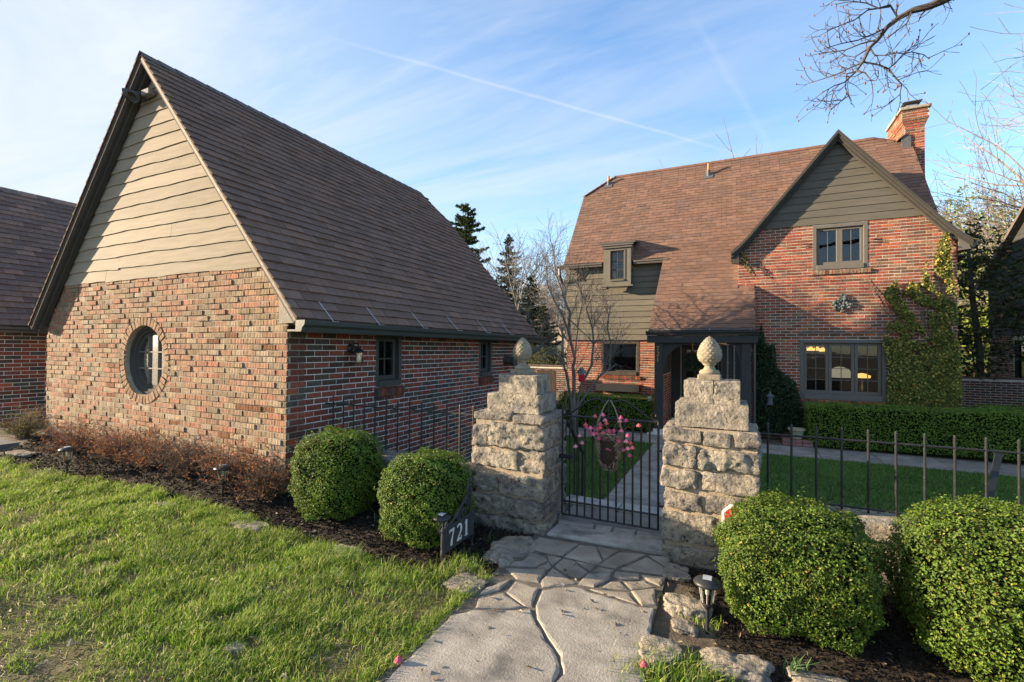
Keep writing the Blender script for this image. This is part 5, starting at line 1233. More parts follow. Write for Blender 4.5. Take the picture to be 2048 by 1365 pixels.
# ------------------------------------------------------------------ iron fences and gate
def fence(label, xs_, y, z0, z1, zr_, x0, x1, bot=None):
    t = thing('iron_fence', label, 'fence', ((x0+x1)/2, y, z0), 'black iron picket fences')
    m = MB(); m.tube([(x0, y, zr_), (x1, y, zr_)], .008, 6); m.build('rail', K['iron'], t)
    if bot: m = MB(); m.tube([(x0, y, bot), (x1, y, bot)], .008, 6); m.build('rail', K['iron'], t)
    m = MB(); m.tube([(0, 0, z0-zr_), (0, 0, z1-zr_-.012), (0, 0, z1-zr_)], [.008, .008, .006], 8); me = m.mesh('picket'); me.materials.append(K['iron'])
    for x in xs_: inst('picket', me, t, (x, y, zr_))
    return t
fence('black iron picket fence along the garage wall', [-4.18+i*.155 for i in range(13)], 4.0, .46, 1.055, .965, -4.30, -2.17)
fence('black iron picket fence beside the courtyard lawn', [.22+i*.1545 for i in range(22)], 4.05, .47, 1.075, .99, .155, 3.6, bot=.52)
br = thing('iron_brace', 'dark slanted iron brace leaning behind the lawn fence', 'brace', (1.55, 4.35, -.45))
a, b = onp(1998, 905, 1, 4.35), onp(1978, 1000, 1, 4.2); d = (b-a)/np.linalg.norm(b-a); m = MB(); m.obox((a+b)/2+d*.28, d, np.cross(d, [0, 1, 0]), (0, 1, 0), np.linalg.norm(b-a)/2+.28, .022, .006); m.tube([a, (1.5, 4.06, .985)], .007, 5); m.build('bar', K['iron'], br)
GY = 4.20; GL, GR = -1.468, -.600
gt = thing('iron_garden_gate', 'black wrought iron garden gate with scrolled top between the stone pillars', 'gate', ((GL+GR)/2, GY, .06))
ZB, ZL, ZT = .075, .20, .995
for x in (GL, GR): m = MB(); m.tube([(x, GY, ZB), (x, GY, 1.115 if x == GL else 1.0)], .0095, 8); m.build('stile', K['iron'], gt)
for z in (ZB, ZL, ZT): m = MB(); m.tube([(GL, GY, z), (GR, GY, z)], .009, 8); m.build('rail', K['iron'], gt)
m = MB(); m.tube([(0, 0, ZB-ZT), (0, 0, 0)], .0088, 8); me = m.mesh('bar'); me.materials.append(K['iron'])
for i in range(1, 12): inst('bar', me, gt, (GL+(GR-GL)*i/12, GY, ZT))
gc = (GL+GR)/2
def scroll(cx_, cz, r, a0, a1, n=26, sg=1, end=.25):
    an = np.linspace(a0, a1, n); rr_ = np.linspace(r, r*end, n); return [(cx_+sg*rr_[k]*math.cos(an[k]), GY, cz+rr_[k]*math.sin(an[k])) for k in range(n)]
for sg in (-1, 1):
    # long S-curve from the stile up to the centre spear
    T_ = np.linspace(0, 1, 18); hw = (GR-GL)/2
    pts = [(gc+sg*(hw*(1-t)+.02*t), GY, ZT+.01+.165*(1-math.cos(math.pi*min(1, t*1.22)))/2-.035*max(0, t-.80)/.2) for t in T_]
    m = MB(); m.tube(pts, .0075, 7); m.build('top_curve', K['iron'], gt)
    m = MB(); m.tube(scroll(gc+sg*.105, ZT+.072, .047, -1.9, 4.9, sg=sg), .006, 6); m.tube([(gc+sg*.02, GY, ZT+.005), (gc+sg*.05, GY, ZT+.02), (gc+sg*.089, GY, ZT+.028)], .006, 6); m.build('scroll', K['iron'], gt)
    m = MB(); m.tube(scroll(gc+sg*(hw-.035), ZT+.055, .034, -1.7, 4.6, sg=-sg), .0055, 6); m.build('corner_scroll', K['iron'], gt)
m = MB(); m.lathe([(.009, 0), (.009, .06), (.018, .07), (.010, .08), (.011, .14), (.013, .155), (.008, .18), (.001, .21)], (gc, GY, ZT), 12); m.build('centre_spear', K['iron'], gt)
m = MB(); m.box(GL-.10, GL+.10, GY-.03, GY+.012, .60, .635, b=.004); m.build('latch', K['iron'], gt)
for z in (.28, .75): m = MB(); m.tube([(GR, GY, z), (GR+.05, GY, z), (PR[0]+.03, GY, z-.01)], .01, 6); m.build('hinge', K['iron'], gt)
# handrail on the steps behind the pillar
hrl = thing('iron_handrail', 'black iron handrail going down the steps behind the left pillar', 'handrail', (-1.56, 4.85, CYZ))
m = MB(); m.tube([(-1.56, 4.5, .90), (-1.56, 4.62, .86), (-1.56, 5.13, .47), (-1.56, 5.20, .42)], .018, 8); m.build('top_rail', K['iron'], hrl)
for y in (4.55, 4.7, 4.85, 5.0, 5.15): m = MB(); zt = .90-(y-4.5)*.71; m.tube([(-1.56, y, max(CYZ+.1, .05 if y < 4.87 else -.2)), (-1.56, y, zt)], .012 if y in (4.55, 5.15) else .008, 6); m.build('baluster', K['iron'], hrl)

# flower basket hanging on the gate
bk = np.array([gc+.02, GY-.05, .72]); fb = thing('flower_basket', 'twig cone basket of pink artificial blossoms hanging on the gate', 'basket', (gc, GY-.05, .50))
rg = np.random.default_rng(31); m = MB()
def cone_r(z): f = (z-.555)/(.87-.555); return .060+.062*np.clip(f, 0, 1)**.7
for k in range(330):
    z0 = rg.uniform(.56, .85); a0 = rg.uniform(math.pi, 2*math.pi) if rg.random() < .75 else rg.uniform(0, math.pi); da = rg.uniform(-1.4, 1.4); dz = rg.uniform(-.14, .14); T_ = np.linspace(0, 1, 7)
    z = np.clip(z0+dz*T_, .555, .88); a = a0+da*T_; r = cone_r(z)+rg.uniform(-.008, .012)
    pts = np.stack([bk[0]+r*np.cos(a), bk[1]+.6*r*np.sin(a)-.01, z], 1); m.tube(pts, rg.uniform(.002, .0042), 4, c=tuple(np.array((.19, .155, .12))*rg.uniform(.35, 1.8)))
m.build('basket', K['wicker'], fb)
m = MB(); m.lathe([(.045, .56), (.085, .65), (.10, .82)], (bk[0], bk[1], 0), 16, c=(.03, .022, .016)); m.build('liner', K['wicker'], fb)
m = MB()
for sg in (-1, 1):
    for o in (0, .006, -.005): m.tube([(bk[0]+sg*.125, bk[1]-.01+o, .85), (bk[0]+sg*.095+o, bk[1]-.015, .98), (bk[0]+sg*.05, bk[1]-.01, 1.10), (bk[0]+sg*.010, bk[1]+o, 1.165)], .005, 5, c=(.20, .17, .14))
m.build('handle', K['wicker'], fb)
pet = []
for v_ in range(5):
    m = MB(); cpk = [(.72, .10, .22), (.80, .22, .36), (.85, .35, .45), (.75, .14, .16), (.62, .10, .24)][v_]
    for k in range(6):
        a = k*1.047; o = np.array([math.cos(a)*.009, math.sin(a)*.009, 0]); n_ = np.array([math.cos(a)*.7, math.sin(a)*.7, .7]); t_ = np.array([-math.sin(a), math.cos(a), 0]); u_ = np.cross(n_, t_)
        m.add([o-u_*.012, o+t_*.010, o+u_*.014+n_*.004, o-t_*.010], [(0, 1, 2, 3)], c=tuple(np.array(cpk)*random.uniform(.85, 1.15)))
    m.lathe([(0.001, -.012), (.008, -.006), (.009, .004), (0.001, .010)], (0, 0, 0), 8, c=(.85, .55, .55)); m.V = [v_*1.45 for v_ in m.V]; me = m.mesh('blossom'); me.materials.append(K['pink']); pet.append(me)
BL = [(303, 383), (312, 405), (345, 410), (380, 412), (350, 450), (407, 420), (428, 378), (428, 405), (450, 298), (470, 345), (480, 370), (385, 310), (432, 490), (415, 497), (460, 505), (500, 433), (505, 455), (545, 433), (545, 458), (567, 497), (588, 522), (608, 433), (605, 322), (648, 345), (595, 352), (757, 388), (665, 475), (648, 525), (683, 537), (702, 578), (662, 585), (625, 597), (678, 643), (555, 597), (510, 590), (253, 475), (272, 535), (217, 567), (400, 455), (450, 452), (490, 585), (370, 465)]
sm = MB(); rg = random.Random(8)
for (a, b) in BL:
    P = onp(1100+a/4.264, 760+b/4.266, 1, GY-.09+rg.uniform(-.05, .04)); inst('blossom', rg.choice(pet), fb, P)
    s0 = np.array([bk[0]+(P[0]-bk[0])*.25, bk[1], .85]); sm.tube([s0, (s0+P)/2+[0, -.02, .035], P], .0018, 4, c=(.14, .11, .07))
sm.build('stems', K['wicker'], fb)

# ------------------------------------------------------------------ address sign, solar lights
sg_ = thing('address_sign', 'dark scrolled lawn sign reading 721 beside the boxwood', 'sign', (-1.93, 2.90, 0))
fsn = frame3((-1.93, 0, 0), (0, 1, 0), (0, 0, 1), (1, 0, 0)); SC = (.042, .044, .048)
y0, y1, z0, z1 = 2.90, 3.325, .115, .285
m = MB(); m.box(-1.938, -1.922, y0+.005, y1-.005, z0, z1, c=SC, b=.003); m.build('plate', K['plain'], sg_)
m = MB()
for (a, b) in (((y0, z0), (y1, z0)), ((y0, z1), (y1, z1))): m.tube([(-1.93, a[0], a[1]), (-1.93, b[0], b[1])], .009, 6, c=SC)
for yy in (y0, y1): m.lathe([(.006, -.14), (.006, -.02), (.013, -.01), (.016, .01), (.010, .03), (.014, .06), (.014, .12), (.010, .15), (.017, .165), (.010, .185), (0.001, .20)], (-1.93, yy, z0), 10, c=SC)
m.build('frame', K['plain'], sg_)
m = MB(); 
def sc2(cy_, cz, r, a0, a1, sg, n=20, end=.3): an = np.linspace(a0, a1, n); rr_ = np.linspace(r, r*end, n); return [(-1.93, cy_+sg*rr_[k]*math.cos(an[k]), cz+rr_[k]*math.sin(an[k])) for k in range(n)]
ym = y1-.03
m.tube([(-1.93, y0+.03, z1+.01), (-1.93, y0+.12, z1+.02), (-1.93, y0+.24, z1+.09), (-1.93, y0+.33, z1+.16), (-1.93, y1-.02, z1+.17)], .010, 6, c=SC)
m.tube(sc2(y0+.045, z1+.025, .024, -1.5, 4, 1), .0085, 6, c=SC); m.tube(sc2(y0+.20, z1+.035, .03, -1.2, 4.6, 1), .010, 6, c=SC); m.tube(sc2(y0+.29, z1+.05, .04, -1.6, 4.2, -1), .0105, 6, c=SC); m.tube(sc2(y0+.34, z1+.10, .03, 3.0, -2.5, 1), .010, 6, c=SC); m.tube(sc2(y1-.05, z1+.21, .038, -1.5, 4.7, -1), .011, 6, c=SC); m.lathe([(0.001, .25), (.014, .262), (.010, .28), (0.001, .29)], (-1.93, y1-.035, z1), 8, c=SC); m.tube([(-1.93, y1-.03, z1), (-1.93, y1-.03, z1+.25)], .011, 6, c=SC)
m.build('scrollwork', K['plain'], sg_)
for i, d in enumerate('721'):
    m = MB(); digit(m, fsn, d, y0+.075+i*.105, z0+.025, .125, .0075, .011, .17); m.build('numeral', K['silver'], sg_)
m = MB(); m.tube([(-1.93, y0, z0-.12), (-1.93, y0, -.05)], .006, 6); m.tube([(-1.93, y1, z0-.12), (-1.93, y1, -.05)], .006, 6); m.build('stake', K['iron'], sg_)
def solar(label, x, y, h, sc=1.0, tilt=0.0):
    g = gz(x, y); t = thing('solar_path_light', label, 'lamp', (x, y, g), 'solar path lights'); c = (x, y, g+h)
    m = MB(); m.tube([(x, y, g-.06), (x, y, g+h-.15*sc)], .010*sc, 8); m.lathe([(.010*sc, -.165*sc), (.022*sc, -.15*sc), (.032*sc, -.135*sc), (.032*sc, -.122*sc), (.012*sc, -.12*sc)], c, 16); m.build('stake', K['black'], t)
    m = MB(); m.lathe([(.030*sc, -.123*sc), (.046*sc, -.022*sc), (.043*sc, -.022*sc), (.027*sc, -.123*sc)], c, 20); m.build('lens', K['lampglass'], t)
    m = MB(); m.lathe([(0.001, -.085*sc), (.010*sc, -.08*sc), (.012*sc, -.05*sc), (.006*sc, -.02*sc), (0.001, -.02*sc)], c, 10); m.build('reflector', K['white'], t)
    m = MB(); m.lathe([(0.001, -.022*sc), (.050*sc, -.024*sc), (.073*sc, -.020*sc), (.078*sc, -.012*sc), (.070*sc, .0), (.045*sc, .014*sc), (.0, .018*sc)], c, 28); m.build('cap', K['black'], t, smooth=True)
    m = MB(); m.box(c[0]-.024*sc, c[0]+.024*sc, c[1]-.024*sc, c[1]+.024*sc, c[2]+.010*sc, c[2]+.021*sc, c=(.35, .38, .42)); m.build('solar_cell', K['plain'], t)
    m = MB()
    for k in range(8): a = k*.785; m.tube([(c[0]+.047*sc*math.cos(a), c[1]+.047*sc*math.sin(a), c[2]-.022*sc), (c[0]+.031*sc*math.cos(a), c[1]+.031*sc*math.sin(a), c[2]-.122*sc)], .003*sc, 4)
    m.build('ribs', K['frost'], t); return t
solar('solar path light among limestone rocks beside the flagstone path', -.145, 2.93, .30, .98)
solar('solar path light half hidden behind the 721 sign', -2.02, 3.02, .335, .95)
p = onp(445, 1004, 2, .02); solar('solar path light in the mulch in front of the brick gable middle', p[0], p[1], .29, 1.12)
p = onp(134, 950, 2, .03); solar('solar path light at the lawn edge by the rust-brown shrubs', p[0], p[1], .33, 1.12)

# small red yard sign behind the boxwood
ys_ = thing('yard_sign', 'red and white octagonal yard sign half hidden behind the boxwood', 'sign', (.02, 3.70, 0)); cz = .41
pc = onp(1473, 1038, 1, 3.72); oct_ = lambda r: [(pc[0]+r*math.cos(a), pc[2]+r*math.sin(a)) for a in np.arange(8)*math.pi/4+math.pi/8]
fy = frame3((0, 3.72, 0), (1, 0, 0), (0, 0, 1), (0, -1, 0))
m = MB(); m.prism(oct_(.105), fy, .004, 0); m.build('border', K['white'], ys_); m = MB(); m.prism(oct_(.086), fy, .007, .0045); m.build('face', K['red'], ys_); m = MB(); m.tube([(pc[0], 3.724, pc[2]), (pc[0], 3.724, -.05)], .006, 6); m.build('stake', K['metal'], ys_)

# ------------------------------------------------------------------ boxwoods and hedges
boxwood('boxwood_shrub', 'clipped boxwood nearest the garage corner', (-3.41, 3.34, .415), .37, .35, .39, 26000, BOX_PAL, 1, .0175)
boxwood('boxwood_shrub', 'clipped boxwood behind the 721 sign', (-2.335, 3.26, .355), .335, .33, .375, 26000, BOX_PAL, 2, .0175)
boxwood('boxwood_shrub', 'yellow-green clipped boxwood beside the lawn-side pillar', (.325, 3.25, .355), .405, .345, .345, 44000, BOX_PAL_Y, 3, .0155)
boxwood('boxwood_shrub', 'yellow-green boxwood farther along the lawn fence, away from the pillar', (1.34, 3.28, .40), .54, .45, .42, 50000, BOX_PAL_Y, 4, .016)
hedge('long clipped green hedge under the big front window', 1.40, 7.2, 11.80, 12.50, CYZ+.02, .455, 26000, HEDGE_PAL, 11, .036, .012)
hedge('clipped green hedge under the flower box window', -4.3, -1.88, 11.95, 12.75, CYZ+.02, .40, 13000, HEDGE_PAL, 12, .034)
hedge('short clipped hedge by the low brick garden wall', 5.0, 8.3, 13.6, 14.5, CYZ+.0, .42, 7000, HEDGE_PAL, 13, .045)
# pot on a brick plinth and lantern on a hook by the hedge end
pp = onp(1592, 890, 2, CYZ); t = thing('garden_pot', 'empty cream fluted pot at the hedge end', 'pot', (pp[0], 11.95, CYZ+.16)); c = (pp[0], 11.95, CYZ+.16)
m = MB(); m.lathe([(0.001, 0), (.09, 0), (.13, .16), (.15, .18), (.17, .19), (.17, .22), (.15, .22), (.13, .19), (.1, .06), (0.001, .05)], c, 24, c=(.36, .32, .22))
for k in range(20): a = k*.314; m.tube([(c[0]+.092*math.cos(a), c[1]+.092*math.sin(a), c[2]+.005), (c[0]+.133*math.cos(a), c[1]+.133*math.sin(a), c[2]+.16)], .007, 5, c=(.38, .34, .24))
m.build('pot', K['plain'], t)
t = thing('brick_plinth', 'two rows of pinkish pavers under the cream pot', 'plinth', (pp[0], 11.9, CYZ+.02)); rg = random.Random(1)
for r in range(2):
    for k in range(3): m = MB(); m.box(pp[0]-.28+k*.19, pp[0]-.28+k*.19+.182, 11.78+.02*r, 12.1, CYZ+.02+r*.07, CYZ+.02+r*.07+.064, c=tuple(np.array((.26, .13, .11))*rg.uniform(.85, 1.1)), b=.006); m.build('paver', K['plain'], t)
lp = onp(1540, 830, 1, 11.9); t = thing('hanging_lantern', 'small dark lantern hanging from a shepherd hook before the ivy', 'lantern', (lp[0]-.06, 11.9, CYZ))
m = MB(); m.tube([(lp[0]-.02, 11.9, CYZ), (lp[0]-.02, 11.9, .20), (lp[0]-.16, 11.9, .55), (lp[0]-.15, 11.9, .72), (lp[0]-.06, 11.9, .80), (lp[0], 11.9, .78), (lp[0], 11.9, .74)], .007, 6); m.build('hook', K['iron'], t)
m = MB(); m.lathe([(0.001, .20), (.02, .16), (.03, .12), (.085, .085), (.085, .07), (.05, .065), (.05, -.08), (.065, -.09), (.065, -.11), (0.001, -.11)], (lp[0], 11.9, .53), 16, c=(.10, .11, .12)); m.build('lantern_body', K['plain'], t)
# ------------------------------------------------------------------ ivy on the house, wreath
def leaf_on_wall(name, label, thing_loc, polys, n, size, to3, seed, dens=None, stems=(), pal=IVY_PAL, off=(.01, .07)):
    rg = np.random.default_rng(seed); t = thing(name, label, 'ivy', thing_loc); P = []
    poly = np.array(polys); u0, v0 = poly.min(0); u1, v1 = poly.max(0); tot = 0
    while tot < n:
        u = rg.uniform(u0, u1, n*2); v = rg.uniform(v0, v1, n*2); ok = inpoly(u, v, poly)
        edge = fbm(u+v*.5, v*.55, 4.5, seed); thr = np.interp(v, *dens) if dens else np.zeros_like(u); ok &= edge > thr
        P.append(np.stack([u[ok], v[ok]], 1)); tot += ok.sum()
    P = np.concatenate(P)[:n]; w = rg.uniform(off[0], off[1], n)+.14*fbm(P[:, 0], P[:, 1], 3.5, seed+4)**1.5
    O, U, V, W = to3.ax; X = O+P[:, :1]*U+P[:, 1:]*V+w[:, None]*W
    N = np.tile(W+np.array([0, 0, .45]), (n, 1)); C_ = leafcols(rg, n, pal, .5); v_, q, cc = leaf_cloud(X, N, rg.uniform(size*.6, size*1.3, n), C_, rg, .85, .75, .1)
    MB().add(v_, q, c=cc).build('leaves', K['leaf_dull'], t, kind='stuff')
    m = MB(); r_ = random.Random(seed)
    for st_ in stems:
        pts = [to3(a+r_.uniform(-.015, .015), b, .03) for a, b in st_]; m.tube(pts, np.linspace(.014, .005, len(pts)), 5, c=(.30, .22, .14))
    if stems: m.build('vine', K['bark'], t)
    return t
def W_(x, y, yy=FGY): p = onp(x, y, 1, yy); return (p[0], p[2])
ivp = [W_(*p) for p in [(1712, 552), (1735, 555), (1760, 590), (1790, 560), (1800, 590), (1825, 560), (1838, 580), (1850, 520), (1862, 545), (1878, 470), (1892, 468), (1900, 540), (1908, 600), (1916, 680), (1921, 812), (1770, 812), (1776, 740), (1765, 690), (1772, 650), (1755, 600)]]
ivst = [[W_(*p) for p in s] for s in ([(1850, 800), (1840, 720), (1800, 640), (1730, 560)], [(1880, 800), (1878, 640), (1886, 470)], [(1868, 700), (1830, 600), (1815, 565)], [(1800, 800), (1830, 700), (1862, 560), (1862, 530)], [(1858, 705), (1800, 655), (1760, 610), (1740, 575)], [(1905, 700), (1890, 600), (1868, 540)])]
leaf_on_wall('climbing_ivy', 'tall ivy climbing the right side of the brick gable', (3.6, FGY-.05, HB), ivp, 17000, .046, fh, 5, ([-.5, 1.6, 2.3, 4.3], [.12, .31, .44, .45]), ivst)
ivl = [W_(*p) for p in [(1511, 690), (1522, 650), (1530, 690), (1548, 690), (1552, 735), (1590, 765), (1600, 810), (1614, 850), (1511, 870)]]
leaf_on_wall('climbing_ivy', 'dark ivy and shrub mass beside the porch post', (.8, FGY-.1, HB), ivl, 8500, .05, fh, 6, ([-.5, .9, 2.2], [.0, .22, .45]), [[W_(1530, 860), W_(1530, 760), W_(1526, 660)], [W_(1560, 860), W_(1550, 760), W_(1545, 700)]], pal=[(4, (.028, .052, .022)), (3, (.022, .040, .018)), (1, (.06, .085, .035))], off=(.01, .30))
ivs = [W_(*p) for p in [(1478, 505), (1490, 505), (1500, 540), (1507, 550), (1498, 552), (1486, 530)]]
leaf_on_wall('ivy_sprig', 'small ivy sprig hanging under the left foot of the front gable', (.2, FGY-.03, 3.4), ivs, 90, .05, fh, 7, None, [[W_(1482, 505), W_(1495, 535), W_(1504, 552)]], pal=[(2, (.13, .14, .04)), (1, (.2, .17, .06))])
rgw = np.random.default_rng(3); n = 900; d = dir_sphere(rgw, n); P = wp+d*np.array([.20, .16, .26])*rgw.uniform(.5, 1.05, (n, 1)); P[:, 2] -= .03
v_, q, cc = leaf_cloud(P, d+np.array([0, 0, -.3]), rgw.uniform(.04, .09, n), leafcols(rgw, n, [(3, (.03, .055, .03)), (2, (.05, .08, .04)), (.5, (.15, .16, .12))]), rgw, .35, .6)
MB().add(v_, q, c=cc).build('leaves', K['leaf_dull'], wr, kind='stuff'); m = MB(); m.tube([wp+[0, 0, .2], (wp[0], wp[1], zroof(wp[1])-.10)], .008, 5); m.build('hanger', K['gold'], wr)

# ------------------------------------------------------------------ front lawn, mulch, rocks
BED = [(-30, 2.92), (-9.08, 2.90), (-7.11, 2.84), (-5.82, 2.96), (-5.2, 2.87), (-4.42, 2.95), (-3.49, 2.80), (-2.71, 2.79), (-2.19, 2.69), (-1.84, 2.74)]
LAWN = BED+[(-1.60, 2.9), (-1.57, 1.5), (-1.57, -6), (-30, -6)]
sheet('front_lawn', [(max(p[0], -16), max(p[1], -3)) for p in LAWN], K['thatch'], .004)
def blades(X, Y, Z, h, w, cols, rg, lean=.5, wind=(.55, .15), seg=2):
    n = len(X); a = rg.uniform(0, 2*math.pi, n); dx, dy = np.cos(a), np.sin(a); L = rg.uniform(.15, 1, n)*lean*h; la = rg.uniform(0, 2*math.pi, n); lx = np.cos(la)*L+wind[0]*h*.4; ly = np.sin(la)*L+wind[1]*h*.4
    b = np.stack([X, Y, Z-.004], 1); mid = b+np.stack([lx*.35, ly*.35, h*.6], 1); tip = b+np.stack([lx, ly, h*np.clip(1-.35*(L/h)**2, .5, 1)], 1); s = np.stack([dx*w, dy*w, 0*w], 1)
    v = np.stack([b-s, b+s, mid-s*.75, mid+s*.75, tip], 1).reshape(-1, 3); i = np.arange(n)[:, None]*5
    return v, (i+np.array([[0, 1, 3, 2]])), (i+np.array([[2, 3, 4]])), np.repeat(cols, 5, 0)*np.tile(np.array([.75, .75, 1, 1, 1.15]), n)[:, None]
rg = np.random.default_rng(77)
GP = [(4, (0.172, 0.285, 0.025)), (3, (0.126, 0.233, 0.023)), (2, (0.246, 0.327, 0.043)), (1.6, (0.387, 0.396, 0.129)), (1.0, (0.490, 0.482, 0.215))]
GP2 = [(4, (0.095, 0.200, 0.034)), (3, (0.074, 0.157, 0.029)), (1, (0.157, 0.231, 0.053))]
def scatter(poly, n, box, dens):
    x = rg.uniform(box[0], box[1], n); y = rg.uniform(box[2], box[3], n); ok = inpoly(x, y, np.array(poly)) & (rg.random(n) < dens(x, y)); return x[ok], y[ok]
def gdens(x, y):
    f = fbm(x, y, 1.1, 9); c = fbm(x, y, 5.5, 21)
    bare = sstep(2.2, 1.2, y+ .25*x*.0)*.35
    return np.clip((f-.34-bare*.35)*3.4, .09, 1)*np.clip((c-.33)*5, .07, 1)
LV = MB()
# the blade count follows how large the lawn shows in the photograph
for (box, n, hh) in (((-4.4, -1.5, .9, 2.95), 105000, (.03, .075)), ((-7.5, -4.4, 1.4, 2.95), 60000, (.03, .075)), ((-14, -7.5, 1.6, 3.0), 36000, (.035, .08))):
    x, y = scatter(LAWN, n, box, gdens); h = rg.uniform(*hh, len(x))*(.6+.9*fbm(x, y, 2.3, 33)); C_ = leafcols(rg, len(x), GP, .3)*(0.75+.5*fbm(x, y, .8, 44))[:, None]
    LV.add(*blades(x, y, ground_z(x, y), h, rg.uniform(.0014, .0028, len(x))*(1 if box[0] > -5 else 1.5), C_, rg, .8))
# tussocks: dense clumps with longer, bent-over blades, thicker along the edge of the bed
for k in range(330):
    if k < 150:
        e = rg.uniform(0, 1); bx = np.interp(e, np.linspace(0, 1, len(BED)-1), [b[0] for b in BED[1:]]); by = np.interp(e, np.linspace(0, 1, len(BED)-1), [b[1] for b in BED[1:]])-abs(rg.normal(0, .16))
        n = 90; hh = rg.uniform(.06, .13); R = rg.uniform(.03, .08)
    else: bx, by = rg.uniform(-8, -1.65), rg.uniform(1.0, 2.6); n = 130; hh = rg.uniform(.05, .09); R = rg.uniform(.04, .10)
    if not inpoly(np.array([bx]), np.array([by+.02]), np.array(LAWN))[0] and k >= 150: continue
    x = rg.normal(bx, R, n); y = rg.normal(by, R*.7, n); C_ = leafcols(rg, n, GP, .25)*rg.uniform(.8, 1.3)
    LV.add(*blades(x, y, ground_z(x, y), rg.uniform(hh*.5, hh, n), rg.uniform(.0012, .0024, n), C_, rg, 1.1))
# flat-lying thatch and clippings over the thin places
x, y = scatter(LAWN, 30000, (-9, -1.55, .9, 2.9), lambda a_, b_: np.clip(1.25-gdens(a_, b_), .15, 1)); n = len(x)
v_, q, cc = leaf_cloud(np.stack([x, y, ground_z(x, y)+rg.uniform(.004, .018, n)], 1), np.tile(np.array([0, 0, 1.]), (n, 1)), rg.uniform(.025, .075, n), leafcols(rg, n, [(3, (.30, .25, .15)), (2, (.20, .16, .09)), (2, (.16, .20, .05)), (1, (.40, .35, .24))], .35), rg, .07, .22, .03); LV.add(v_, q, c=cc)
# grass leaning over the edge of the path
for k in range(75):
    by = rg.uniform(.6, 2.95); bx = -1.60+rg.normal(0, .025); n = 60; hh = rg.uniform(.04, .085); x = rg.normal(bx, .03, n); y = rg.normal(by, .05, n); x = np.minimum(x, -1.545)
    LV.add(*blades(x, y, ground_z(x, y), rg.uniform(hh*.5, hh, n), rg.uniform(.0012, .0024, n), leafcols(rg, n, GP, .25)*rg.uniform(.75, 1.15), rg, 1.1))
# a few tufts at the rock edge on the other side of the path and by the sign
for (px_, py_, cnt, hh, R) in ((1300, 1350, 260, .10, .10), (1360, 1345, 260, .11, .10), (1415, 1350, 160, .08, .08), (1400, 1240, 90, .07, .06), (1490, 1350, 70, .05, .05), (930, 1130, 200, .13, .09), (880, 1150, 160, .12, .08), (800, 1140, 140, .10, .09), (1110, 1060, 40, .04, .03), (1320, 1190, 40, .04, .03)):
    b = onp(px_, py_, 2, .02); x = rg.normal(b[0], R, cnt); y = rg.normal(b[1], R*.7, cnt); LV.add(*blades(x, y, ground_z(x, y), rg.uniform(hh*.5, hh, cnt), rg.uniform(.0014, .0026, cnt), leafcols(rg, cnt, GP, .3), rg, 1.0))
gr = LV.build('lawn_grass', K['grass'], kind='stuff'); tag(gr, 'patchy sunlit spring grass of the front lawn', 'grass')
CL = [(-4.2, 4.95), (WX0-.02, 4.95), (WX0-.02, 10.6), (-4.2, 10.6)]; CR = [(WX1+.02, 4.6), (8, 4.6), (8, 10.62), (WX1+.02, 10.62)]
LV = MB()
for poly, n, box in ((CL, 26000, (-4.2, -1.6, 4.9, 10.6)), (CR, 60000, (-.45, 6.5, 4.6, 10.62))):
    x, y = scatter(poly, n, box, lambda a, b: np.clip(.6+fbm(a, b, 1.5, 3), 0, 1)); C_ = leafcols(rg, len(x), GP2, .3)*(.7+.6*fbm(x, y, .7, 5))[:, None]
    LV.add(*blades(x, y, np.full(len(x), CYZ+.01), rg.uniform(.04, .08, len(x)), rg.uniform(.003, .006, len(x)), C_, rg, .8))
gr = LV.build('courtyard_grass', K['grass'], kind='stuff'); tag(gr, 'shaded mown grass of the walled courtyard', 'grass')
# mulch beds
BEDL = [(-9.4, 2.80)]+BED[2:]+[(-1.86, 3.2), (-1.60, 3.0), (-1.56, 3.8), (-2.2, 3.74), (-4.3, 3.72), (-4.3, 3.45), (-9.66, 3.45)]
BEDR = [(-.40, 3.72), (-.18, 3.1), (.02, 2.62), (.5, 2.30), (1.3, 2.1), (2.6, 2.1), (4.2, 2.4), (4.2, 3.84), (.2, 3.84), (.16, 3.78)]
sheet('mulch_bed', BEDL, K['bedsoil'], .006); sheet('mulch_bed', BEDR, K['bedsoil'], .006)
MU = MB()
for poly, n, box in ((BEDL, 26000, (-9.6, -1.55, 2.6, 3.8)), (BEDR, 17000, (-.45, 3.2, 2.0, 3.84))):
    x = rg.uniform(box[0], box[1], n); y = rg.uniform(box[2], box[3], n); ok = inpoly(x, y, np.array(poly)); x, y = x[ok], y[ok]; n = len(x); P = np.stack([x, y, ground_z(x, y)+rg.uniform(.006, .022, n)], 1)
    cols = leafcols(rg, n, [(6, (.020, .015, .011)), (4, (.011, .009, .008)), (2, (.045, .032, .022)), (.5, (.13, .10, .07))], .35); N = np.tile(np.array([0, 0, 1.]), (n, 1))
    v_, q, cc = leaf_cloud(P, N, rg.uniform(.012, .045, n), cols, rg, .32, .55, .12); MU.add(v_, q, c=cc)
mu = MU.build('mulch', K['mulch'], kind='stuff'); tag(mu, 'dark shredded bark mulch in the planting beds', 'mulch')
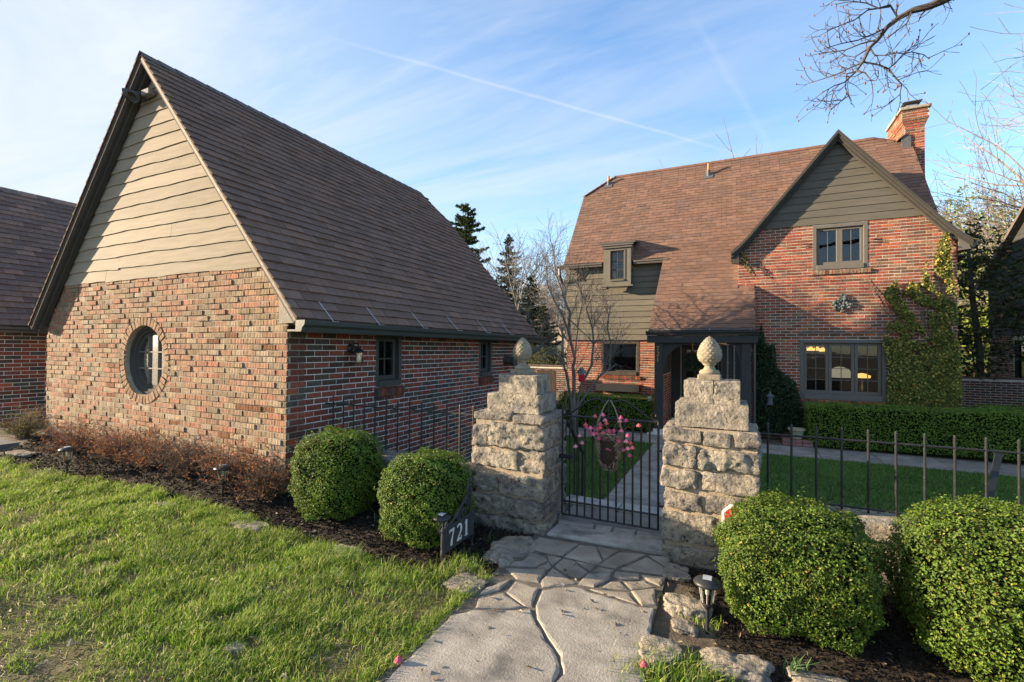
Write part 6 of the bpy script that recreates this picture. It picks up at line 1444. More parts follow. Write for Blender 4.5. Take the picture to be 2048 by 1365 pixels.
# fallen leaves and straw on the lawn
x, y = rg.uniform(-8, .0, 900), rg.uniform(1.0, 3.6, 900); P = np.stack([x, y, ground_z(x, y)+rg.uniform(.01, .035, 900)], 1)
v_, q, cc = leaf_cloud(P, np.tile(np.array([0, 0, 1.]), (900, 1)), rg.uniform(.015, .045, 900), leafcols(rg, 900, [(3, (.20, .13, .075)), (3, (.30, .24, .16)), (1, (.38, .34, .28))], .3), rg, .55, .4, .25)
lt = MB().add(v_, q, c=cc).build('leaf_litter', K['leaf_dull'], kind='stuff'); tag(lt, 'dry fallen leaves scattered over lawn and beds', 'leaves')
def rock(label, x, y, rx, ry, rz, seed, group='limestone edging rocks', sink=.35, matl=None):
    g = gz(x, y); t = MB(); n = 56; k = 34; V = []
    for b in range(k):
        ph = math.pi*b/(k-1)
        for a in range(n):
            an = 2*math.pi*a/n; d = np.array([math.sin(ph)*math.cos(an), math.sin(ph)*math.sin(an), math.cos(ph)]); kk = (np.abs(d)**3.2).sum()**(-1/3.2); p = d*kk*np.array([rx, ry, rz])
            s_ = np.array([seed*3.7, seed*1.3, 0]); n1 = mnoise.noise(Vector(tuple(p*9+s_))); n2 = abs(mnoise.noise(Vector(tuple(p*17+s_)))); n3 = abs(mnoise.noise(Vector(tuple(p*38+s_)))); n4 = mnoise.noise(Vector(tuple(p*80+s_)))
            p = p*(1+.30*n1-.26*n2-.16*n3+.05*n4); p[2] = min(p[2], rz*(.72+.25*mnoise.noise(Vector((p[0]*14+seed, p[1]*14, 0)))))
            V.append(p+np.array([x, y, g+rz*(1-sink*2)]))
    i = np.arange(k-1)[:, None]*n; j = np.arange(n)[None, :]; q = np.stack([i+j, i+(j+1) % n, i+n+(j+1) % n, i+n+j], -1).reshape(-1, 4)
    o = t.add(V, q).build('edging_rock', matl or K['limestone'], smooth=True, org=(x, y, g)); return tag(o, label, 'rock', group)
def atp(px_, py_): p = onp(px_, py_, 2, .03); return p[0], p[1]
RL = [((1372, 1215), .17, .10, .11, 'largest pale rock behind the path light, beside the flagstones'), ((1318, 1300), .12, .13, .07, 'low tan rock at the path edge beside grass tufts'), ((1470, 1330), .20, .12, .08, 'broad pitted rock in front of the yellow-green boxwood'), ((1640, 1362), .17, .10, .06, 'flat rock at the mulch edge farther from the path'), ((1350, 1140), .12, .13, .045, 'flat grey rock at the foot of the lawn-side pillar'), ((1370, 1250), .09, .07, .06, 'small rock tucked under the path light')]
for k, (p, a, b, c, lab) in enumerate(RL): x, y = atp(*p); rock(lab, x, y, a*.9, b*.9, c*.60, 20+k)
RL2 = [((1020, 1100), .17, .26, .05, 'flat grey stone between the address sign and the pillar foot'), ((930, 1165), .16, .12, .035, 'flat stone at the lawn corner in front of the address sign'), ((690, 1105), .16, .09, .035, 'flat tan stone sunk in the lawn edge below the boxwood'), ((500, 1050), .22, .10, .035, 'wide flat stone sunk in the lawn edge below the path light'), ((330, 1008), .12, .06, .03, 'small flat stone at the mulch edge below the rust shrubs'), ((50, 915), .30, .12, .03, 'long flat stone at the driveway corner of the lawn'), ((470, 1290), .06, .04, .02, 'small pebble lying in the open lawn')]
for k, (p, a, b, c, lab) in enumerate(RL2): x, y = atp(*p); rock(lab, x, y, a, b, c, 40+k, sink=.3, matl=K['limestone'])
# spring shoots in the beds
for (px_, py_, lab) in ((615, 1040, 'daffodil shoots beside the boxwood nearest the garage'), (760, 1052, 'daffodil shoots between the two garage-side boxwoods'), (985, 1085, 'small green shoots at the foot of the garage-side pillar'), (1590, 1345, 'low green weed clump at the mulch edge')):
    x0, y0 = atp(px_, py_); n = 22; x = rg.normal(x0, .03, n); y = rg.normal(y0, .02, n); m = MB(); m.add(*blades(x, y, ground_z(x, y), rg.uniform(.06, .13, n), rg.uniform(.004, .007, n), leafcols(rg, n, [(1, (.06, .13, .045))], .3), rg, .7)); o = m.build('spring_shoots', K['grass'], org=(x0, y0, gz(x0, y0))); tag(o, lab, 'plant', 'spring shoots')
for (px_, py_, lb_) in ((797, 1322, 'pink blossom fallen on the lawn edge of the flagstone path'), (1288, 1331, 'pink blossom fallen on the rock edge of the flagstone path')):
    p = onp(px_, py_, 2, .035); o = bpy.data.objects.new('fallen_blossom', pet[0]); COL.objects.link(o); o.location = p+np.array([0, 0, .008]); tag(o, lb_, 'blossom', 'fallen blossoms')

# ------------------------------------------------------------------ rust-brown barberry shrubs along the gable
def barberry(label, x, y, r, h, seed, pal):
    g = gz(x, y); t = thing('barberry_shrub', label, 'shrub', (x, y, g), 'leafless barberries along the gable'); rg = np.random.default_rng(seed); m = MB(); LP_ = []
    for k in range(170):
        a = rg.uniform(0, 6.28); sp = rg.uniform(.25, 1.15)*r; hh = h*rg.uniform(.25, 1.0)*(1-.3*(sp/r)**2); T_ = np.linspace(0, 1, 5); b = np.array([x+rg.normal(0, .05), y+rg.normal(0, .04), g-.01]); e = np.array([math.cos(a)*sp, math.sin(a)*sp*.75, hh])
        pts = b+e*T_[:, None]**np.array([1.3, 1.3, .85])+np.cumsum(rg.normal(0, .012, (5, 3)), 0)*T_[:, None]; cc = np.array((.12, .085, .065))*rg.uniform(.6, 1.6); m.tube(pts, np.linspace(.0035, .0012, 5), 3, c=tuple(cc), cap=False)
        for s in range(5):
            f = rg.uniform(.35, 1); p0 = b+(pts[-1]-b)*f*.5+(pts[min(4, int(f*4))]-b)*.5; p0 = pts[min(4, max(1, int(f*4.9)))]; d = rg.normal(0, 1, 3); d[2] = abs(d[2])*.7; d /= np.linalg.norm(d); L = rg.uniform(.04, .12); m.tube([p0, p0+d*L*.5+rg.normal(0, .006, 3), p0+d*L], [.0018, .0014, .0008], 3, c=tuple(cc*1.25), cap=False)
            for l in range(3):
                if rg.random() < .85: LP_.append(p0+d*L*rg.uniform(.2, 1))
    m.build('twigs', K['wicker'], t, kind='stuff'); P = np.array(LP_); n = len(P); v_, q, cc = leaf_cloud(P, rg.normal(0, 1, (n, 3)), rg.uniform(.012, .026, n), leafcols(rg, n, pal, .4), rg, .6, .3); MB().add(v_, q, c=cc).build('leaves', K['leaf_dull'], t, kind='stuff'); return t
RUST = [(4, (.38, .125, .04)), (2, (.26, .10, .045)), (1.5, (.5, .22, .07)), (.5, (.24, .20, .05))]; YEL = [(3, (.30, .26, .04)), (2, (.22, .14, .04)), (2, (.16, .20, .04))]
for k, (px_, lab, r, h, pal) in enumerate(((45, 'yellow-tipped twiggy shrub at the driveway corner of the garage', .50, .50, YEL), (150, 'rust-brown barberry just right of the driveway corner', .52, .48, RUST), (230, 'rust-brown barberry below the port window, driveway side', .50, .50, RUST), (300, 'rust-brown barberry directly below the port window', .48, .50, RUST), (372, 'grey twiggy barberry between port window and path light', .46, .46, [(2, (.22, .10, .045)), (2, (.15, .09, .06))]), (455, 'rust-brown barberry behind the mulch path light', .42, .50, RUST), (520, 'rust-brown barberry at the garage corner beside the stone base', .36, .46, RUST))):
    p = onp(px_, 930, 1, 3.23 if px_ > 100 else 3.3); barberry(lab, p[0], p[1], r, h, 60+k, pal)

# ------------------------------------------------------------------ trees
def grow(m, p, d, L, r, lev, rg, P, tips):
    n = P['seg'][min(lev, len(P['seg'])-1)]; pts = [p.copy()]; dirs = []
    for s in range(n):
        d = d+rg.normal(0, P['wander'], 3)+np.array([0, 0, P['up'][min(lev, len(P['up'])-1)]]); d /= np.linalg.norm(d); p = p+d*L/n; pts.append(p.copy()); dirs.append(d.copy())
    last = lev >= P['levels']; rr_ = np.linspace(r, r*(.25 if last else P['taper']), n+1); rr_ = np.maximum(rr_, P['rmin'])
    m.tube(pts, rr_, P['sides'][min(lev, len(P['sides'])-1)], c=P['col'], cap=False)
    if last: tips.append((pts[-1], dirs[-1])); return
    k = P['kids'][min(lev, len(P['kids'])-1)]
    for c in range(k):
        f = P['start']+(1-P['start'])*(c+rg.random())/k; i = min(n-1, int(f*n)); b = pts[i]+(pts[i+1]-pts[i])*(f*n-i); dd = dirs[i]; a = rg.normal(0, 1, 3); a -= dd*(a@dd); a /= np.linalg.norm(a); an = rg.uniform(*P['ang']); nd = dd*math.cos(an)+a*math.sin(an)
        grow(m, b, nd, L*rg.uniform(*P['len'])*(1-.35*f*0), max(P['rmin'], rr_[i]*rg.uniform(.45, .65)), lev+1, rg, P, tips)
    grow(m, pts[-1], dirs[-1], L*rg.uniform(.6, .8), rr_[-1], lev+1, rg, P, tips)
def PRM(**k):
    d = dict(seg=[6, 5, 4, 3], wander=.12, up=[.04, .05, .04, .02], levels=3, taper=.6, rmin=.004, sides=[8, 6, 4, 3], kids=[4, 4, 4, 3], start=.3, ang=(.5, .95), len=(.5, .75), col=(1, 1, 1)); d.update(k); return d
def bare_tree(name, label, base, H, r, seed, P, group=None, matl='bark_far', lean=(0, 0, 1)):
    rg = np.random.default_rng(seed); base = np.array(base, float); t = thing(name, label, 'tree', base, group); d = np.array(lean, float); d /= np.linalg.norm(d); m = MB(); n = 6; pts = [base-[0, 0, .1]]; p = base.copy()
    for s in range(n): d = d+rg.normal(0, .05, 3); d /= np.linalg.norm(d); p = p+d*H*.42/n; pts.append(p.copy())
    rr_ = np.linspace(r, r*.62, n+1); m.tube(pts, rr_, 10); m.build('trunk', K[matl], t, smooth=True); m = MB(); tips = []
    for k in range(P.get('limbs', 6)):
        f = rg.uniform(.45, 1); i = min(n-1, int(f*n)); a = k*2.4+rg.uniform(-.4, .4); nd = np.array([math.cos(a), math.sin(a), rg.uniform(.5, 1.3)]); nd /= np.linalg.norm(nd); grow(m, pts[i+1], nd, H*rg.uniform(.26, .36), r*rg.uniform(.35, .5), 0, rg, P, tips)
    grow(m, pts[-1], d, H*.3, r*.55, 0, rg, P, tips); m.build('crown', K[matl], t, kind='stuff'); return t
# multi-stemmed leafless small tree in front of the left wing (stems follow the photograph, 11 m from the camera)
ft_ = thing('bare_small_tree', 'leafless multi-stemmed small tree in front of the flower box window', 'tree', (-3.5, 10.9, CYZ)); rg = np.random.default_rng(5); TY = 10.9
STEM = [[(1150, 872), (1147, 820), (1148, 760), (1146, 734), (1150, 718), (1137, 665), (1140, 626), (1127, 593), (1112, 550), (1106, 500)], [(1151, 872), (1150, 824), (1163, 769), (1183, 731), (1187, 683), (1185, 659), (1172, 615), (1165, 580)], [(1153, 872), (1154, 815), (1178, 780), (1202, 750), (1219, 737), (1222, 692), (1214, 652), (1222, 610)], [(1148, 872), (1142, 800), (1132, 745), (1122, 715), (1104, 703), (1077, 683), (1064, 650)], [(1137, 665), (1125, 630), (1108, 600), (1095, 570), (1092, 530)], [(1140, 640), (1160, 660), (1178, 676), (1187, 690)], [(1202, 750), (1225, 735), (1232, 730)], [(1150, 718), (1152, 690), (1158, 640), (1166, 600), (1160, 570)]]
RAD = [.055, .042, .038, .04, .022, .016, .016, .02]; m = MB(); m2 = MB(); tips = []
Pt = PRM(seg=[4, 3, 3], levels=2, rmin=.0028, sides=[4, 3, 3], kids=[4, 3, 2], wander=.16, up=[.08, .06, .03], len=(.5, .8), start=.2)
for k, s in enumerate(STEM):
    dep = [0, .25, .4, -.3, -.2, .1, .4, .15][k]; pts = np.array([onp(a, b, 1, TY+dep*f) for (a, b), f in zip(s, np.linspace(0, 1, len(s)))])
    if k < 4: pts[0][2] = CYZ-.05
    (m if k < 4 else m2).tube(pts, np.linspace(RAD[k], RAD[k]*.28, len(pts)), 8)
    for i in range(2, len(pts)):
        for c in range(3 if i > 3 else 1):
            d = pts[i]-pts[i-1]; d /= np.linalg.norm(d); a = rg.normal(0, 1, 3); a -= d*(a@d); a /= np.linalg.norm(a); nd = d*.75+a*.75; nd[2] += .25; nd /= np.linalg.norm(nd); grow(m2, pts[i-1]+(pts[i]-pts[i-1])*rg.random(), nd, rg.uniform(.35, .75), .009, 0, rg, Pt, tips)
m.build('trunk', K['bark'], ft_, smooth=True); m2.build('crown', K['bark'], ft_, kind='stuff')
P = np.array([t_[0] for t_ in tips]); n = len(P); v_, q, cc = leaf_cloud(P, rg.normal(0, 1, (n, 3)), rg.uniform(.01, .028, n), leafcols(rg, n, [(1, (.12, .09, .06))], .3), rg, .5, .3); MB().add(v_, q, c=cc).build('dry_buds', K['leaf_dull'], ft_, kind='stuff')
# bird house and feeder in that tree
bp = onp(1163, 752, 1, 10.85); t = thing('bird_house', 'small red bird house with grey roof on the bare tree', 'bird house', bp)
m = MB(); m.box(bp[0]-.06, bp[0]+.06, bp[1]-.06, bp[1]+.06, bp[2]-.13, bp[2]+.06, c=(.55, .02, .05), b=.006); m.build('box', K['plain'], t); m = MB(); m.obox(bp+[-.045, 0, .13], (.6, 0, .8), (0, 1, 0), (-.8, 0, .6), .09, .09, .008, c=(.2, .2, .21)); m.obox(bp+[.045, 0, .13], (.6, 0, -.8), (0, 1, 0), (.8, 0, .6), .09, .09, .008, c=(.2, .2, .21)); m.box(bp[0]-.058, bp[0]+.058, bp[1]-.062, bp[1]-.05, bp[2]+.03, bp[2]+.14, c=(.22, .22, .23)); m.build('roof', K['plain'], t); m = MB(); m.tube([bp+[0, .05, -.1], (bp[0]-.02, 10.96, bp[2]-.12)], .012, 5); m.build('peg', K['bark'], t)
fp_ = onp(1131, 800, 1, 10.8); t = thing('bird_feeder', 'slim wire tube bird feeder hanging in the bare tree', 'feeder', fp_-[0, 0, .25])
m = MB(); m.lathe([(0.001, .22), (.11, .20), (.11, .19), (.02, .19)], fp_, 14, c=(.03, .035, .045)); m.lathe([(.035, .19), (.035, -.2), (.07, -.22), (.07, -.24), (0.001, -.24)], fp_, 12, c=(.12, .09, .04)); m.tube([fp_+[0, 0, .22], fp_+[.02, 0, .5]], .004, 4); m.build('tube', K['plain'], t)
# limb with fat buds reaching in from a tree outside the frame on the right
mt = thing('budding_tree', 'budding tree whose limb with fat brown buds hangs before the sky', 'tree', (6.4, 5.2, 0)); m = MB(); T0 = np.array([6.4, 5.2, -.05])
m.tube([T0, T0+[.05, .05, 2.0], T0+[-.1, .1, 4.0], T0+[-.3, .3, 6.2], T0+[-.5, .2, 8.0]], [.20, .17, .14, .11, .07], 10); m.build('trunk', K['bark_dark'], mt, smooth=True)
LD = 6.0
def Lp(a, b, dep=0.0): return onp(1500+a/2.967, b/2.967, 1, LD+dep)
MAIN = [T0+[-.1, .1, 4.4], T0+[-1.2, .5, 5.6], Lp(1500, -170), Lp(1290, -70), Lp(1140, 5), Lp(1060, 40), Lp(960, 65), Lp(880, 110), Lp(810, 165), Lp(760, 235), Lp(710, 285), Lp(675, 360), Lp(630, 425)]
m = MB(); m.tube(MAIN, [.075, .06, .05, .045, .042, .035, .030, .026, .022, .019, .016, .013, .011], 8)
SUB = [[(675, 370), (760, 385), (820, 410), (860, 380), (910, 320), (960, 310), (1030, 325), (1062, 350)], [(820, 410), (870, 470), (900, 500), (890, 560), (840, 605)], [(630, 425), (575, 440), (565, 520), (585, 570), (530, 610), (480, 650)], [(630, 425), (560, 490), (500, 510), (430, 550)], [(675, 370), (600, 400), (520, 440), (430, 470), (370, 490)], [(710, 285), (620, 340), (560, 330)], [(760, 235), (660, 260), (560, 300), (470, 310), (410, 325)], [(810, 165), (740, 200), (640, 240), (540, 260), (440, 290)], [(880, 110), (830, 30), (760, 50), (690, 20), (620, 10), (500, 0)], [(830, 40), (700, 60), (620, 120), (540, 150), (460, 185)], [(960, 65), (930, 140), (880, 180)], [(1060, 40), (1010, 100), (1000, 130)], [(710, 285), (740, 330), (800, 330), (830, 310)], [(630, 425), (680, 430), (720, 480), (750, 480)], [(1140, 5), (1180, -20), (1210, 5)]]
buds = []; rg = np.random.default_rng(9)
Pb = PRM(seg=[3, 3], levels=1, rmin=.0026, sides=[4, 3], kids=[2, 1], wander=.18, up=[.05, .06], len=(.5, .8), start=.3, ang=(.5, 1.1))
for s in SUB:
    dep0 = rg.uniform(-.3, .3); pts = np.array([Lp(a, b, dep0*f) for (a, b), f in zip(s, np.linspace(0, 1, len(s)))]); m.tube(pts, np.linspace(.0095, .0035, len(pts)), 5, cap=False); buds.append((pts[-1], pts[-1]-pts[-2]))
    for i in range(1, len(pts)):
        for c in range(2):
            d = pts[i]-pts[i-1]; d /= np.linalg.norm(d); a = rg.normal(0, 1, 3); a -= d*(a@d); a /= np.linalg.norm(a); tips = []; grow(m, pts[i-1]+(pts[i]-pts[i-1])*rg.random(), d*.6+a*.7+np.array([0, 0, .1]), rg.uniform(.10, .24), .0045, 0, rg, Pb, tips); buds += [t_ for t_ in tips if rg.random() < .5]
m.build('limb', K['bark_dark'], mt); bm_ = MB(); bm_.lathe([(0.001, -.010), (.008, -.004), (.010, .006), (.006, .018), (0.001, .026)], (0, 0, 0), 7, c=(.19, .105, .065)); bm_.V = [v_*.78 for v_ in bm_.V]; me = bm_.mesh('bud'); me.materials.append(K['plain'])
for (p_, d_) in buds[:130]: inst('bud', me, mt, p_)
# big bare trees to the right and behind, conifers
PT = PRM(limbs=8, levels=3, rmin=.010, kids=[5, 4, 4, 3], wander=.13)
bare_tree('bare_tree', 'tall leafless tree behind the neighbouring dark house', (15.6, 24.5, CYZ), 17, .30, 101, PRM(limbs=9, levels=4, rmin=.009, kids=[4, 4, 3, 2, 2], wander=.13, seg=[6, 5, 4, 3, 3]), 'leafless background trees', lean=(-.15, 0, 1))
bare_tree('bare_tree', 'pale slender leafless tree beside the magnolia', (11.6, 25.5, CYZ), 11.5, .13, 102, PRM(limbs=7, levels=3, rmin=.008, kids=[5, 4, 3, 2], up=[.10, .08, .05, .03], ang=(.35, .7)), 'leafless background trees')
bare_tree('bare_tree', 'leafless tree with low wide crown beyond the hedge gap', (14.2, 31, CYZ), 11, .2, 103, PT, 'leafless background trees')
BT = [(-15.5, 34, 11, .18), (-19.5, 42, 12, .2), (-13.0, 40, 10, .16), (-22.5, 36, 10, .16), (-10.5, 30, 8, .12), (-17.0, 50, 13, .2)]
for k, (x, y, h, r) in enumerate(BT): bare_tree('bare_tree', 'grey leafless tree in the thicket between garage and house', (x, y, gz(x, y)), h, r, 110+k, PRM(limbs=7, levels=3, rmin=.011, kids=[4, 4, 4, 2], wander=.14), 'thicket of leafless trees')
bare_tree('bare_tree', 'leafless tree whose top shows over the house ridge', (-.2, 31, CYZ), 12.1, .2, 120, PRM(limbs=6, levels=3, rmin=.010, kids=[4, 4, 3, 2]), 'leafless background trees')
def conifer(label, base, H, R, seed, pal, bare=.0, ntier=26, droop=.35, dens=1.0, rag=.35, pw=.8, ls=1.0):
    rg = np.random.default_rng(seed); base = np.array(base, float); t = thing('spruce_tree', label, 'tree', base, 'evergreens behind the garage'); m = MB(); m.tube([base-[0, 0, .1], base+[0, 0, H*.5], base+[0, 0, H]], [H*.018, H*.010, .02], 8); m.build('trunk', K['bark_dark'], t, smooth=True); br_ = MB(); PP = []; NN = []
    for k in range(ntier):
        f = (k+rg.random())/ntier; z = H*(.06+.93*f); rad = R*(1-f)**pw*rg.uniform(1-rag, 1+rag*.5)+.10
        for b in range(int(7-3*f)):
            z = H*min(.985, (.06+.93*f)+rg.normal(0, .016)); a = b*6.283/int(7-3*f)+rg.uniform(-.4, .4)+k; L = rad*rg.uniform(.6, 1.1); T_ = np.linspace(0, 1, 6); dz = -droop*L*T_+.28*L*T_**2.2+.08*L
            pts = base+np.stack([math.cos(a)*L*T_, math.sin(a)*L*T_, z+dz], 1); br_.tube(pts, np.linspace(.03, .008, 6), 3, cap=False); n = int(80*dens*L/R*(1.2-bare))+10; u = rg.uniform(.18, 1.02, n); side = rg.normal(0, .16*L*(1.1-u), n); c0 = np.stack([np.interp(u, T_, pts[:, i]) for i in range(3)], 1); perp = np.array([-math.sin(a), math.cos(a), 0]); PP.append(c0+perp*side[:, None]+np.stack([0*u, 0*u, rg.uniform(-.22, .04, n)*H*.05], 1)); NN.append(np.tile([math.cos(a)*.4, math.sin(a)*.4, .9], (n, 1)))
    br_.build('branches', K['bark_dark'], t, kind='stuff'); P = np.concatenate(PP); N = np.concatenate(NN); n = len(P); v_, q, cc = leaf_cloud(P, N, rg.uniform(.22, .52, n)*ls*H/15, leafcols(rg, n, pal, .35), rg, .32, .55, .1); MB().add(v_, q, c=cc).build('crown', K['needle'], t, kind='stuff')
p = onp(928, 690, 1, 38); conifer('broad dark spruce rising over the garage roof', (p[0], 38, gz(p[0], 38)), 15.8, 4.2, 1, [(3, (.06, .082, .03)), (2, (.095, .115, .038)), (1, (.04, .052, .022))], ntier=46, rag=.5, dens=2.6, droop=.12, pw=.5)
p = onp(1016, 690, 1, 42); conifer('narrow pointed thin spruce between garage and house', (p[0], 42, gz(p[0], 42)), 13.6, 3.8, 2, [(3, (.07, .078, .05)), (2, (.09, .088, .06))], ntier=48, dens=1.1, droop=.25, rag=.3)
p = onp(1062, 690, 1, 30); conifer('lower grey-green spruce in front of the pointed spruce', (p[0], 30, gz(p[0], 30)), 7.2, 2.4, 3, [(3, (.07, .085, .06)), (2, (.05, .06, .04))], ntier=38, ls=1.6, dens=1.6, droop=.25)
p = onp(1085, 690, 1, 26); conifer('short dark spruce behind the bare small tree', (p[0], 26, gz(p[0], 26)), 4.8, 1.7, 4, [(3, (.055, .07, .045)), (2, (.08, .09, .06))], ntier=30, ls=1.9, dens=1.6, droop=.2)
# magnolia with large leathery leaves beside the house
mg = thing('magnolia_tree', 'evergreen magnolia with large glossy leaves beside the house corner', 'tree', (6.3, 18.0, CYZ)); rg = np.random.default_rng(14); m = MB(); tips = []; b0 = np.array([6.3, 18.0, CYZ]); m.tube([b0-[0, 0, .1], b0+[.05, 0, 2.0], b0+[-.1, 0, 3.6], b0+[-.2, 0, 5.2]], [.11, .09, .07, .04], 8); m.build('trunk', K['bark_dark'], mg, smooth=True); m = MB()
for k in range(26):
    a = k*2.4; z = 1.0+4.3*(k/25); d = np.array([math.cos(a), math.sin(a), .25]); grow(m, b0+[-.05, 0, z], d/np.linalg.norm(d), rg.uniform(.9, 1.35)*(1.05-0.4*k/25), .03, 0, rg, PRM(seg=[4, 3], levels=1, rmin=.007, sides=[5, 4], kids=[4, 2], wander=.2, up=[.02, .08], start=.4), tips)
m.build('branches', K['bark_dark'], mg, kind='stuff'); P = np.concatenate([np.array([t_[0]+rg.normal(0, .09, 3) for t_ in tips]) for _ in range(17)]); cl_ = np.array([b0+np.array([-.1, 0, 3.2])+d_*np.array([1.15, 1.3, 2.5])*rg.uniform(.35, 1)**.5 for d_ in dir_sphere(rg, 150)]); P = np.concatenate([P]+[cl_+rg.normal(0, .13, (150, 3)) for _ in range(16)]); n = len(P); v_, q, cc = leaf_cloud(P, np.tile([0, -.2, .9], (n, 1)), rg.uniform(.11, .2, n), leafcols(rg, n, [(5, (.035, .060, .020)), (2, (.06, .085, .03)), (1, (.16, .13, .04)), (.4, (.20, .11, .04))], .35), rg, .42, .65, .06); MB().add(v_, q, c=cc).build('leaves', K['leaf'], mg, kind='stuff')
# low brick garden walls, neighbouring dark house, road, planting beyond
def brick_wall_thing(label, x0, x1, y, z0, z1, seed, nb):
    t = thing('brick_garden_wall', label, 'wall', ((x0+x1)/2, y, z0)); f_ = frame3((0, y, 0), (1, 0, 0), (0, 0, 1), (0, -1, 0)); m = MB(); m.box(x0, x1, y, y+.22, z0-.1, z1); w = m.build('mortar', K['mortar_house'], t); brick_field(w, f_, lambda v, vb: [(x0, x1)], z0, z1-.06, pal_mix([(3, (.11, .065, .05), .2), (2, (.09, .07, .058), .2), (1, (.16, .07, .05), .2)]), K['brick'], nb, seed)
    m = MB(); m.box(x0-.02, x1+.02, y-.03, y+.25, z1+.001, z1+.05, c=(.12, .085, .07), b=.01); m.build('coping', K['plain'], t)
p0 = onp(1920, 757, 1, 17.2); brick_wall_thing('dark low brick garden wall between the house and the neighbouring house', 4.15, 10.2, 17.2, CYZ, p0[2], 91, 60)
brick_wall_thing('low brick wall behind the garage end, left of the house', -7.5, -4.75, 14.8, CYZ, 1.02, 92, 40)
wg = thing('wooden_gate', 'dark brown wooden garden gate left of the house corner', 'gate', (-4.9, 13.2, CYZ))
for k in range(5): m = MB(); x = -5.45+k*.125; m.box(x, x+.115, 13.2, 13.225, CYZ+.05, .98+.02*(k % 2), c=(.06, .042, .032), b=.004); m.build('plank', K['plain'], wg)
for z in (-.1, .7): m = MB(); m.box(-5.45, -4.84, 13.226, 13.25, z, z+.08, c=(.05, .036, .028)); m.build('rail', K['plain'], wg)
nbh = thing('neighbour_house', 'dark shingled neighbouring house with a brick ground floor', 'house', (9.5, 19.0, CYZ)); NX = 8.75; fn = frame3((NX, 0, 0), (0, -1, 0), (0, 0, 1), (-1, 0, 0)); NW = (-22.3, -19.6, .35, 2.15)
m = MB(); m.panel([(-24.0, -.6), (-12.0, -.6), (-12.0, 4.2), (-18.0, 8.4), (-24.0, 4.4)], [rect(*NW)], fn, 0, -.25); nw = m.build('side_wall', K['mortar_house'], nbh)
brick_field(nw, fn, hole_spans(lambda v: (-24, -12), [NW]), CYZ, 2.2, pal_mix([(3, (.12, .055, .045), .2), (2, (.10, .062, .055), .2), (1, (.16, .065, .05), .2)]), K['brick'], 60, 93)
casement(nbh, fn, *NW, 3, 1, 1, fr=.09, sash=.05, depth=-.08, fmat=K['black'], smat=K['black'])
fns = frame3((NX, 0, 2.25), (0, -1, 0), (0, 0, 1), (-1, 0, 0)); PALN = pal_mix([(3, (.045, .048, .048), .10), (2, (.038, .040, .041), .10)])
m = MB(); m.box(NX-.02, NX-.001, 12, 24, 2.2, 4.2); m.build('shingle_backing', K['trim'], nbh); sp_ = m = MB(); m.prism([(-24.02, 2.22), (-11.98, 2.22), (-11.98, 4.2), (-18, 8.35), (-24.02, 4.38)], fn, .02, .003); sh_ = m.build('shingle_wall', K['trim'], nbh)
shingle_field(sh_, frame3((NX-.021, 0, 2.22), (0, -1, 0), (0, 0, 1), (-1, 0, 0)), (0, 34), lambda s: [(-24.02+max(0, (s-2.1)/.66), -12-max(0, (s-2.0)/.7))], PALN, 60, 94, exp=.18, wid=.42, thick=.014)
m = MB(); nn_ = np.array([0, .57, .82]); slope_panel(m, [(NX-.25, 24.5, 4.15), (NX-.25, 18, 8.55), (NX+5, 18, 8.55), (NX+5, 24.5, 4.15)], .12, nn_); slope_panel(m, [(NX-.25, 11.5, 4.0), (NX+5, 11.5, 4.0), (NX+5, 18, 8.55), (NX-.25, 18, 8.55)], .12, (0, -.57, .82)); m.build('roof', K['roofdeck'], nbh)
m = MB(); m.box(NX+.26, NX+5, 23.8, 24.0, -.6, 4.2); m.box(NX+.26, NX+5, 12, 12.2, -.6, 4.2); m.box(NX+4.8, NX+5, 12.2, 23.8, -.6, 4.2); m.build('far_walls', K['mortar_house'], nbh)
rd = MB(); rd.add([(5, 38.2, CYZ+.02), (60, 38.2, CYZ+.02), (60, 42.4, CYZ+.02), (5, 42.4, CYZ+.02)], [(0, 1, 2, 3)]); struct('road', rd, K['asphalt']); rd = MB(); rd.box(5, 60, 42.45, 43.2, CYZ-.2, CYZ+.14); struct('far_pavement', rd, K['limestone_smooth'])
def leafy(name, label, base, R, n, size, pal, seed, group=None, h=None, cat='shrub', matl='leaf_dull'):
    rg = np.random.default_rng(seed); base = np.array(base, float); t = thing(name, label, cat, base, group); h = h or R*2; d = dir_sphere(rg, n); lm = lump(d, seed, .25, 2); P = base+np.array([0, 0, h*.52])+d*np.array([R, R, h*.5])*(lm*rg.uniform(.45, 1.05, n)**.5)[:, None]; v_, q, cc = leaf_cloud(P, d+np.array([0, 0, .4]), rg.uniform(size*.6, size*1.4, n), leafcols(rg, n, pal, .4), rg, .6, .6); MB().add(v_, q, c=cc).build('crown', K[matl], t, kind='stuff'); m = MB(); m.tube([base-[0, 0, .05], base+[0, 0, h*.35], base+[R*.2, 0, h*.7]], [R*.06, R*.045, R*.02], 6); m.build('trunk', K['bark_dark'], t); return t
p = onp(1945, 755, 1, 37.4); leafy('rust_shrub', 'small rust-coloured shrub at the road edge beside the house corner', (p[0], 37.4, CYZ), .6, 500, .14, [(2, (.28, .16, .06)), (1, (.2, .1, .05))], 1, 'rust shrubs at the road', 1.5)
p = onp(1982, 755, 1, 37.4); leafy('rust_shrub', 'small rust-coloured shrub at the road edge beside the neighbouring house', (p[0], 37.4, CYZ), .6, 500, .14, [(2, (.32, .2, .09)), (1, (.25, .13, .06))], 2, 'rust shrubs at the road', 1.5)
SPR = [(3, (.16, .20, .035)), (2, (.20, .23, .05)), (1, (.11, .15, .03))]
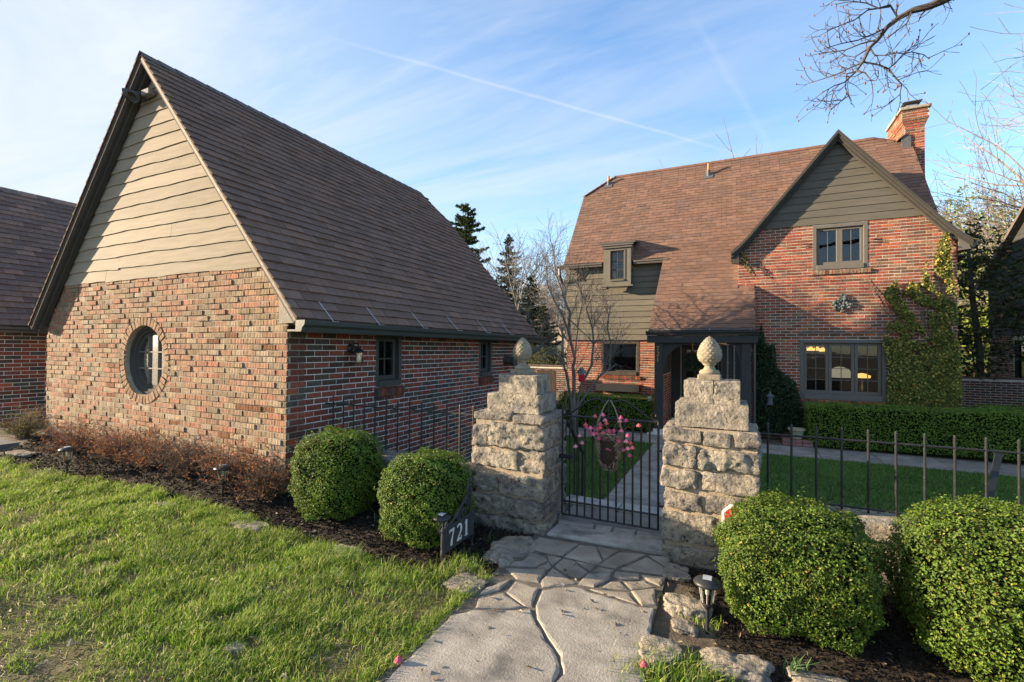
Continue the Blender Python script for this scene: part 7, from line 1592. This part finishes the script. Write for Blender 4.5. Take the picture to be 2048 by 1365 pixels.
for k, (px_, y, R, h) in enumerate(((1930, 62, 4.5, 9), (1975, 70, 5, 11), (2030, 60, 4, 8), (1905, 80, 6, 13), (2060, 78, 6, 14), (1950, 95, 7, 15))):
    p = onp(px_, 690, 1, y); leafy('spring_tree', 'yellow-green leafing tree on the far hillside', (p[0], y, gz(p[0], y)), R, 2600, .55, SPR, 30+k, 'leafing trees on the hill', h, 'tree')
p = onp(1085, 720, 1, 15.5); leafy('evergreen_shrub', 'loose evergreen shrub above the low brick wall behind the garage', (p[0]-.5, 15.6, CYZ), .95, 2600, .09, [(3, (.045, .06, .02)), (2, (.07, .075, .03)), (1, (.12, .08, .04))], 41, None, 2.0)
p = onp(1108, 700, 1, 24); leafy('evergreen_shrub', 'dark background shrub seen through the bare small tree', (p[0], 24, CYZ), 1.4, 1800, .14, [(3, (.04, .055, .03)), (1, (.09, .09, .05))], 42, None, 2.2)
fhn = thing('distant_house', 'pale distant house glimpsed between garage and cottage', 'house', (-15.5, 58, gz(-15.5, 58))); p = onp(1095, 640, 1, 58); gzh = gz(p[0], 58)
m = MB(); m.box(p[0]-3, p[0]+3, 58, 64, gzh-.3, gzh+4.5, c=(.50, .40, .33)); m.build('wall', K['plain'], fhn); m = MB(); m.prism([(p[0]-3.4, gzh+4.4), (p[0]+3.4, gzh+4.4), (p[0], gzh+7.2)], frame3((0, 57.7, 0), (1, 0, 0), (0, 0, 1), (0, -1, 0)), 0, -6.6, c=(.22, .17, .15)); m.build('roof', K['plain'], fhn)
for dx in (-1.6, 0, 1.6): m = MB(); m.box(p[0]+dx-.45, p[0]+dx+.45, 57.95, 57.995, gzh+1.6, gzh+3.0, c=(.1, .11, .12)); m.build('window', K['plain'], fhn)
# overhead cable from the thicket to the house corner
a, b = np.array([-4.66, 13.4, 3.45]), np.array([-14.0, 31.0, 4.6]); T_ = np.linspace(0, 1, 20); pts = a+(b-a)*T_[:, None]; pts[:, 2] -= 1.2*T_*(1-T_); o = MB().tube(pts, .012, 5).build('overhead_cable', K['black'], org=tuple(a)); tag(o, 'thin black overhead cable running from the house corner to the thicket', 'cable')
# paved driveway at the left
struct('driveway', MB().box(-11.28, -9.7, 2.95, 30, -.3, .145), K['asphalt'])
